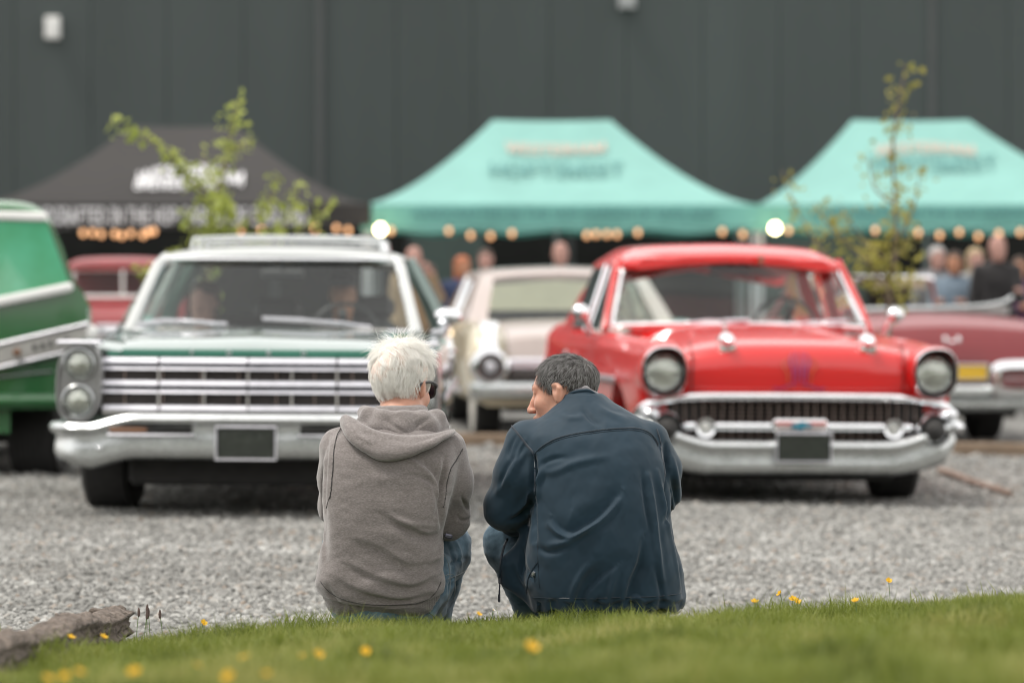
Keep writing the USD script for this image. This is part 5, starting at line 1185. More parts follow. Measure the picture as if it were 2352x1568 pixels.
seam_n = mat('navy_piping', (0.010, 0.020, 0.032), 0.5, spec=0.5, var=0.15)
denim = mat('blue_denim', (0.065, 0.14, 0.20), 0.85, spec=0.2, var=0.40, vscale=14, bump=0.35, bscale=420, bdist=0.001, sheen=0.2, world=True, base2=(0.18, 0.29, 0.37))
shoe_m = mat('brown_leather_shoe', (0.09, 0.055, 0.035), 0.5, var=0.2)
sole_m = mat('dark_shoe_sole', (0.03, 0.028, 0.026), 0.8, var=0.2)
zip_m = mat('dark_zip_metal', (0.10, 0.10, 0.13), 0.35, 0.8, var=0.1)
hair_white = mat('white_hair', (1.0, 0.98, 0.93), 0.40, spec=0.5, var=0.08, vscale=60, world=True)
hair_white_s = mat('white_hair_scalp', (0.72, 0.60, 0.53), 0.8, var=0.15, vscale=50, world=True)
hair_dark = mat('dark_grey_hair', (0.040, 0.036, 0.034), 0.42, spec=0.5, var=0.3, vscale=60, world=True)
hair_silver = mat('silver_hair', (0.30, 0.295, 0.29), 0.42, spec=0.5, var=0.2, vscale=60, world=True)
hair_dark_s = mat('dark_hair_scalp', (0.050, 0.044, 0.040), 0.8, var=0.2, vscale=50, world=True)

def curves(name, strands, widths, material, parent, off):
    p = numbered(parent, name); c = UsdGeom.BasisCurves.Define(stage, p)
    pts = np.concatenate(strands) - off
    c.CreateTypeAttr('linear'); c.CreateWrapAttr('nonperiodic')
    c.CreateCurveVertexCountsAttr(Vt.IntArray.FromNumpy(np.array([len(s) for s in strands], np.int32)))
    c.CreatePointsAttr(Vt.Vec3fArray.FromNumpy(pts.astype(np.float32)))
    c.CreateWidthsAttr(Vt.FloatArray.FromNumpy(np.concatenate(widths).astype(np.float32))); c.SetWidthsInterpolation('vertex')
    UsdShade.MaterialBindingAPI.Apply(c.GetPrim()).Bind(material)
    return p
def clumped(strands, guides, amount):
    gr = np.array([g[0] for g in guides]); tree = cKDTree(gr); out = []
    for q in strands:
        j = tree.query(q[0])[1]; g = guides[j]; w = amount * np.linspace(0, 1, len(q))[:, None] ** 0.8
        out.append(q * (1 - w) + g * w + (q[0] - g[0]) * w * 0.35)
    return out
def grow_hair(c, R, region, count, length, lift, whorl, fluff, seed, seg=7, clump=0.35, width=(0.0006, 0.0011), radius=(0.099, 0.078, 0.094), s=1.0, drop=0.6):
    """strands rooted on the skull ellipsoid (head frame: forward, left, up), combed away from the whorl and down"""
    r = np.random.default_rng(seed); out, wid = [], []
    cen = np.array([-0.012, 0, 0.030 if radius[2] > 0.09 else 0.025]); rad = np.array(radius) * 1.0; wh = np.array(whorl, float); wh /= np.linalg.norm(wh)
    roots = []
    while len(roots) < count:
        d = r.normal(size=3); d /= np.linalg.norm(d)
        if region(d): roots.append(d)
    D = np.array(roots)
    lump = np.stack([meshkit.fbm(D * 3.2 + k * 17.3, 3, seed + k) - 0.5 for k in range(3)], -1)
    fine = np.stack([meshkit.noise(D * 16 + k * 7.1, seed + 5 + k) - 0.5 for k in range(3)], -1)
    for d, lu, fi in zip(D, lump, fine):
        p = cen + d * rad; nrm = d / rad; nrm /= np.linalg.norm(nrm)
        flow = d - wh; flow -= nrm * (flow @ nrm)
        flow = flow / (np.linalg.norm(flow) + 1e-6)
        down = np.array([0, 0, -1.0]); down -= nrm * (down @ nrm)
        flow = flow + drop * down * (1 - max(d[2], 0)) + lu * 2.2 * clump * 2 + fi * clump * 1.6 + r.normal(size=3) * fluff * 0.5
        flow -= nrm * (flow @ nrm); flow /= np.linalg.norm(flow) + 1e-6
        L = length(d) * r.uniform(0.7, 1.15); up = lift(d) * r.uniform(0.6, 1.4)
        q = [p]; dirn = flow * (1 - up) + nrm * (up + 0.12) + r.normal(size=3) * fluff * 0.12
        for k in range(seg - 1):
            dirn = dirn / np.linalg.norm(dirn); nxt = q[-1] + dirn * L / (seg - 1)
            e = (nxt - cen) / (rad * 1.02); m = np.linalg.norm(e)
            if m < 1.0: nxt = cen + e / m * rad * 1.02
            q.append(nxt); nn = (nxt - cen) / rad ** 2; nn /= np.linalg.norm(nn)
            dirn = dirn - nn * 0.22 * (1 - up) + np.array([0, 0, -0.10]) * (1 - up) + flow * 0.10 + r.normal(size=3) * fluff * 0.10
        q = np.array(q) * s; out.append(c + q @ R.T)
        w = r.uniform(*width); wid.append(w * np.linspace(1, 0.35, seg))
    return out, wid

# ---- man in the grey hoodie
def hoodie_man():
    ym = 11.62; base = W(872, 1420, ym); base[2] = 0.0
    t = thing('person', 'white haired person in a grey hoodie and jeans sitting at left, seen from behind', 'person', base)
    def rows(spec): return [(W(0, py, ym)[2], W(xl, 0, ym)[0], W(xr, 0, ym)[0], yc, b) for py, xl, xr, yc, b in spec]
    tor = Stack(rows([(1425, 775, 985, 11.70, 0.10), (1395, 745, 1003, 11.68, 0.135), (1350, 731, 1016, 11.67, 0.150), (1300, 731, 1018, 11.66, 0.150), (1240, 738, 1016, 11.65, 0.145), (1180, 741, 1026, 11.645, 0.142), (1120, 740, 1040, 11.65, 0.140), (1060, 742, 1052, 11.66, 0.135), (1015, 752, 1045, 11.68, 0.118), (985, 788, 1015, 11.70, 0.095), (958, 830, 990, 11.72, 0.075), (935, 858, 978, 11.735, 0.06)]), 2.5)
    shR, elR, wrR = W(1022, 1035, 11.70), W(1030, 1190, 11.78), W(985, 1190, 12.02)
    shL, elL, wrL = W(780, 1030, 11.72), W(775, 1165, 11.86), W(850, 1195, 12.05)
    hipR, knR, anR = W(940, 1372, 11.70), W(1026, 1258, 12.00), W(985, 1405, 12.12); anR[2] = 0.09
    hipL, knL, anL = W(838, 1372, 11.70), W(800, 1262, 12.02), W(820, 1430, 12.16); anL[2] = 0.09
    hc = W(924, 884, 11.80); R = frame((0.47, 0.86, -0.18), (0.04, 0.10, 1.0))
    neck0, neck1 = W(915, 975, 11.72), W(921, 922, 11.79)
    def body(p):
        d = head_sdf(p, hc, R)
        d = smin(d, cap(p, neck0, neck1, 0.062, 0.056), 0.03)
        d = smin(d, np.maximum(tor(p, -0.035), W(0, 1360, ym)[2] - p[:, 2]), 0.03)
        for sh, el, wr in ((shR, elR, wrR), (shL, elL, wrL)):
            d = smin(d, chain(p, [sh, el, wr], [0.050, 0.040, 0.028]), 0.02)
        for hip, kn, an in ((hipR, knR, anR), (hipL, knL, anL)):
            d = smin(d, chain(p, [hip, kn, an], [0.075, 0.050, 0.035]), 0.03)
        d = smin(d, hand_sdf(p, wrR, (-0.75, 0.45, -0.3), (0, 0.3, 1), -1), 0.015); d = smin(d, hand_sdf(p, wrL, (0.75, 0.45, -0.3), (0, 0.3, 1), 1), 0.015)
        return d
    lo, hi = np.array([W(690, 0, ym)[0], 11.42, 0.0]), np.array([W(1110, 0, ym)[0], 12.32, W(0, 755, ym)[2]])
    obj('body', relax(surface_nets(body, lo, hi, 0.0062), 1, 0.4), skin_m, t, smooth=True, off=base)
    # head again at fine grain is part of the body: a second, finer pass over the head's box would split it, so the grain above is kept
    def arm(p, pts, rr): return chain(p, pts, rr, 0.03)
    sleeveR = [shR, W(1036, 1110, 11.72), elR, (elR + wrR) / 2 + [0, 0, -0.01], wrR]; sleeveL = [shL, (shL + elL) / 2, elL, wrL]
    def hoodie(p):
        d = tor(p, 0.0)
        d = smin(d, arm(p, sleeveR, [0.066, 0.064, 0.062, 0.056, 0.044]), 0.022)
        d = smin(d, arm(p, sleeveL, [0.062, 0.060, 0.056, 0.044]), 0.022)
        # soft bulges of slack cloth above the waistband
        d = smin(d, ell(p, W(872, 1335, 11.66), (0.185, 0.150, 0.060)), 0.04)
        d = -smin(-d, (W(0, 1412, ym)[2] + 0.012 * np.sin((p[:, 0] - base[0]) * 9) - p[:, 2]) * -1 * -1, 0.008) if False else d
        return np.maximum(d, W(0, 1424, ym)[2] - p[:, 2])
    hm = relax(surface_nets(hoodie, lo, hi, 0.0055), 2, 0.5)
    v = hm[0]
    n1 = meshkit.fbm(v * [7, 7, 16], 3, 21) - 0.5; n2 = meshkit.fbm(v * [18, 18, 30], 2, 31) - 0.5
    low = np.clip((W(0, 1180, ym)[2] - v[:, 2]) / 0.2, 0, 1)
    hm = displaced(hm, n1 * (0.006 + 0.013 * low) + n2 * 0.005)
    folds = [([(800, 1300), (860, 1330), (940, 1350), (1000, 1325)], 11, -0.012, 1), ([(770, 1330), (840, 1365), (920, 1380), (990, 1365)], 9, -0.009, 1),
             ([(880, 1180), (940, 1215), (985, 1230), (1020, 1215)], 9, -0.012, 1), ([(900, 1190), (950, 1203), (1000, 1205)], 8, 0.006), ([(960, 1060), (990, 1080), (1008, 1110), (1014, 1135)], 8, -0.012, -1),
             ([(920, 1050), (960, 1065), (990, 1090)], 8, 0.006), ([(930, 1090), (980, 1100), (1005, 1125)], 7, -0.007), ([(1000, 1130), (1005, 1155), (1000, 1185)], 6, -0.010),
             ([(800, 1240), (870, 1262), (940, 1300), (1000, 1290)], 12, -0.009, 1), ([(750, 1340), (765, 1370), (790, 1395)], 6, -0.006), ([(745, 1180), (742, 1230), (748, 1290)], 7, -0.010, -1),
             ([(1020, 1050), (1018, 1100), (1012, 1160), (1015, 1215)], 6, -0.016), ([(755, 1000), (748, 1060), (745, 1130), (748, 1180)], 5, -0.010), ([(835, 1080), (880, 1100), (930, 1100)], 14, 0.004),
             ([(1060, 1140), (1068, 1158), (1075, 1170)], 5, -0.010), ([(1050, 1185), (1066, 1195), (1078, 1190)], 5, -0.008), ([(850, 1395), (900, 1398), (960, 1390)], 6, 0.004), ([(990, 1290), (1012, 1270), (1016, 1240)], 7, 0.007)]
    hm = creases(hm, [(a[0], a[1] * 0.9, a[2] * 1.3) + tuple(a[3:]) for a in folds])
    # ribbed hem: drawn in, with fine vertical ribs
    v = hm[0]; hemz = W(0, 1388, ym)[2] + 0.10 * ((v[:, 0] - base[0]) / 0.2) ** 2 * 0.35
    inhem = np.clip((hemz - v[:, 2]) / 0.006, 0, 1)
    hm = displaced(hm, -0.006 * inhem + 0.0012 * inhem * np.sin(v[:, 0] * 900))
    hp = sub(t, 'hoodie')
    obj('hoodie_body', hm, hoodie_m, hp, smooth=True, off=base)
    # hood lying on the shoulders
    def hood(p):
        col = chain(p, [W(838, 948, 11.76), W(850, 955, 11.68), W(880, 962, 11.645), W(925, 966, 11.635), W(970, 964, 11.65), W(1002, 962, 11.70), W(1012, 968, 11.78)], [0.024, 0.026, 0.027, 0.028, 0.028, 0.026, 0.022], 0.02)
        wall = smin(col, chain(p, [W(830, 975, 11.70), W(868, 985, 11.63), W(925, 988, 11.62), W(985, 982, 11.65), W(1018, 980, 11.72)], [0.022, 0.026, 0.026, 0.026, 0.02], 0.02), 0.018)
        return wall
    lo2, hi2 = np.array([W(765, 0, ym)[0], 11.44, W(0, 1070, ym)[2]]), np.array([W(1065, 0, ym)[0], 11.88, W(0, 915, ym)[2]])
    hd = relax(surface_nets(hood, lo2, hi2, 0.0042), 2, 0.5); v = hd[0]
    hd = displaced(hd, (meshkit.fbm(v * [14, 14, 20], 3, 5) - 0.5) * 0.007)
    hd = creases(hd, [([(810, 962), (825, 978), (850, 990)], 5, -0.006), ([(870, 945), (878, 965), (882, 985)], 3, -0.003), ([(890, 965), (915, 985), (930, 992)], 6, -0.008), ([(950, 985), (965, 972), (985, 962)], 6, -0.008), ([(820, 1000), (860, 1022), (890, 1030), (950, 1022)], 9, 0.004), ([(900, 950), (935, 946), (965, 952)], 6, 0.004)], face=0.3)
    obj('hood_lining', hd, hoodie_m, hp, smooth=True, off=base)
    RIM = smoothline([W(*q) for q in ((785, 968, 11.73), (793, 957, 11.66), (812, 966, 11.612), (845, 986, 11.575), (890, 1000, 11.558), (935, 1004, 11.555), (985, 1001, 11.566), (1022, 993, 11.60), (1042, 988, 11.66))], 70)
    BOT = smoothline([W(*q) for q in ((785, 974, 11.73), (788, 985, 11.635), (800, 1008, 11.578), (832, 1034, 11.545), (886, 1057, 11.530), (938, 1047, 11.532), (992, 1024, 11.552), (1028, 1003, 11.595), (1044, 991, 11.665))], 70)
    k_ = np.clip(np.sin(np.pi * np.linspace(0.02, 0.98, 70)) * 1.5, 0.15, 1)[:, None]
    sec = [(RIM, (0, 0.045, -0.030)), (RIM, (0, 0.020, -0.002)), (RIM, (0, 0.004, 0.004)), (RIM, (0, -0.010, 0.001)), (RIM * 0.8 + BOT * 0.2, (0, -0.020, 0)), (RIM * 0.5 + BOT * 0.5, (0, -0.030, 0)), (RIM * 0.22 + BOT * 0.78, (0, -0.028, 0)), (RIM * 0.06 + BOT * 0.94, (0, -0.020, 0)), (BOT, (0, -0.004, 0)), (BOT, (0, 0.025, 0.012))]
    Q = np.array([a_ + np.array(o_) * k_ for a_, o_ in sec]); tq = np.linspace(0, 1, len(sec)); Q = PchipInterpolator(tq, Q, axis=0)(np.linspace(0, 1, 46))
    dv = slab(Q, 0.004)
    if normals(dv)[46 * 35 // 2, 1] > 0: dv = flip(dv)
    dv = displaced(dv, (meshkit.fbm(dv[0] * [13, 13, 22], 3, 15) - 0.5) * 0.010)
    dv = creases(dv, [([(805, 985), (850, 1012), (900, 1022)], 7, 0.004), ([(940, 1020), (985, 1010), (1025, 1000)], 6, -0.004), ([(815, 1005), (850, 1030), (880, 1040)], 6, -0.003)], face=0.4)
    hd = dv
    obj('hood', dv, hoodie_m, hp, smooth=True, off=base)
    for line, r in (([(1062, 1030), (1050, 1052), (1033, 1080), (1026, 1110), (1022, 1140), (1018, 1165)], 0.0016), ([(790, 975), (775, 1000), (767, 1040), (764, 1090), (760, 1130), (752, 1160), (750, 1168)], 0.0016)):
        pts = on_cloth(hm, line, 90); j = np.random.default_rng(5).normal(0, 0.0006, pts.shape); obj('sleeve_seam', tube(pts + j, r * (0.8 + 0.4 * np.abs(np.sin(np.arange(90) * 1.7))), 5), seam_m2, hp, off=base)
    obj('hood_seam', tube(on_cloth(hd, [(887, 1020), (886, 1035), (886, 1052)], 20), 0.0012, 5), seam_m2, hp, off=base)
    obj('hem_seam', tube(on_cloth(hm, [(737, 1335), (765, 1365), (820, 1384), (880, 1389), (950, 1386), (990, 1370), (1012, 1335)], 80), 0.0013, 5), seam_m2, hp, off=base)
    # jeans and shoes
    def jeans(p):
        d = ell(p, W(872, 1392, 11.70), (0.155, 0.135, 0.070))
        for hip, kn, an in ((hipR, knR, anR), (hipL, knL, anL)):
            d = smin(d, chain(p, [hip, kn, an + [0, 0, 0.02]], [0.098, 0.075, 0.062], 0.03), 0.03)
        d = smin(d, cap(p, W(980, 1330, 11.80), W(985, 1400, 11.98), 0.07, 0.055), 0.04)
        return d
    jl, jh = np.array([W(700, 0, ym)[0], 11.50, 0.03]), np.array([W(1110, 0, ym)[0], 12.30, W(0, 1190, 12)[2]])
    jm = relax(surface_nets(jeans, jl, jh, 0.0055), 2, 0.5); v = jm[0]
    jm = displaced(jm, (meshkit.fbm(v * [10, 14, 22], 3, 8) - 0.5) * 0.018)
    jm = creases(jm, [([(1030, 1250), (1040, 1290), (1035, 1340), (1020, 1380)], 5, -0.008), ([(1045, 1240), (1058, 1280), (1055, 1320)], 4, 0.006), ([(1020, 1300), (1045, 1290), (1070, 1280)], 5, -0.008), ([(1015, 1330), (1025, 1360), (1022, 1395)], 5, 0.006), ([(1030, 1345), (1050, 1335), (1060, 1330)], 4, -0.006)])
    jp = sub(t, 'jeans')
    obj('denim', jm, denim, jp, smooth=True, off=base)
    stitch = mat('pale_stitching', (0.30, 0.33, 0.33), 0.8, var=0.1)
    for line in ([(1017, 1270), (1030, 1300), (1033, 1340), (1025, 1385)], [(1026, 1330), (1040, 1325), (1055, 1318), (1068, 1310)], [(1022, 1322), (1036, 1318), (1045, 1330), (1040, 1378)]):
        obj('stitching', tube(on_cloth(jm, line, 40), 0.0011, 4), stitch, jp, off=base)
    for an, sg in ((anR, 1), (anL, -1)):
        q = sub(t, 'shoe'); a = an.copy(); a[2] = float(gz(a[0], a[1])) + 0.005
        obj('upper', relax(surface_nets(lambda p: np.maximum(smin(ell(p, a + [0.02 * sg, 0.06, 0.055], (0.05, 0.14, 0.052)), cap(p, a + [0, -0.02, 0.05], a + [0, -0.01, 0.11], 0.048, 0.045), 0.03), a[2] + 0.02 - p[:, 2]), a + [-0.12, -0.12, 0], a + [0.12, 0.25, 0.17], 0.008), 1), shoe_m, q, smooth=True, off=base)
        obj('sole', moved(lathe([(0.001, 0), (0.05, 0.0), (0.052, 0.012), (0.05, 0.024), (0.001, 0.024)], 24, 'z')[0] * [1, 2.7, 1], a + [0.02 * sg, 0.055, 0.0]) if False else (lathe([(0.001, 0), (0.05, 0.0), (0.052, 0.012), (0.05, 0.024), (0.001, 0.024)], 24, 'z')[0] * [1, 2.7, 1] + (a + [0.02 * sg, 0.055, 0.0]), lathe([(0.001, 0), (0.05, 0.0), (0.052, 0.012), (0.05, 0.024), (0.001, 0.024)], 24, 'z')[1]), sole_m, q, off=base)
    # belt end at the waist
    bp = W(1030, 1231, 11.62)
    obj('belt_clip', rot(box(bp, (0.026, 0.02, 0.014), 0.004), (0, 1, 0), 12, bp), zip_m, t, off=base)
    # hair: a soft cap under loose strands
    def capf(p):
        q = (p - hc) @ R
        d = ell(q, (-0.016, 0, 0.034), (0.106, 0.086, 0.098)); cutp = q[:, 2] + 0.046 - 0.2 * np.clip(q[:, 0] + 0.01, 0, 1)
        d = np.maximum(d, -(q[:, 2] + 0.078)); front = q[:, 0] - 0.055 + 0.0 * q[:, 2]
        d = np.maximum(d, np.where(q[:, 2] < 0.06, front, front - 0.03))
        side = 0.03 - np.abs(q[:, 0] + 0.008); earcut = np.minimum(side, 0.014 - (q[:, 2]))
        d = np.maximum(d, np.where(np.abs(q[:, 1]) > 0.06, np.minimum(0.045 + q[:, 0], 0.004 - q[:, 2]), -1))
        return d
    hcm = relax(surface_nets(capf, hc - 0.16, hc + 0.17, 0.005), 3, 0.5)
    hcm = displaced(hcm, (meshkit.fbm(hcm[0] * 30, 3, 4) - 0.5) * 0.012)
    hp2 = sub(t, 'hair')
    obj('hair_base', hcm, hair_white_s, hp2, smooth=True, off=base)
    def region(d):
        if d[2] < -0.80: return False
        if d[0] > 0.55 and d[2] < 0.55: return False
        if abs(d[1]) > 0.62 and d[2] < -0.05 and d[0] > -0.42: return False
        return d[0] < 0.75
    st, wd = grow_hair(hc, R, region, 9000, lambda d: 0.068 - 0.018 * max(-d[2], 0), lambda d: 0.08 + 0.27 * max(d[2] - 0.25, 0), (-0.55, 0.10, 0.80), 0.65, 11, 8, 0.62, (0.0007, 0.0013), (0.104, 0.083, 0.098))
    gd, _ = grow_hair(hc, R, region, 330, lambda d: 0.074 - 0.018 * max(-d[2], 0), lambda d: 0.12 + 0.32 * max(d[2] - 0.2, 0), (-0.55, 0.10, 0.80), 0.95, 19, 8, 0.75, (0.0007, 0.0013), (0.104, 0.083, 0.098))
    curves('strands', clumped(st, gd, 0.60), wd, hair_white, hp2, base)
    def top(d): return d[2] > 0.45 and d[0] > -0.5
    st, wd = grow_hair(hc, R, top, 700, lambda d: 0.062, lambda d: 0.55, (-0.4, 0.1, 0.9), 1.3, 12, 7, 0.7, (0.0004, 0.0007), (0.106, 0.085, 0.104))
    curves('flyaway_strands', st, wd, hair_white, hp2, base)
    # sunglasses
    g = sub(t, 'sunglasses')
    def H(f, l, u): return hc + R @ np.array([f, l, u])
    def lensframe(sg):
        a = np.linspace(0, 2 * np.pi, 28, endpoint=False)
        return [H(0.108 - 0.012 * abs(np.cos(x)) * (np.cos(x) * sg > 0), sg * 0.034 + np.sign(np.cos(x)) * abs(np.cos(x)) ** 0.7 * 0.029, -0.002 + np.sign(np.sin(x)) * abs(np.sin(x)) ** 0.7 * 0.021) for x in a]
    lens_d = mat('dark_sunglass_lens', (0.02, 0.018, 0.03), 0.08, spec=0.7, var=0.1)
    for sg in (-1, 1):
        L = np.array(lensframe(sg)); obj('rim', tube(L, 0.0035, 6, True), black_plastic, g, off=base)
        v, f = loft([L * 0.999 + L.mean(0) * 0.001 + R[:, 0] * 0.0015, L * 0.999 + L.mean(0) * 0.001 - R[:, 0] * 0.0015]); obj('lens', (v, f), lens_d, g, off=base)
        obj('temple', tube(smoothline([H(0.098, sg * 0.064, 0.010), H(0.07, sg * 0.079, 0.012), H(0.02, sg * 0.083, 0.012), H(-0.02, sg * 0.082, 0.004), H(-0.035, sg * 0.080, -0.012)], 20), [0.006] * 4 + [0.0045] * 16, 6), black_plastic, g, off=base)
    obj('bridge', tube([H(0.112, -0.006, 0.006), H(0.115, 0, 0.008), H(0.112, 0.006, 0.006)], 0.003, 6), black_plastic, g, off=base)
hoodie_man()

# ---- man in the navy jacket
def jacket_man():
    ym = 11.66; base = W(1400, 1395, ym); base[2] = 0.0
    t = thing('person', 'dark grey haired person in a navy jacket sitting at right, face turned left', 'person', base)
    def rows(spec): return [(W(0, py, ym)[2], W(xl, 0, ym)[0], W(xr, 0, ym)[0], yc, b) for py, xl, xr, yc, b in spec]
    tor = Stack(rows([(1425, 1235, 1560, 11.71, 0.14), (1385, 1218, 1578, 11.69, 0.165), (1340, 1208, 1575, 11.68, 0.170), (1300, 1208, 1567, 11.67, 0.168), (1240, 1212, 1552, 11.66, 0.162), (1180, 1218, 1543, 11.66, 0.156), (1120, 1220, 1537, 11.665, 0.150), (1060, 1212, 1530, 11.675, 0.142), (1010, 1205, 1512, 11.69, 0.128), (975, 1222, 1490, 11.705, 0.105), (950, 1255, 1452, 11.72, 0.085), (925, 1283, 1410, 11.735, 0.070), (905, 1296, 1385, 11.75, 0.060)]), 2.4)
    shR, elR, wrR = W(1490, 1015, 11.71), W(1520, 1130, 11.76), W(1478, 1195, 12.02)
    shL, elL, wrL = W(1213, 1012, 11.71), W(1164, 1168, 11.74), W(1205, 1190, 12.0)
    hipR, knR, anR = W(1470, 1370, 11.72), W(1455, 1262, 12.03), W(1460, 1400, 12.18); anR[2] = 0.07
    hipL, knL, anL = W(1300, 1370, 11.72), W(1170, 1250, 11.98), W(1250, 1405, 12.10); anL[2] = 0.08
    hc = W(1294, 898, 11.80); R = frame((-0.93, 0.34, -0.14), (-0.06, 0.10, 1.0))
    neck0, neck1 = W(1340, 960, 11.74), W(1308, 925, 11.79)
    def body(p):
        d = head_sdf(p, hc, R, 1.0, dome=0.82)
        d = smin(d, cap(p, neck0, neck1, 0.062, 0.056), 0.03); d = smin(d, np.maximum(tor(p, -0.035), W(0, 1350, ym)[2] - p[:, 2]), 0.03)
        for sh, el, wr in ((shR, elR, wrR), (shL, elL, wrL)): d = smin(d, chain(p, [sh, el, wr], [0.050, 0.040, 0.028]), 0.02)
        for hip, kn, an in ((hipR, knR, anR), (hipL, knL, anL)): d = smin(d, chain(p, [hip, kn, an], [0.075, 0.050, 0.035]), 0.03)
        d = smin(d, hand_sdf(p, wrR, (-0.6, 0.6, -0.3), (0, 0.3, 1), -1), 0.015); d = smin(d, hand_sdf(p, wrL, (0.5, 0.7, -0.2), (0, 0.3, 1), 1), 0.015)
        return d
    lo, hi = np.array([W(1085, 0, ym)[0], 11.42, 0.0]), np.array([W(1610, 0, ym)[0], 12.38, W(0, 795, ym)[2]])
    obj('body', relax(surface_nets(body, lo, hi, 0.0043), 1, 0.4), skin_m, t, smooth=True, off=base)
    armL = [shL, W(1196, 1090, 11.70), elL, (elL + wrL) / 2 + [0, 0, -0.005], wrL]; armR = [shR, W(1515, 1075, 11.72), elR, (elR + wrR) / 2, wrR]
    def jacket(p):
        d = tor(p)
        d = smin(d, chain(p, armL, [0.066, 0.074, 0.066, 0.060, 0.050], 0.03), 0.020)
        d = smin(d, chain(p, armR, [0.062, 0.064, 0.052, 0.054, 0.048], 0.03), 0.020)
        # open left front panel hanging beside the hip
        d = smin(d, chain(p, [W(1215, 1235, 11.74), W(1180, 1300, 11.76), W(1182, 1330, 11.77), W(1235, 1378, 11.72)], [0.028, 0.036, 0.036, 0.028], 0.03), 0.03)
        hem = W(0, 1404, ym)[2] + 0.07 * np.clip((W(1215, 0, ym)[0] - p[:, 0]) / 0.07, 0, 1) + 0.006 * np.sin(p[:, 0] * 60)
        return np.maximum(d, hem - p[:, 2])
    jm = relax(surface_nets(jacket, lo, hi, 0.0055), 2, 0.5); v = jm[0]
    jm = displaced(jm, (meshkit.fbm(v * [6, 6, 9], 3, 41) - 0.5) * 0.014 + (meshkit.fbm(v * [24, 24, 13], 3, 51) - 0.5) * 0.006)
    folds = [([(1240, 1080), (1255, 1060), (1300, 1050)], 7, -0.006), ([(1235, 1075), (1260, 1085), (1330, 1060), (1390, 1050)], 10, 0.006), ([(1225, 1050), (1228, 1110), (1225, 1180), (1228, 1240)], 8, -0.030), ([(1245, 1070), (1240, 1110), (1235, 1150)], 6, 0.010),
             ([(1270, 1190), (1305, 1225), (1345, 1205), (1400, 1160), (1425, 1130)], 11, -0.014, -1), ([(1260, 1205), (1310, 1230), (1360, 1210), (1420, 1150)], 8, 0.010), ([(1260, 1250), (1300, 1245), (1345, 1215)], 9, 0.009), ([(1235, 1255), (1260, 1268), (1300, 1255)], 8, -0.007),
             ([(1410, 1300), (1370, 1330), (1340, 1370), (1335, 1395)], 12, -0.016, 1), ([(1360, 1290), (1330, 1330), (1310, 1390)], 10, 0.010), ([(1478, 1240), (1470, 1290), (1450, 1340), (1440, 1390)], 12, -0.018, -1), ([(1490, 1090), (1500, 1160), (1510, 1250), (1520, 1330)], 7, 0.012), ([(1475, 1080), (1485, 1160), (1495, 1220)], 8, -0.009),
             ([(1510, 1080), (1530, 1180), (1552, 1270), (1565, 1350)], 6, 0.010), ([(1525, 1110), (1540, 1200), (1560, 1290), (1572, 1370)], 7, -0.014), ([(1505, 1300), (1515, 1340), (1522, 1385)], 7, -0.008), ([(1415, 1310), (1405, 1350), (1395, 1390)], 9, 0.008), ([(1380, 1370), (1370, 1385), (1365, 1395)], 6, -0.007),
             ([(1528, 1020), (1533, 1080), (1535, 1150), (1530, 1200)], 6, -0.022), ([(1180, 1180), (1210, 1145), (1245, 1090)], 6, 0.010), ([(1170, 1195), (1195, 1185), (1230, 1120)], 7, -0.010), ([(1135, 1140), (1165, 1100), (1190, 1060), (1215, 1030)], 9, 0.008), ([(1150, 1120), (1160, 1080), (1180, 1050)], 6, -0.007), ([(1185, 1000), (1172, 1030), (1168, 1050)], 5, -0.006), ([(1205, 1010), (1190, 1040), (1178, 1075)], 5, 0.006),
             ([(1545, 1050), (1555, 1100), (1560, 1150)], 6, 0.008), ([(1540, 1080), (1548, 1130), (1553, 1165)], 5, -0.010), ([(1340, 940), (1360, 965), (1380, 975)], 8, -0.007), ([(1290, 950), (1310, 960), (1340, 955)], 8, 0.005), ([(1370, 930), (1400, 950), (1440, 960)], 9, 0.006), ([(1185, 1290), (1195, 1320), (1215, 1350)], 7, 0.008), ([(1200, 1260), (1205, 1300), (1225, 1330)], 6, -0.010), ([(1420, 1050), (1440, 1100), (1445, 1200)], 30, 0.006), ([(1440, 1395), (1446, 1380), (1462, 1372), (1478, 1380)], 5, 0.008)]
    jm = creases(jm, [(a[0], a[1] * 0.9, a[2] * 1.45) + tuple(a[3:]) for a in folds])
    v = jm[0]; hemz = W(0, 1372, ym)[2] + 0.006 * np.sin(v[:, 0] * 60); inh = np.clip((hemz - v[:, 2]) / 0.008, 0, 1) * (v[:, 0] > W(1235, 0, ym)[0])
    jm = displaced(jm, -0.006 * inh + inh * 0.0035 * np.sin(v[:, 0] * 130 + 3 * meshkit.noise(v * 20, 3)))
    jp = sub(t, 'jacket')
    obj('jacket_body', jm, jacket_m, jp, smooth=True, off=base)
    def collar_sheet(bot, top, rows, out):
        B = smoothline([W(*q) for q in bot], 50); T = smoothline([W(*q) for q in top], 50); P = []
        cen = (B.mean(0) + T.mean(0)) / 2 + [0, 0.06, 0]
        for a_ in np.linspace(0, 1, rows):
            q = B * (1 - a_) + T * a_; dr = q - cen; dr[:, 2] = 0; dr /= np.linalg.norm(dr, axis=1, keepdims=True); P.append(q + dr * out * math.sin(math.pi * min(a_ * 1.15, 1)))
        return np.array(P)
    CB = [(1256, 966, 11.83), (1270, 962, 11.745), (1300, 958, 11.675), (1340, 950, 11.652), (1388, 952, 11.665), (1420, 960, 11.725), (1428, 965, 11.79)]
    CT = [(1258, 952, 11.87), (1275, 934, 11.79), (1298, 913, 11.735), (1322, 899, 11.71), (1348, 896, 11.705), (1374, 911, 11.72), (1398, 934, 11.78)]
    P = collar_sheet(CB, CT, 12, 0.012)
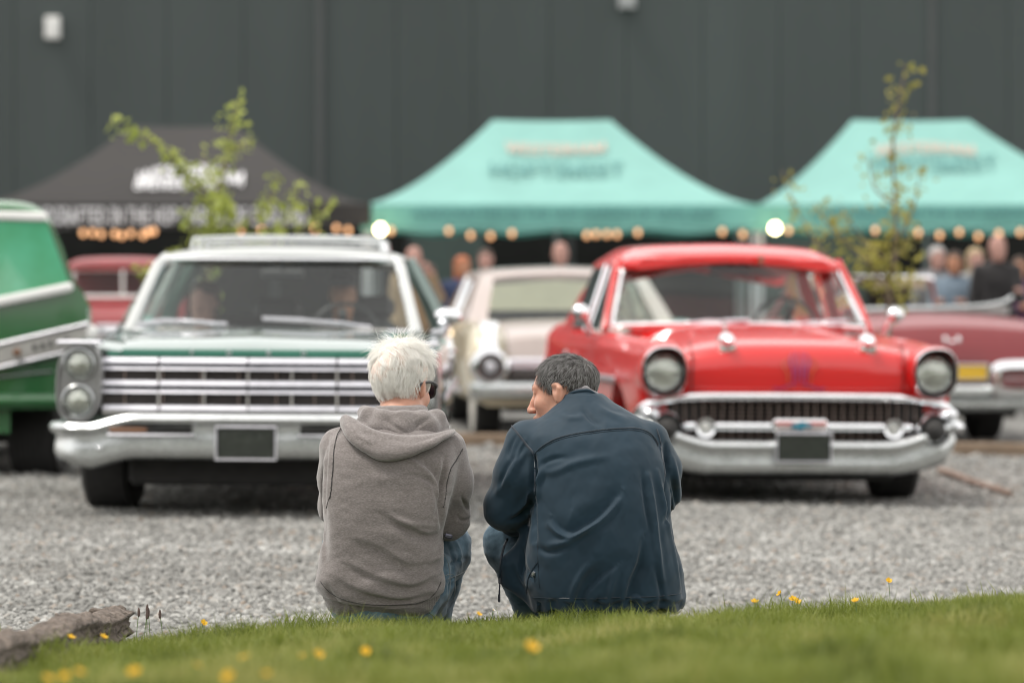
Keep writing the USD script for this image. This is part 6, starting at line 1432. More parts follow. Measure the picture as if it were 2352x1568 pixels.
    cm = slab(P, 0.007); cm = displaced(cm, (meshkit.fbm(cm[0] * 25, 2, 3) - 0.5) * 0.005)
    obj('collar', [cm, tube(P[-1], 0.0048, 8)], jacket_m, jp, smooth=60, off=base)
    obj('collar_fold', tube(P[3] * 0.5 + P[2] * 0.5, 0.0022, 5), seam_n, jp, off=base)
    cl, ch = np.array([W(1240, 0, ym)[0], 11.60, W(0, 985, ym)[2]]), np.array([W(1430, 0, ym)[0], 11.9, W(0, 885, ym)[2]])
    def lining(p):
        return chain(p, [W(1270, 938, 11.85), W(1279, 926, 11.80), W(1300, 908, 11.75), W(1322, 895, 11.725), W(1346, 892, 11.72), W(1368, 905, 11.735), W(1388, 926, 11.775)], [0.007] * 7, 0.01)
    obj('collar_lining', relax(surface_nets(lining, cl, ch + [0, 0, 0.02], 0.0038), 1), fleece_m, jp, smooth=True, off=base)
    for line in ([(1227, 1043), (1245, 1025), (1287, 1004), (1362, 990), (1420, 984), (1456, 983), (1485, 990), (1503, 1004), (1512, 1020)], [(1175, 977), (1192, 997), (1210, 1020), (1227, 1043), (1229, 1085), (1228, 1130)], [(1508, 985), (1516, 1010), (1522, 1050), (1528, 1090)]):
        for dy, r in ((0, 0.0024), (4.5, 0.0011)):
            obj('seam', tube(on_cloth(jm, [(x, y + dy) for x, y in line], 80, 0.0008), r, 5), seam_n, jp, off=base)
    obj('hem_seam', tube(on_cloth(jm, [(1222, 1372), (1280, 1373), (1340, 1374), (1420, 1372), (1500, 1370), (1565, 1362)], 90, 0.0006), 0.0013, 5), seam_n, jp, off=base)
    obj('side_seam', tube(on_cloth(jm, [(1236, 1180), (1240, 1210), (1235, 1250), (1236, 1300), (1240, 1350)], 50, 0.0006), 0.0012, 5), seam_n, jp, off=base)
    obj('pocket_seam', tube(on_cloth(jm, [(1236, 1290), (1222, 1310), (1212, 1335), (1210, 1362)], 40, 0.0006), 0.002, 5), seam_n, jp, off=base)
    z = sub(jp, 'pocket_zip') if False else None
    zq = on_cloth(jm, [(1229, 1313), (1226, 1322)], 4, 0.004); obj('pocket_zip_pull', tube(zq, [0.004, 0.005, 0.006, 0.004], 6), alu, jp, off=base)
    e0 = on_cloth(jm, [(1166, 1236), (1155, 1270), (1150, 1300), (1149, 1330)], 30, 0.002, 12.0); obj('zip_edge', tube(e0, 0.004, 6), seam_n, jp, off=base)
    za = W(1148, 1331, e0[-1][1])
    obj('zip_pull', [box(za, (0.010, 0.008, 0.026), 0.003), tube([za - [0, 0, 0.012], za - [0.001, 0, 0.03]], 0.0022, 5), tube([za - [0.001, 0, 0.03], za - [0.0015, 0, 0.045]], 0.0026, 5), box(za - [0.002, 0, 0.056], (0.007, 0.006, 0.026), 0.002)], zip_m, jp, off=base)
    def jeans(p):
        d = ell(p, W(1395, 1380, 11.73), (0.19, 0.150, 0.12))
        for hip, kn, an in ((hipR, knR, anR), (hipL, knL, anL)): d = smin(d, chain(p, [hip, kn, an + [0, 0, 0.02]], [0.10, 0.076, 0.062], 0.03), 0.03)
        return d
    qm = relax(surface_nets(jeans, np.array([W(1085, 0, ym)[0], 11.52, 0.03]), np.array([W(1600, 0, ym)[0], 12.36, W(0, 1180, 12)[2]]), 0.006), 2, 0.5); v = qm[0]
    qm = displaced(qm, (meshkit.fbm(v * [10, 14, 22], 3, 18) - 0.5) * 0.018)
    obj('jeans', qm, denim, t, smooth=True, off=base)
    for an, sg in ((anR, 1), (anL, -1)):
        q = sub(t, 'shoe'); a = an.copy(); a[2] = float(gz(a[0], a[1])) + 0.005
        obj('upper', relax(surface_nets(lambda p: np.maximum(smin(ell(p, a + [0.02 * sg, 0.06, 0.055], (0.05, 0.14, 0.052)), cap(p, a + [0, -0.02, 0.05], a + [0, -0.01, 0.11], 0.048, 0.045), 0.03), a[2] + 0.02 - p[:, 2]), a + [-0.12, -0.12, 0], a + [0.12, 0.25, 0.17], 0.008), 1), shoe_m, q, smooth=True, off=base)
        sv, sf = lathe([(0.001, 0), (0.05, 0.0), (0.052, 0.012), (0.05, 0.024), (0.001, 0.024)], 24, 'z'); obj('sole', (sv * [1, 2.7, 1] + (a + [0.02 * sg, 0.055, 0.0]), sf), sole_m, q, off=base)
    # short cropped hair
    def inhair(q):
        """positive inside the hair region, head frame"""
        f, l, u = q[..., 0], np.abs(q[..., 1]), q[..., 2]
        hairline = np.where(u > 0.050, 0.050, np.where(u > 0.012, 0.036 + (u - 0.012) * 0.7, np.where(f > -0.004, 0.026 - 0.0 * u, -0.030)))
        low = np.where(f > -0.004, -0.018, np.where(f > -0.04, 0.012, -0.055))
        return np.minimum(hairline - f, u - low)
    def capf(p):
        q = (p - hc) @ R
        d = ell(q, (-0.014, 0, 0.026), (0.103, 0.0815, 0.080)); return np.maximum(d, -inhair(q))
    hcm = relax(surface_nets(capf, hc - 0.16, hc + 0.17, 0.0042), 2, 0.5)
    hp2 = sub(t, 'hair'); obj('hair_base', hcm, hair_dark_s, hp2, smooth=True, off=base)
    def region(d): 
        q = np.array([-0.012, 0, 0.025]) + d * np.array([0.1, 0.08, 0.079]); return inhair(q) > 0
    ln = lambda d: 0.020 + 0.016 * max(d[2], 0); lf = lambda d: 0.10 + 0.14 * max(d[2], 0)
    st, wd = grow_hair(hc, R, region, 6000, ln, lf, (-0.75, 0.1, 0.65), 0.45, 31, 5, 0.35, (0.0006, 0.0010), (0.101, 0.080, 0.080)); curves('strands', st, wd, hair_dark, hp2, base)
    gd2, _ = grow_hair(hc, R, region, 700, ln, lambda d: lf(d) * 1.2, (-0.75, 0.1, 0.65), 0.6, 33, 5, 0.5, (0.0006, 0.0010), (0.101, 0.080, 0.080))
    st, wd = grow_hair(hc, R, region, 3800, ln, lf, (-0.75, 0.1, 0.65), 0.5, 32, 5, 0.4, (0.0006, 0.0010), (0.102, 0.081, 0.080)); curves('silver_strands', clumped(st, gd2, 0.6), wd, hair_silver, hp2, base)
    def H(f, l, u): return hc + R @ np.array([f, l, u])
    eyew = mat('eye_white', (0.75, 0.72, 0.68), 0.25, var=0.03); iris = mat('eye_iris', (0.05, 0.035, 0.025), 0.15, var=0.1)
    for sg in (-1, 1):
        q = sub(t, 'eye')
        obj('eyeball', ellipsoid(H(0.0735, sg * 0.031, -0.003), (0.0108, 0.0108, 0.0108), 2), eyew, q, smooth=True, off=base)
        obj('iris', ellipsoid(H(0.0815, sg * 0.0315, -0.0035), (0.0042, 0.0042, 0.0042), 1), iris, q, smooth=True, off=base)
    br = []; r_ = np.random.default_rng(3)
    for sg in (-1, 1):
        for k in range(90):
            a = r_.uniform(0, 1); p0 = np.array([0.090 - 0.020 * a ** 1.5, sg * (0.012 + 0.034 * a), 0.022 + 0.004 * math.sin(a * 3) + r_.uniform(-0.003, 0.003)]); br.append(np.array([H(*p0), H(*(p0 + [0.003 - 0.005 * a, sg * 0.006, 0.002])), H(*(p0 + [0.001 - 0.008 * a, sg * 0.011, 0.001]))]))
    curves('eyebrow_hairs', br, [np.array([0.0006, 0.0005, 0.0002])] * len(br), hair_dark, t, base)
jacket_man()
# ---------------------------------------------------------------- people further back
CLOTH = {}
def cloth(name, col):
    if name not in CLOTH: CLOTH[name] = mat(name, col, 0.85, spec=0.2, var=0.15, vscale=9, sheen=0.15)
    return CLOTH[name]
def figure_parts(t, off, height, face, pose, shirt, trousers, skinm, hairm, bald=False, seated=False, long_hair=False, turn=(0, 0)):
    """a whole figure about its feet: body with head and hands, shirt, trousers, shoes, hair"""
    k = height / 1.754
    hz = 0.95
    if seated:                    # feet forward (-y)
        hz = 0.0
        sh = [np.array([sx * 0.18, 0.04, 0.46]) for sx in (-1, 1)]; hip = [np.array([sx * 0.09, 0, 0.0]) for sx in (-1, 1)]
        kn = [h_ + [0, -0.42, 0.06] for h_ in hip]; an = [q + [0, -0.12, -0.36] for q in kn]
        el = [s_ + [sx * 0.06, -0.16, -0.20] for s_, sx in zip(sh, (-1, 1))]; wr = [np.array([sx * 0.14, -0.36, 0.26]) for sx in (-1, 1)]
        hc = np.array([0, 0.02, 0.66])
        tor_rows = [(-0.06, -0.17, 0.17, 0.02, 0.12), (0.08, -0.165, 0.165, 0.02, 0.12), (0.25, -0.17, 0.17, 0.03, 0.115), (0.40, -0.19, 0.19, 0.04, 0.11), (0.47, -0.165, 0.165, 0.04, 0.085), (0.51, -0.075, 0.075, 0.04, 0.06)]
    else:
        sh = [np.array([sx * 0.185, 0.01, 1.42]) for sx in (-1, 1)]; hip = [np.array([sx * 0.09, 0, 0.92]) for sx in (-1, 1)]
        kn = [np.array([sx * 0.10, -0.02, 0.50]) for sx in (-1, 1)]; an = [np.array([sx * 0.11, 0.01, 0.08]) for sx in (-1, 1)]
        hc = np.array([0, -0.02, 1.63])
        arm = {'down': lambda sx: (np.array([sx * 0.23, 0.03, 1.14]), np.array([sx * 0.22, -0.06, 0.90])),
               'hold': lambda sx: (np.array([sx * 0.24, 0.02, 1.15]), np.array([sx * 0.13, -0.26, 1.22])),
               'face': lambda sx: (np.array([sx * 0.27, -0.10, 1.20]), np.array([sx * 0.10, -0.20, 1.47])),
               'fold': lambda sx: (np.array([sx * 0.24, -0.02, 1.17]), np.array([-sx * 0.04, -0.20, 1.20]))}
        e_w = [arm[p_](sx) for p_, sx in zip(pose, (-1, 1))]; el = [e[0] for e in e_w]; wr = [e[1] for e in e_w]
        tor_rows = [(0.86, -0.17, 0.17, 0.01, 0.12), (0.98, -0.17, 0.17, 0.01, 0.12), (1.12, -0.155, 0.155, 0.0, 0.115), (1.28, -0.185, 0.185, 0.0, 0.12), (1.40, -0.20, 0.20, 0.01, 0.105), (1.455, -0.16, 0.16, 0.015, 0.08), (1.50, -0.07, 0.07, 0.015, 0.058)]
    tor = Stack(tor_rows, 2.3); R = frame((turn[0], -1.0, turn[1]), (0, 0, 1)); n0, n1 = np.array([0, 0.02, hc[2] - 0.17]), np.array([0, 0.0, hc[2] - 0.07])
    def body(p):
        d = smin(head_sdf(p, hc, R), cap(p, n0, n1, 0.058, 0.054), 0.03); d = smin(d, tor(p, -0.03), 0.03)
        for i, sx in enumerate((-1, 1)):
            d = smin(d, chain(p, [sh[i], el[i], wr[i]], [0.048, 0.038, 0.027]), 0.02); d = smin(d, chain(p, [hip[i], kn[i], an[i]], [0.08, 0.053, 0.038]), 0.03)
            f = wr[i] - el[i]; d = smin(d, hand_sdf(p, wr[i], f, (0, -0.4, 1) if abs(f[2]) < 0.2 else (0, -1, 0.3), sx), 0.012)
        return d
    def top(p):
        d = tor(p, 0.012)
        for i in range(2): d = smin(d, chain(p, [sh[i], el[i], el[i] + (wr[i] - el[i]) * 0.9], [0.066, 0.056, 0.044], 0.02), 0.03)
        return d
    def legs(p):
        d = ell(p, (hip[0] + hip[1]) / 2 + [0, 0.01, 0.0], (0.175, 0.125, 0.11))
        for i in range(2): d = smin(d, chain(p, [hip[i], kn[i], an[i] + [0, 0, 0.03]], [0.095, 0.072, 0.058], 0.02), 0.02)
        return d
    def place(m): v, f = m; return rot((v * k, f), (0, 0, 1), face)
    zt = hc[2] + 0.16; lo, hi = np.array([-0.42, -0.72 if seated else -0.42, -0.5 if seated else 0.0]), np.array([0.42, 0.28, zt])
    obj('body', place(relax(surface_nets(body, lo, hi, 0.012), 1)), skinm, t, smooth=True, off=off)
    mtop = relax(surface_nets(top, lo, hi, 0.015), 1); obj('shirt', place(displaced(mtop, (meshkit.fbm(mtop[0] * 11 + height * 9, 3, 3) - 0.5) * 0.016)), shirt, t, smooth=True, off=off)
    obj('trousers', place(relax(surface_nets(legs, lo, hi, 0.016), 1)), trousers, t, smooth=True, off=off)
    for i in range(2): obj('shoe', place(relax(surface_nets(lambda p: ell(p, an[i] + [0, -0.07, -0.035], (0.046, 0.135, 0.045)), an[i] - [0.1, 0.25, 0.12], an[i] + [0.1, 0.12, 0.08], 0.014), 1)), shoe_m, t, smooth=True, off=off)
    if not bald:
        def hair(p):
            q = (p - hc) @ R; d = ell(q, (-0.014, 0, 0.034), (0.108, 0.087, 0.100))
            d = np.maximum(d, np.where(q[:, 2] > 0.05, q[:, 0] - 0.07, q[:, 0] - 0.0)); d = np.maximum(d, -(q[:, 2] + (0.30 if long_hair else 0.05)))
            if long_hair: d = smin(d, np.maximum(cap(q, (-0.05, 0, 0.03), (-0.06, 0, -0.22), 0.088, 0.075), q[:, 0] - 0.03), 0.03)
            return d
        mh = relax(surface_nets(hair, hc + [-0.16, -0.16, -0.32], hc + [0.16, 0.2, 0.16], 0.012), 1)
        obj('hair', place(displaced(mh, (meshkit.fbm(mh[0] * 26, 2, 6) - 0.5) * 0.02)), hairm, t, smooth=True, off=off)
def bystander(px, top_py, y, label, face, pose, shirt, trousers, skinm, hairm, **kw):
    base = W(px, 700, y); base[2] = float(gz(base[0], base[1])) if y < 45 else 0
    height = W(px, top_py, y)[2] - base[2]
    t = thing('person', label, 'person', base)
    figure_parts(t, np.zeros(3), height, face, pose, shirt, trousers, skinm, hairm, **kw)
hair_ginger = mat('ginger_hair', (0.36, 0.10, 0.03), 0.6, var=0.2); hair_blond = mat('blond_hair', (0.42, 0.32, 0.18), 0.6, var=0.2); hair_grey = mat('grey_hair', (0.42, 0.41, 0.40), 0.6, var=0.15); hair_brown = mat('brown_hair', (0.06, 0.035, 0.022), 0.6, var=0.2)
tan_c, navy_c, blue_c, black_c, grey_c, pale_c, plum_c, jeans_c = cloth('tan_cloth', (0.32, 0.22, 0.135)), cloth('navy_cloth', (0.03, 0.045, 0.10)), cloth('pale_blue_cloth', (0.15, 0.20, 0.25)), cloth('black_cloth', (0.022, 0.021, 0.022)), cloth('grey_cloth', (0.20, 0.20, 0.21)), cloth('off_white_cloth', (0.30, 0.29, 0.27)), cloth('plum_cloth', (0.13, 0.06, 0.12)), cloth('dark_jeans_cloth', (0.03, 0.045, 0.07))
bystander(950, 566, 37.5, 'grey haired person in a tan jacket raising a hand, beside the wagon', 25, ('down', 'face'), tan_c, jeans_c, skin_pale, hair_grey, bald=True)
bystander(986, 608, 38.6, 'shorter person in black behind the one in the tan jacket', -10, ('fold', 'fold'), black_c, jeans_c, skin_pale, hair_brown)
bystander(1062, 588, 37.6, 'ginger haired person in a navy top beside the pink saloon', 20, ('hold', 'hold'), navy_c, jeans_c, skin_tan, hair_ginger, long_hair=True)
bystander(1116, 572, 40.5, 'person in a plum top further back, left of the saloon roof', 0, ('down', 'down'), plum_c, black_c, skin_pale, hair_brown)
bystander(1287, 556, 38.6, 'bald person whose head shows above the pink saloon roof', 5, ('down', 'down'), grey_c, jeans_c, skin_pale, hair_grey, bald=True)
bystander(2152, 566, 40.2, 'grey haired person in a grey top behind the windscreen of the convertible', 15, ('down', 'hold'), grey_c, jeans_c, skin_pale, hair_grey)
bystander(2193, 578, 39.0, 'person in a pale blue shirt behind the red convertible', -15, ('hold', 'hold'), blue_c, jeans_c, skin_tan, hair_brown)
bystander(2240, 570, 40.6, 'blond person in an off white top half hidden at the right', 10, ('down', 'down'), pale_c, jeans_c, skin_pale, hair_blond, long_hair=True)
bystander(2290, 541, 38.6, 'tall person in a black jacket with one hand raised to the chest at right', 12, ('down', 'hold'), black_c, jeans_c, skin_pale, hair_grey, bald=True)
bystander(2342, 590, 39.4, 'person in a plum coat at the far right edge', -10, ('fold', 'hold'), plum_c, black_c, skin_tan, hair_brown)
# two people inside the wagon
def rider(x, yl, z, label, shirt, hairm, cap_on, skinm, turn):
    base = WLOC + np.array([x, yl, z]); t = thing('person', label, 'person', base)
    figure_parts(t, np.zeros(3), 1.72, 0, ('hold', 'hold'), shirt, jeans_c, skinm, hairm, seated=True, turn=turn, long_hair=not cap_on)
    if cap_on:
        obj('flat_cap', [ellipsoid((0, 0.0, 0.745), (0.092, 0.118, 0.055), 2), ellipsoid((0, -0.11, 0.72), (0.075, 0.06, 0.012), 2)], black_c, t, smooth=True)
rider(0.36, 3.02, 0.50, 'driver in a dark cap at the wheel of the green wagon', black_c, hair_brown, True, skin_tan, (0.1, 0))
rider(-0.46, 3.02, 0.46, 'long haired passenger in the green wagon, behind the left of its windscreen', grey_c, hair_brown, False, skin_pale, (-0.3, 0))

# ---------------------------------------------------------------- saplings
leaf_m = mat('young_birch_leaf', (0.34, 0.43, 0.07), 0.5, spec=0.3, var=0.3, vscale=5, trans=0.45, base2=(0.56, 0.62, 0.16))
leaf_m2 = mat('bronzed_young_leaf', (0.32, 0.32, 0.06), 0.5, spec=0.3, var=0.3, vscale=5, trans=0.45, base2=(0.50, 0.45, 0.11))
bark_m = mat('sapling_bark', (0.17, 0.13, 0.09), 0.85, var=0.3, vscale=20, bump=0.3)
def sapling(label, y, stem, branches, leaf, seed, density, size, spread):
    r = np.random.default_rng(seed)
    pts = np.array([W(px, py, y) for px, py in stem]); base = pts[0].copy(); base[2] = float(gz(base[0], base[1]))
    pts = np.vstack([base, pts[1:]]); t = thing('sapling', label, 'tree', base)
    wood, L = [], []
    trunk = smoothline(pts, 40); obj('trunk', tube(trunk - base, np.linspace(0.024, 0.005, 40), 8), bark_m, t)
    lines = [(trunk[14:], 1.0)]
    for br, dens in branches:
        b = np.array([W(px, py, y) for px, py in br]); b[:, 1] += np.linspace(0, r.uniform(-0.5, 0.5), len(b)); b = smoothline(b, 16)
        wood.append(tube(b - base, np.linspace(0.010, 0.003, 16), 6)); lines.append((b, dens))
    obj('branches', wood, bark_m, t)
    V, Fc = [], []; n = 0
    for ln, dens in lines:
        seg = np.linalg.norm(np.diff(ln, axis=0), axis=1).sum(); cnt = int(seg * density * dens)
        for _ in range(cnt):
            a = r.uniform(0, len(ln) - 1.001); i = int(a); p = ln[i] + (ln[i + 1] - ln[i]) * (a - i) + r.normal(size=3) * spread * [1, 1, 0.9]
            s = size * r.uniform(0.6, 1.3); d = r.normal(size=3) + [0, 0, -0.3]; d /= np.linalg.norm(d); w = np.cross(d, r.normal(size=3)); w /= np.linalg.norm(w); nn = np.cross(d, w)
            q = np.array([p, p + d * s * 0.45 + w * s * 0.34 + nn * s * 0.08, p + d * s, p + d * s * 0.45 - w * s * 0.34 + nn * s * 0.08, p + d * s * 0.5])
            V.append(q); Fc.append(np.array([[0, 1, 4], [1, 2, 4], [2, 3, 4], [3, 0, 4]]) + n); n += 5
    obj('foliage', (np.vstack(V) - base, np.vstack(Fc)), leaf, t, smooth=False)
sapling('thin sapling with fresh green leaves standing behind the wagon roof', 28.2, [(478, 1000), (478, 640), (490, 480), (512, 400), (530, 310), (546, 232)],
        [([(475, 470), (430, 400), (390, 360), (330, 310), (265, 288)], 0.62), ([(480, 440), (420, 395), (400, 350)], 0.9), ([(500, 430), (470, 380), (455, 345)], 0.35), ([(500, 545), (560, 520), (610, 470), (642, 405)], 0.8), ([(540, 560), (630, 545), (680, 480), (692, 435)], 0.9), ([(600, 560), (700, 530), (740, 485), (768, 455)], 0.5), ([(478, 560), (440, 520), (430, 480)], 1.0), ([(480, 600), (430, 590), (390, 575)], 0.5), ([(525, 340), (560, 330), (575, 315)], 0.5), ([(485, 540), (520, 500), (515, 450)], 1.0), ([(470, 560), (500, 540), (530, 560)], 1.0), ([(350, 640), (330, 620), (320, 610)], 0.6)], leaf_m, 3, 150, 0.062, 0.038)
sapling('thin sapling with olive leaves standing behind the red coupe', 28.0, [(2042, 1000), (2042, 720), (2058, 520), (2050, 350), (2066, 230), (2080, 148)],
        [([(2040, 640), (1950, 560), (1900, 500), (1880, 460)], 1.0), ([(2040, 600), (1960, 520), (1930, 470)], 0.8), ([(1960, 640), (1880, 560), (1830, 460), (1805, 385)], 0.45), ([(2050, 560), (2090, 480), (2098, 400)], 0.5), ([(2050, 600), (2080, 560), (2085, 500)], 0.9), ([(2045, 660), (1990, 600), (1970, 560)], 1.2), ([(2040, 690), (2010, 620), (2000, 560)], 1.2), ([(2045, 700), (2075, 660), (2085, 620)], 1.1), ([(2055, 470), (2010, 420), (2005, 350)], 0.45), ([(2040, 640), (1900, 620), (1850, 560)], 0.7)], leaf_m2, 4, 95, 0.058, 0.055)

# ---------------------------------------------------------------- log, flowers and seed heads on the bank
def log():
    bark = mat('log_bark', (0.09, 0.065, 0.048), 0.95, var=0.5, vscale=26, bump=0.9, bscale=70, bdist=0.012, base2=(0.21, 0.17, 0.14))
    cutm = mat('log_cut_end', (0.13, 0.095, 0.06), 0.9, var=0.5, vscale=60, bump=0.4)
    pa, pb = W(-70, 1520, 8.6), W(262, 1424, 11.20); base = (pa + pb) / 2
    t = thing('log', 'old split log with flaking bark edging the grass at the lower left', 'log', base)
    n, s = 260, 48; q = np.linspace(0, 1, n); ax = pa[None] * (1 - q[:, None]) + pb[None] * q[:, None] - [0, 0, 0.010]
    d = (pb - pa) / np.linalg.norm(pb - pa); side = np.cross(d, [0, 0, 1]); side /= np.linalg.norm(side); up = np.cross(side, d)
    a = np.arange(s) * 2 * np.pi / s; rings = []
    for i in range(n):
        c = ax[i] + up * 0.008 * math.sin(i * 0.05)
        P0 = c + 0.05 * (np.cos(a)[:, None] * side + np.sin(a)[:, None] * up)
        rr = 0.047 * (1.15 - 0.15 * q[i]) * (0.72 + 0.5 * meshkit.fbm(P0 * [40, 10, 40], 4, 2) + 0.10 * (meshkit.noise(P0 * [110, 26, 110], 5) > 0.55)) * (1 - 0.25 * (np.abs(np.cos(a)) > 0.9)); rr *= np.clip((q[i]) * 30 + 0.7, 0, 1)
        rings.append(c + rr[:, None] * (np.cos(a)[:, None] * side * 1.25 + np.sin(a)[:, None] * up))
    v, f = loft(rings); obj('bark', (v, f), bark, t, smooth=40, off=base)
    e = np.array(rings[-1]); cen = e.mean(0); obj('cut_end', loft([e + d * 0.001, (e - cen) * 0.9 + cen + d * 0.008, (e - cen) * 0.4 + cen + d * 0.004]), cutm, t, off=base)
    k = W(222, 1405, 11.05); obj('bark_flake', rot(box(k, (0.045, 0.05, 0.018), 0.005), (0, 1, 0), 8, k), bark, t, off=base)
log()
petal_m = mat('buttercup_yellow', (0.85, 0.50, 0.02), 0.45, spec=0.3, var=0.08, trans=0.25); stem_m = mat('flower_stem', (0.10, 0.17, 0.04), 0.6, var=0.2); white_p = mat('daisy_white', (0.78, 0.76, 0.72), 0.6, var=0.05, trans=0.2)
def spot(px, py, h):
    ys = np.linspace(5.9, 12.7, 1600); x = (px - 1176) / F * ys; ok = ys < edge_y(x) - 0.01; ys, x = ys[ok], x[ok]
    z = verge_z(x, ys) + h; e = np.abs(674 + F * (EYE - z) / ys - py); i = int(np.argmin(e)); return np.array([x[i], ys[i], z[i] - h]), e[i]
def flower(px, py, label, r=0.0125, petal=petal_m, h=0.055, n=5, name='buttercup', cat='flower', seed=0):
    g = np.random.default_rng(int(px) + seed); h = (h + 0.012) * g.uniform(0.9, 1.2); p, e = spot(px, py, h)
    if e > 3:                                   # stands above the rim: a taller stem at the edge
        y = float(edge_y((px - 1176) / F * 11.9)) - 0.03; x = (px - 1176) / F * y; z0 = float(verge_z(x, y)); p = np.array([x, y, z0]); h = EYE - (py - 674) / F * y - z0
    t = thing(name, label, cat, p)
    r *= 0.62 if p[1] < 10.4 else 0.95
    lean = g.normal(0, 0.008, 2); top = np.array([lean[0], lean[1], h]); obj('stem', tube(smoothline([(0, 0, -0.01), (lean[0] * 0.3, lean[1] * 0.3, h * 0.5), top], 8), 0.0012, 5), stem_m, t)
    V, Fc = [], []; r *= g.uniform(0.8, 1.2); tilt = np.array([g.normal(0, 0.5), -0.5 + g.normal(0, 0.5), 1.0]); tilt /= np.linalg.norm(tilt); u = np.cross(tilt, [1, 0, 0.1]); u /= np.linalg.norm(u); w = np.cross(tilt, u)
    for k in range(n):
        a = 2 * np.pi * k / n; dr = np.cos(a) * u + np.sin(a) * w; sd = np.cross(tilt, dr); b = r * (1.2 if n == 5 else 0.45)
        q = [top, top + dr * r * 0.6 + sd * b * 0.55 + tilt * r * 0.30, top + dr * r * 1.15 + sd * b * 0.28 + tilt * r * 0.75, top + dr * r * 1.15 - sd * b * 0.28 + tilt * r * 0.75, top + dr * r * 0.6 - sd * b * 0.55 + tilt * r * 0.30]
        o = len(V) * 5; V.append(q); Fc.append(np.array([[0, 1, 2], [0, 2, 3], [0, 3, 4]]) + o)
    obj('petals', (np.vstack(V), np.vstack(Fc)), petal, t, smooth=False)
    obj('flower_centre', ellipsoid(top + tilt * r * 0.25, (r * 0.32, r * 0.32, r * 0.28), 1), petal_m, t, smooth=True)
FL = [(1232, 1489, 'largest yellow buttercup, in the grass below the navy jacket'), (835, 1497, 'yellow buttercup in the grass below the grey hoodie, tallest there'), (735, 1505, 'right one of a pair of buttercups below left of the hoodie'), (710, 1509, 'left one of a pair of buttercups below left of the hoodie'),
      (572, 1511, 'single buttercup in the grass under the wagon bumper'), (445, 1530, 'buttercup low in the grass, left of the single one under the bumper'), (524, 1556, 'left of two buttercups near the bottom edge under the wagon plate'), (603, 1551, 'right of two buttercups near the bottom edge under the wagon plate'), (730, 1560, 'buttercup at the bottom edge below the hoodie, cut by the frame'),
      (1132, 1557, 'buttercup at the bottom edge below the gap between the men'), (457, 1432, 'small sharp buttercup on the rim of the bank right of the log'), (157, 1465, 'buttercup beside the log at left'), (232, 1463, 'fainter buttercup just right of the one beside the log'), (128, 1556, 'right of two blurred buttercups in the bottom left corner'), (95, 1562, 'left of two blurred buttercups in the bottom left corner'),
      (185, 1545, 'dull buttercup above the pair in the bottom left corner'), (305, 1545, 'buttercup near the bottom edge below the wagon headlights'), (1108, 1412, 'small buttercup on the rim between the two men'), (1740, 1384, 'buttercup on the rim right of the navy jacket, nearest to it'), (1802, 1364, 'tallest of the cluster of buttercups under the red coupe'), (1818, 1377, 'middle buttercup of the cluster under the red coupe'), (1832, 1383, 'lowest buttercup of the cluster under the red coupe'), (2047, 1335, 'tall lone buttercup on a thin stem at the right, above the rim'), (1970, 1381, 'small buttercup on the rim left of the tall lone one')]
for k, (px, py, lab) in enumerate(FL):
    flower(px, py, lab, r=0.0155 if k == 0 else (0.0105 if py < 1440 else 0.0135), seed=k)
flower(1850, 1535, 'white daisy blurred in the grass at the lower right', 0.014, white_p, 0.055, 13, 'daisy', 'flower'); flower(1128, 1398, 'pale clover head on the rim right of the small buttercup', 0.007, white_p, 0.04, 9, 'clover_flower', 'flower')
head_m = mat('plantain_head', (0.10, 0.065, 0.055), 0.8, var=0.3, vscale=200)
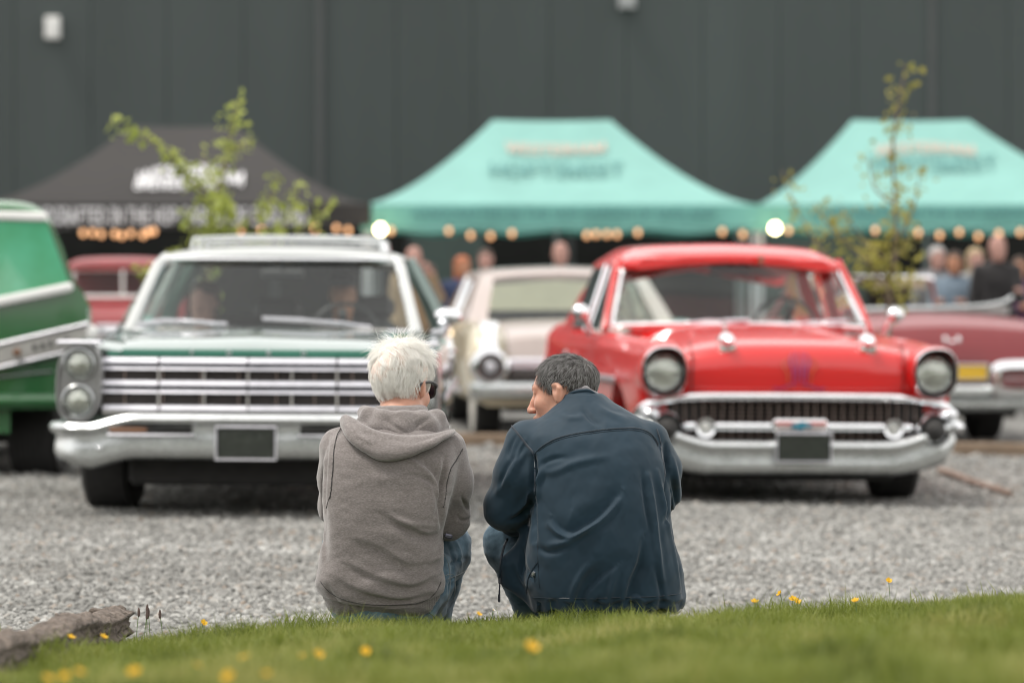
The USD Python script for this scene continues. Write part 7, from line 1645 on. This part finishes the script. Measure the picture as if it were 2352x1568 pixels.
for px, py, lab in ((310, 1406, 'plantain seed head beside the log end, leftmost'), (328, 1412, 'low plantain seed head, second from the log end'), (336, 1398, 'tallest plantain seed head right of the log'), (345, 1406, 'plantain seed head just right of the tallest one'), (375, 1410, 'leaning plantain seed head furthest right of the log')):
    y = float(edge_y((px - 1176) / F * 11.2)) - 0.03; x = (px - 1176) / F * y; z0 = float(verge_z(x, y)); h = EYE - (py - 674) / F * y - z0
    t = thing('plantain', lab, 'wild plant', (x, y, z0)); lx = 0.012 * math.sin(px); top = np.array([lx, 0, h]); obj('stalk', tube(smoothline([(0, 0, -0.01), (lx * 0.3, 0, h * 0.5), top], 8), 0.0011, 5), stem_m, t); obj('seed_head', lathe([(0.0005, -0.014), (0.004, -0.010), (0.0045, 0.0), (0.003, 0.010), (0.0005, 0.015)], 10, 'z', top), head_m, t)
    obj('leaf', [slab(np.array([[(0, 0, 0), (0.004, 0, 0)], [(-0.012 * sg, -0.01, 0.02), (0.004 - 0.012 * sg, -0.01, 0.022)], [(-0.03 * sg, -0.02, 0.03), (0.001 - 0.03 * sg, -0.02, 0.03)]], float), 0.0006) for sg in (-1, 1)], stem_m, t)
ps = W(1531, 1388, 11.95); st_v = np.asarray(trimesh.creation.icosphere(2).vertices); st_f = np.asarray(trimesh.creation.icosphere(2).faces)
ps[2] = W(0, 1386, 11.95)[2]
obj('pale_stone', (st_v * [0.05, 0.04, 0.036] * (0.7 + 0.6 * meshkit.noise(st_v * 1.6 + 3, 8))[:, None] + ps, st_f), mat('pale_stone', (0.55, 0.53, 0.50), 0.8, var=0.15), smooth=25, label='pale angular stone in the grass beside the hem of the navy jacket', cat='stone')

# ---------------------------------------------------------------- the trees behind the photographer, seen only mirrored in paint and chrome
def woodland():
    r = np.random.default_rng(77); n = 26000
    lm = mat('woodland_leaves', (0.045, 0.085, 0.022), 0.6, var=0.5, vscale=0.8, world=True, base2=(0.09, 0.14, 0.035))
    x = r.uniform(-46, 46, n); hgt = 6.5 + 6.0 * meshkit.fbm(np.stack([x * 0.16, 0 * x, 0 * x], -1), 3, 6); z = r.uniform(0.2, 1, n) ** 0.8 * hgt; y = -17 + r.normal(0, 1.6, n) - 0.02 * x ** 2
    p = np.stack([x, y, z], -1); d = r.normal(size=(n, 3)); d /= np.linalg.norm(d, axis=1, keepdims=True); e = np.cross(d, r.normal(size=(n, 3))); e /= np.linalg.norm(e, axis=1, keepdims=True); s = r.uniform(0.25, 0.6, n)[:, None]
    V = np.stack([p - d * s, p + e * s * 0.6, p + d * s, p - e * s * 0.6], 1).reshape(-1, 3); o = np.arange(n)[:, None] * 4; Fc = np.concatenate([o + [0, 1, 2], o + [0, 2, 3]])
    obj('woodland', (V, Fc), lm, smooth=False, label='belt of broadleaf trees behind the photographer', cat='woodland', kind='stuff')
woodland()
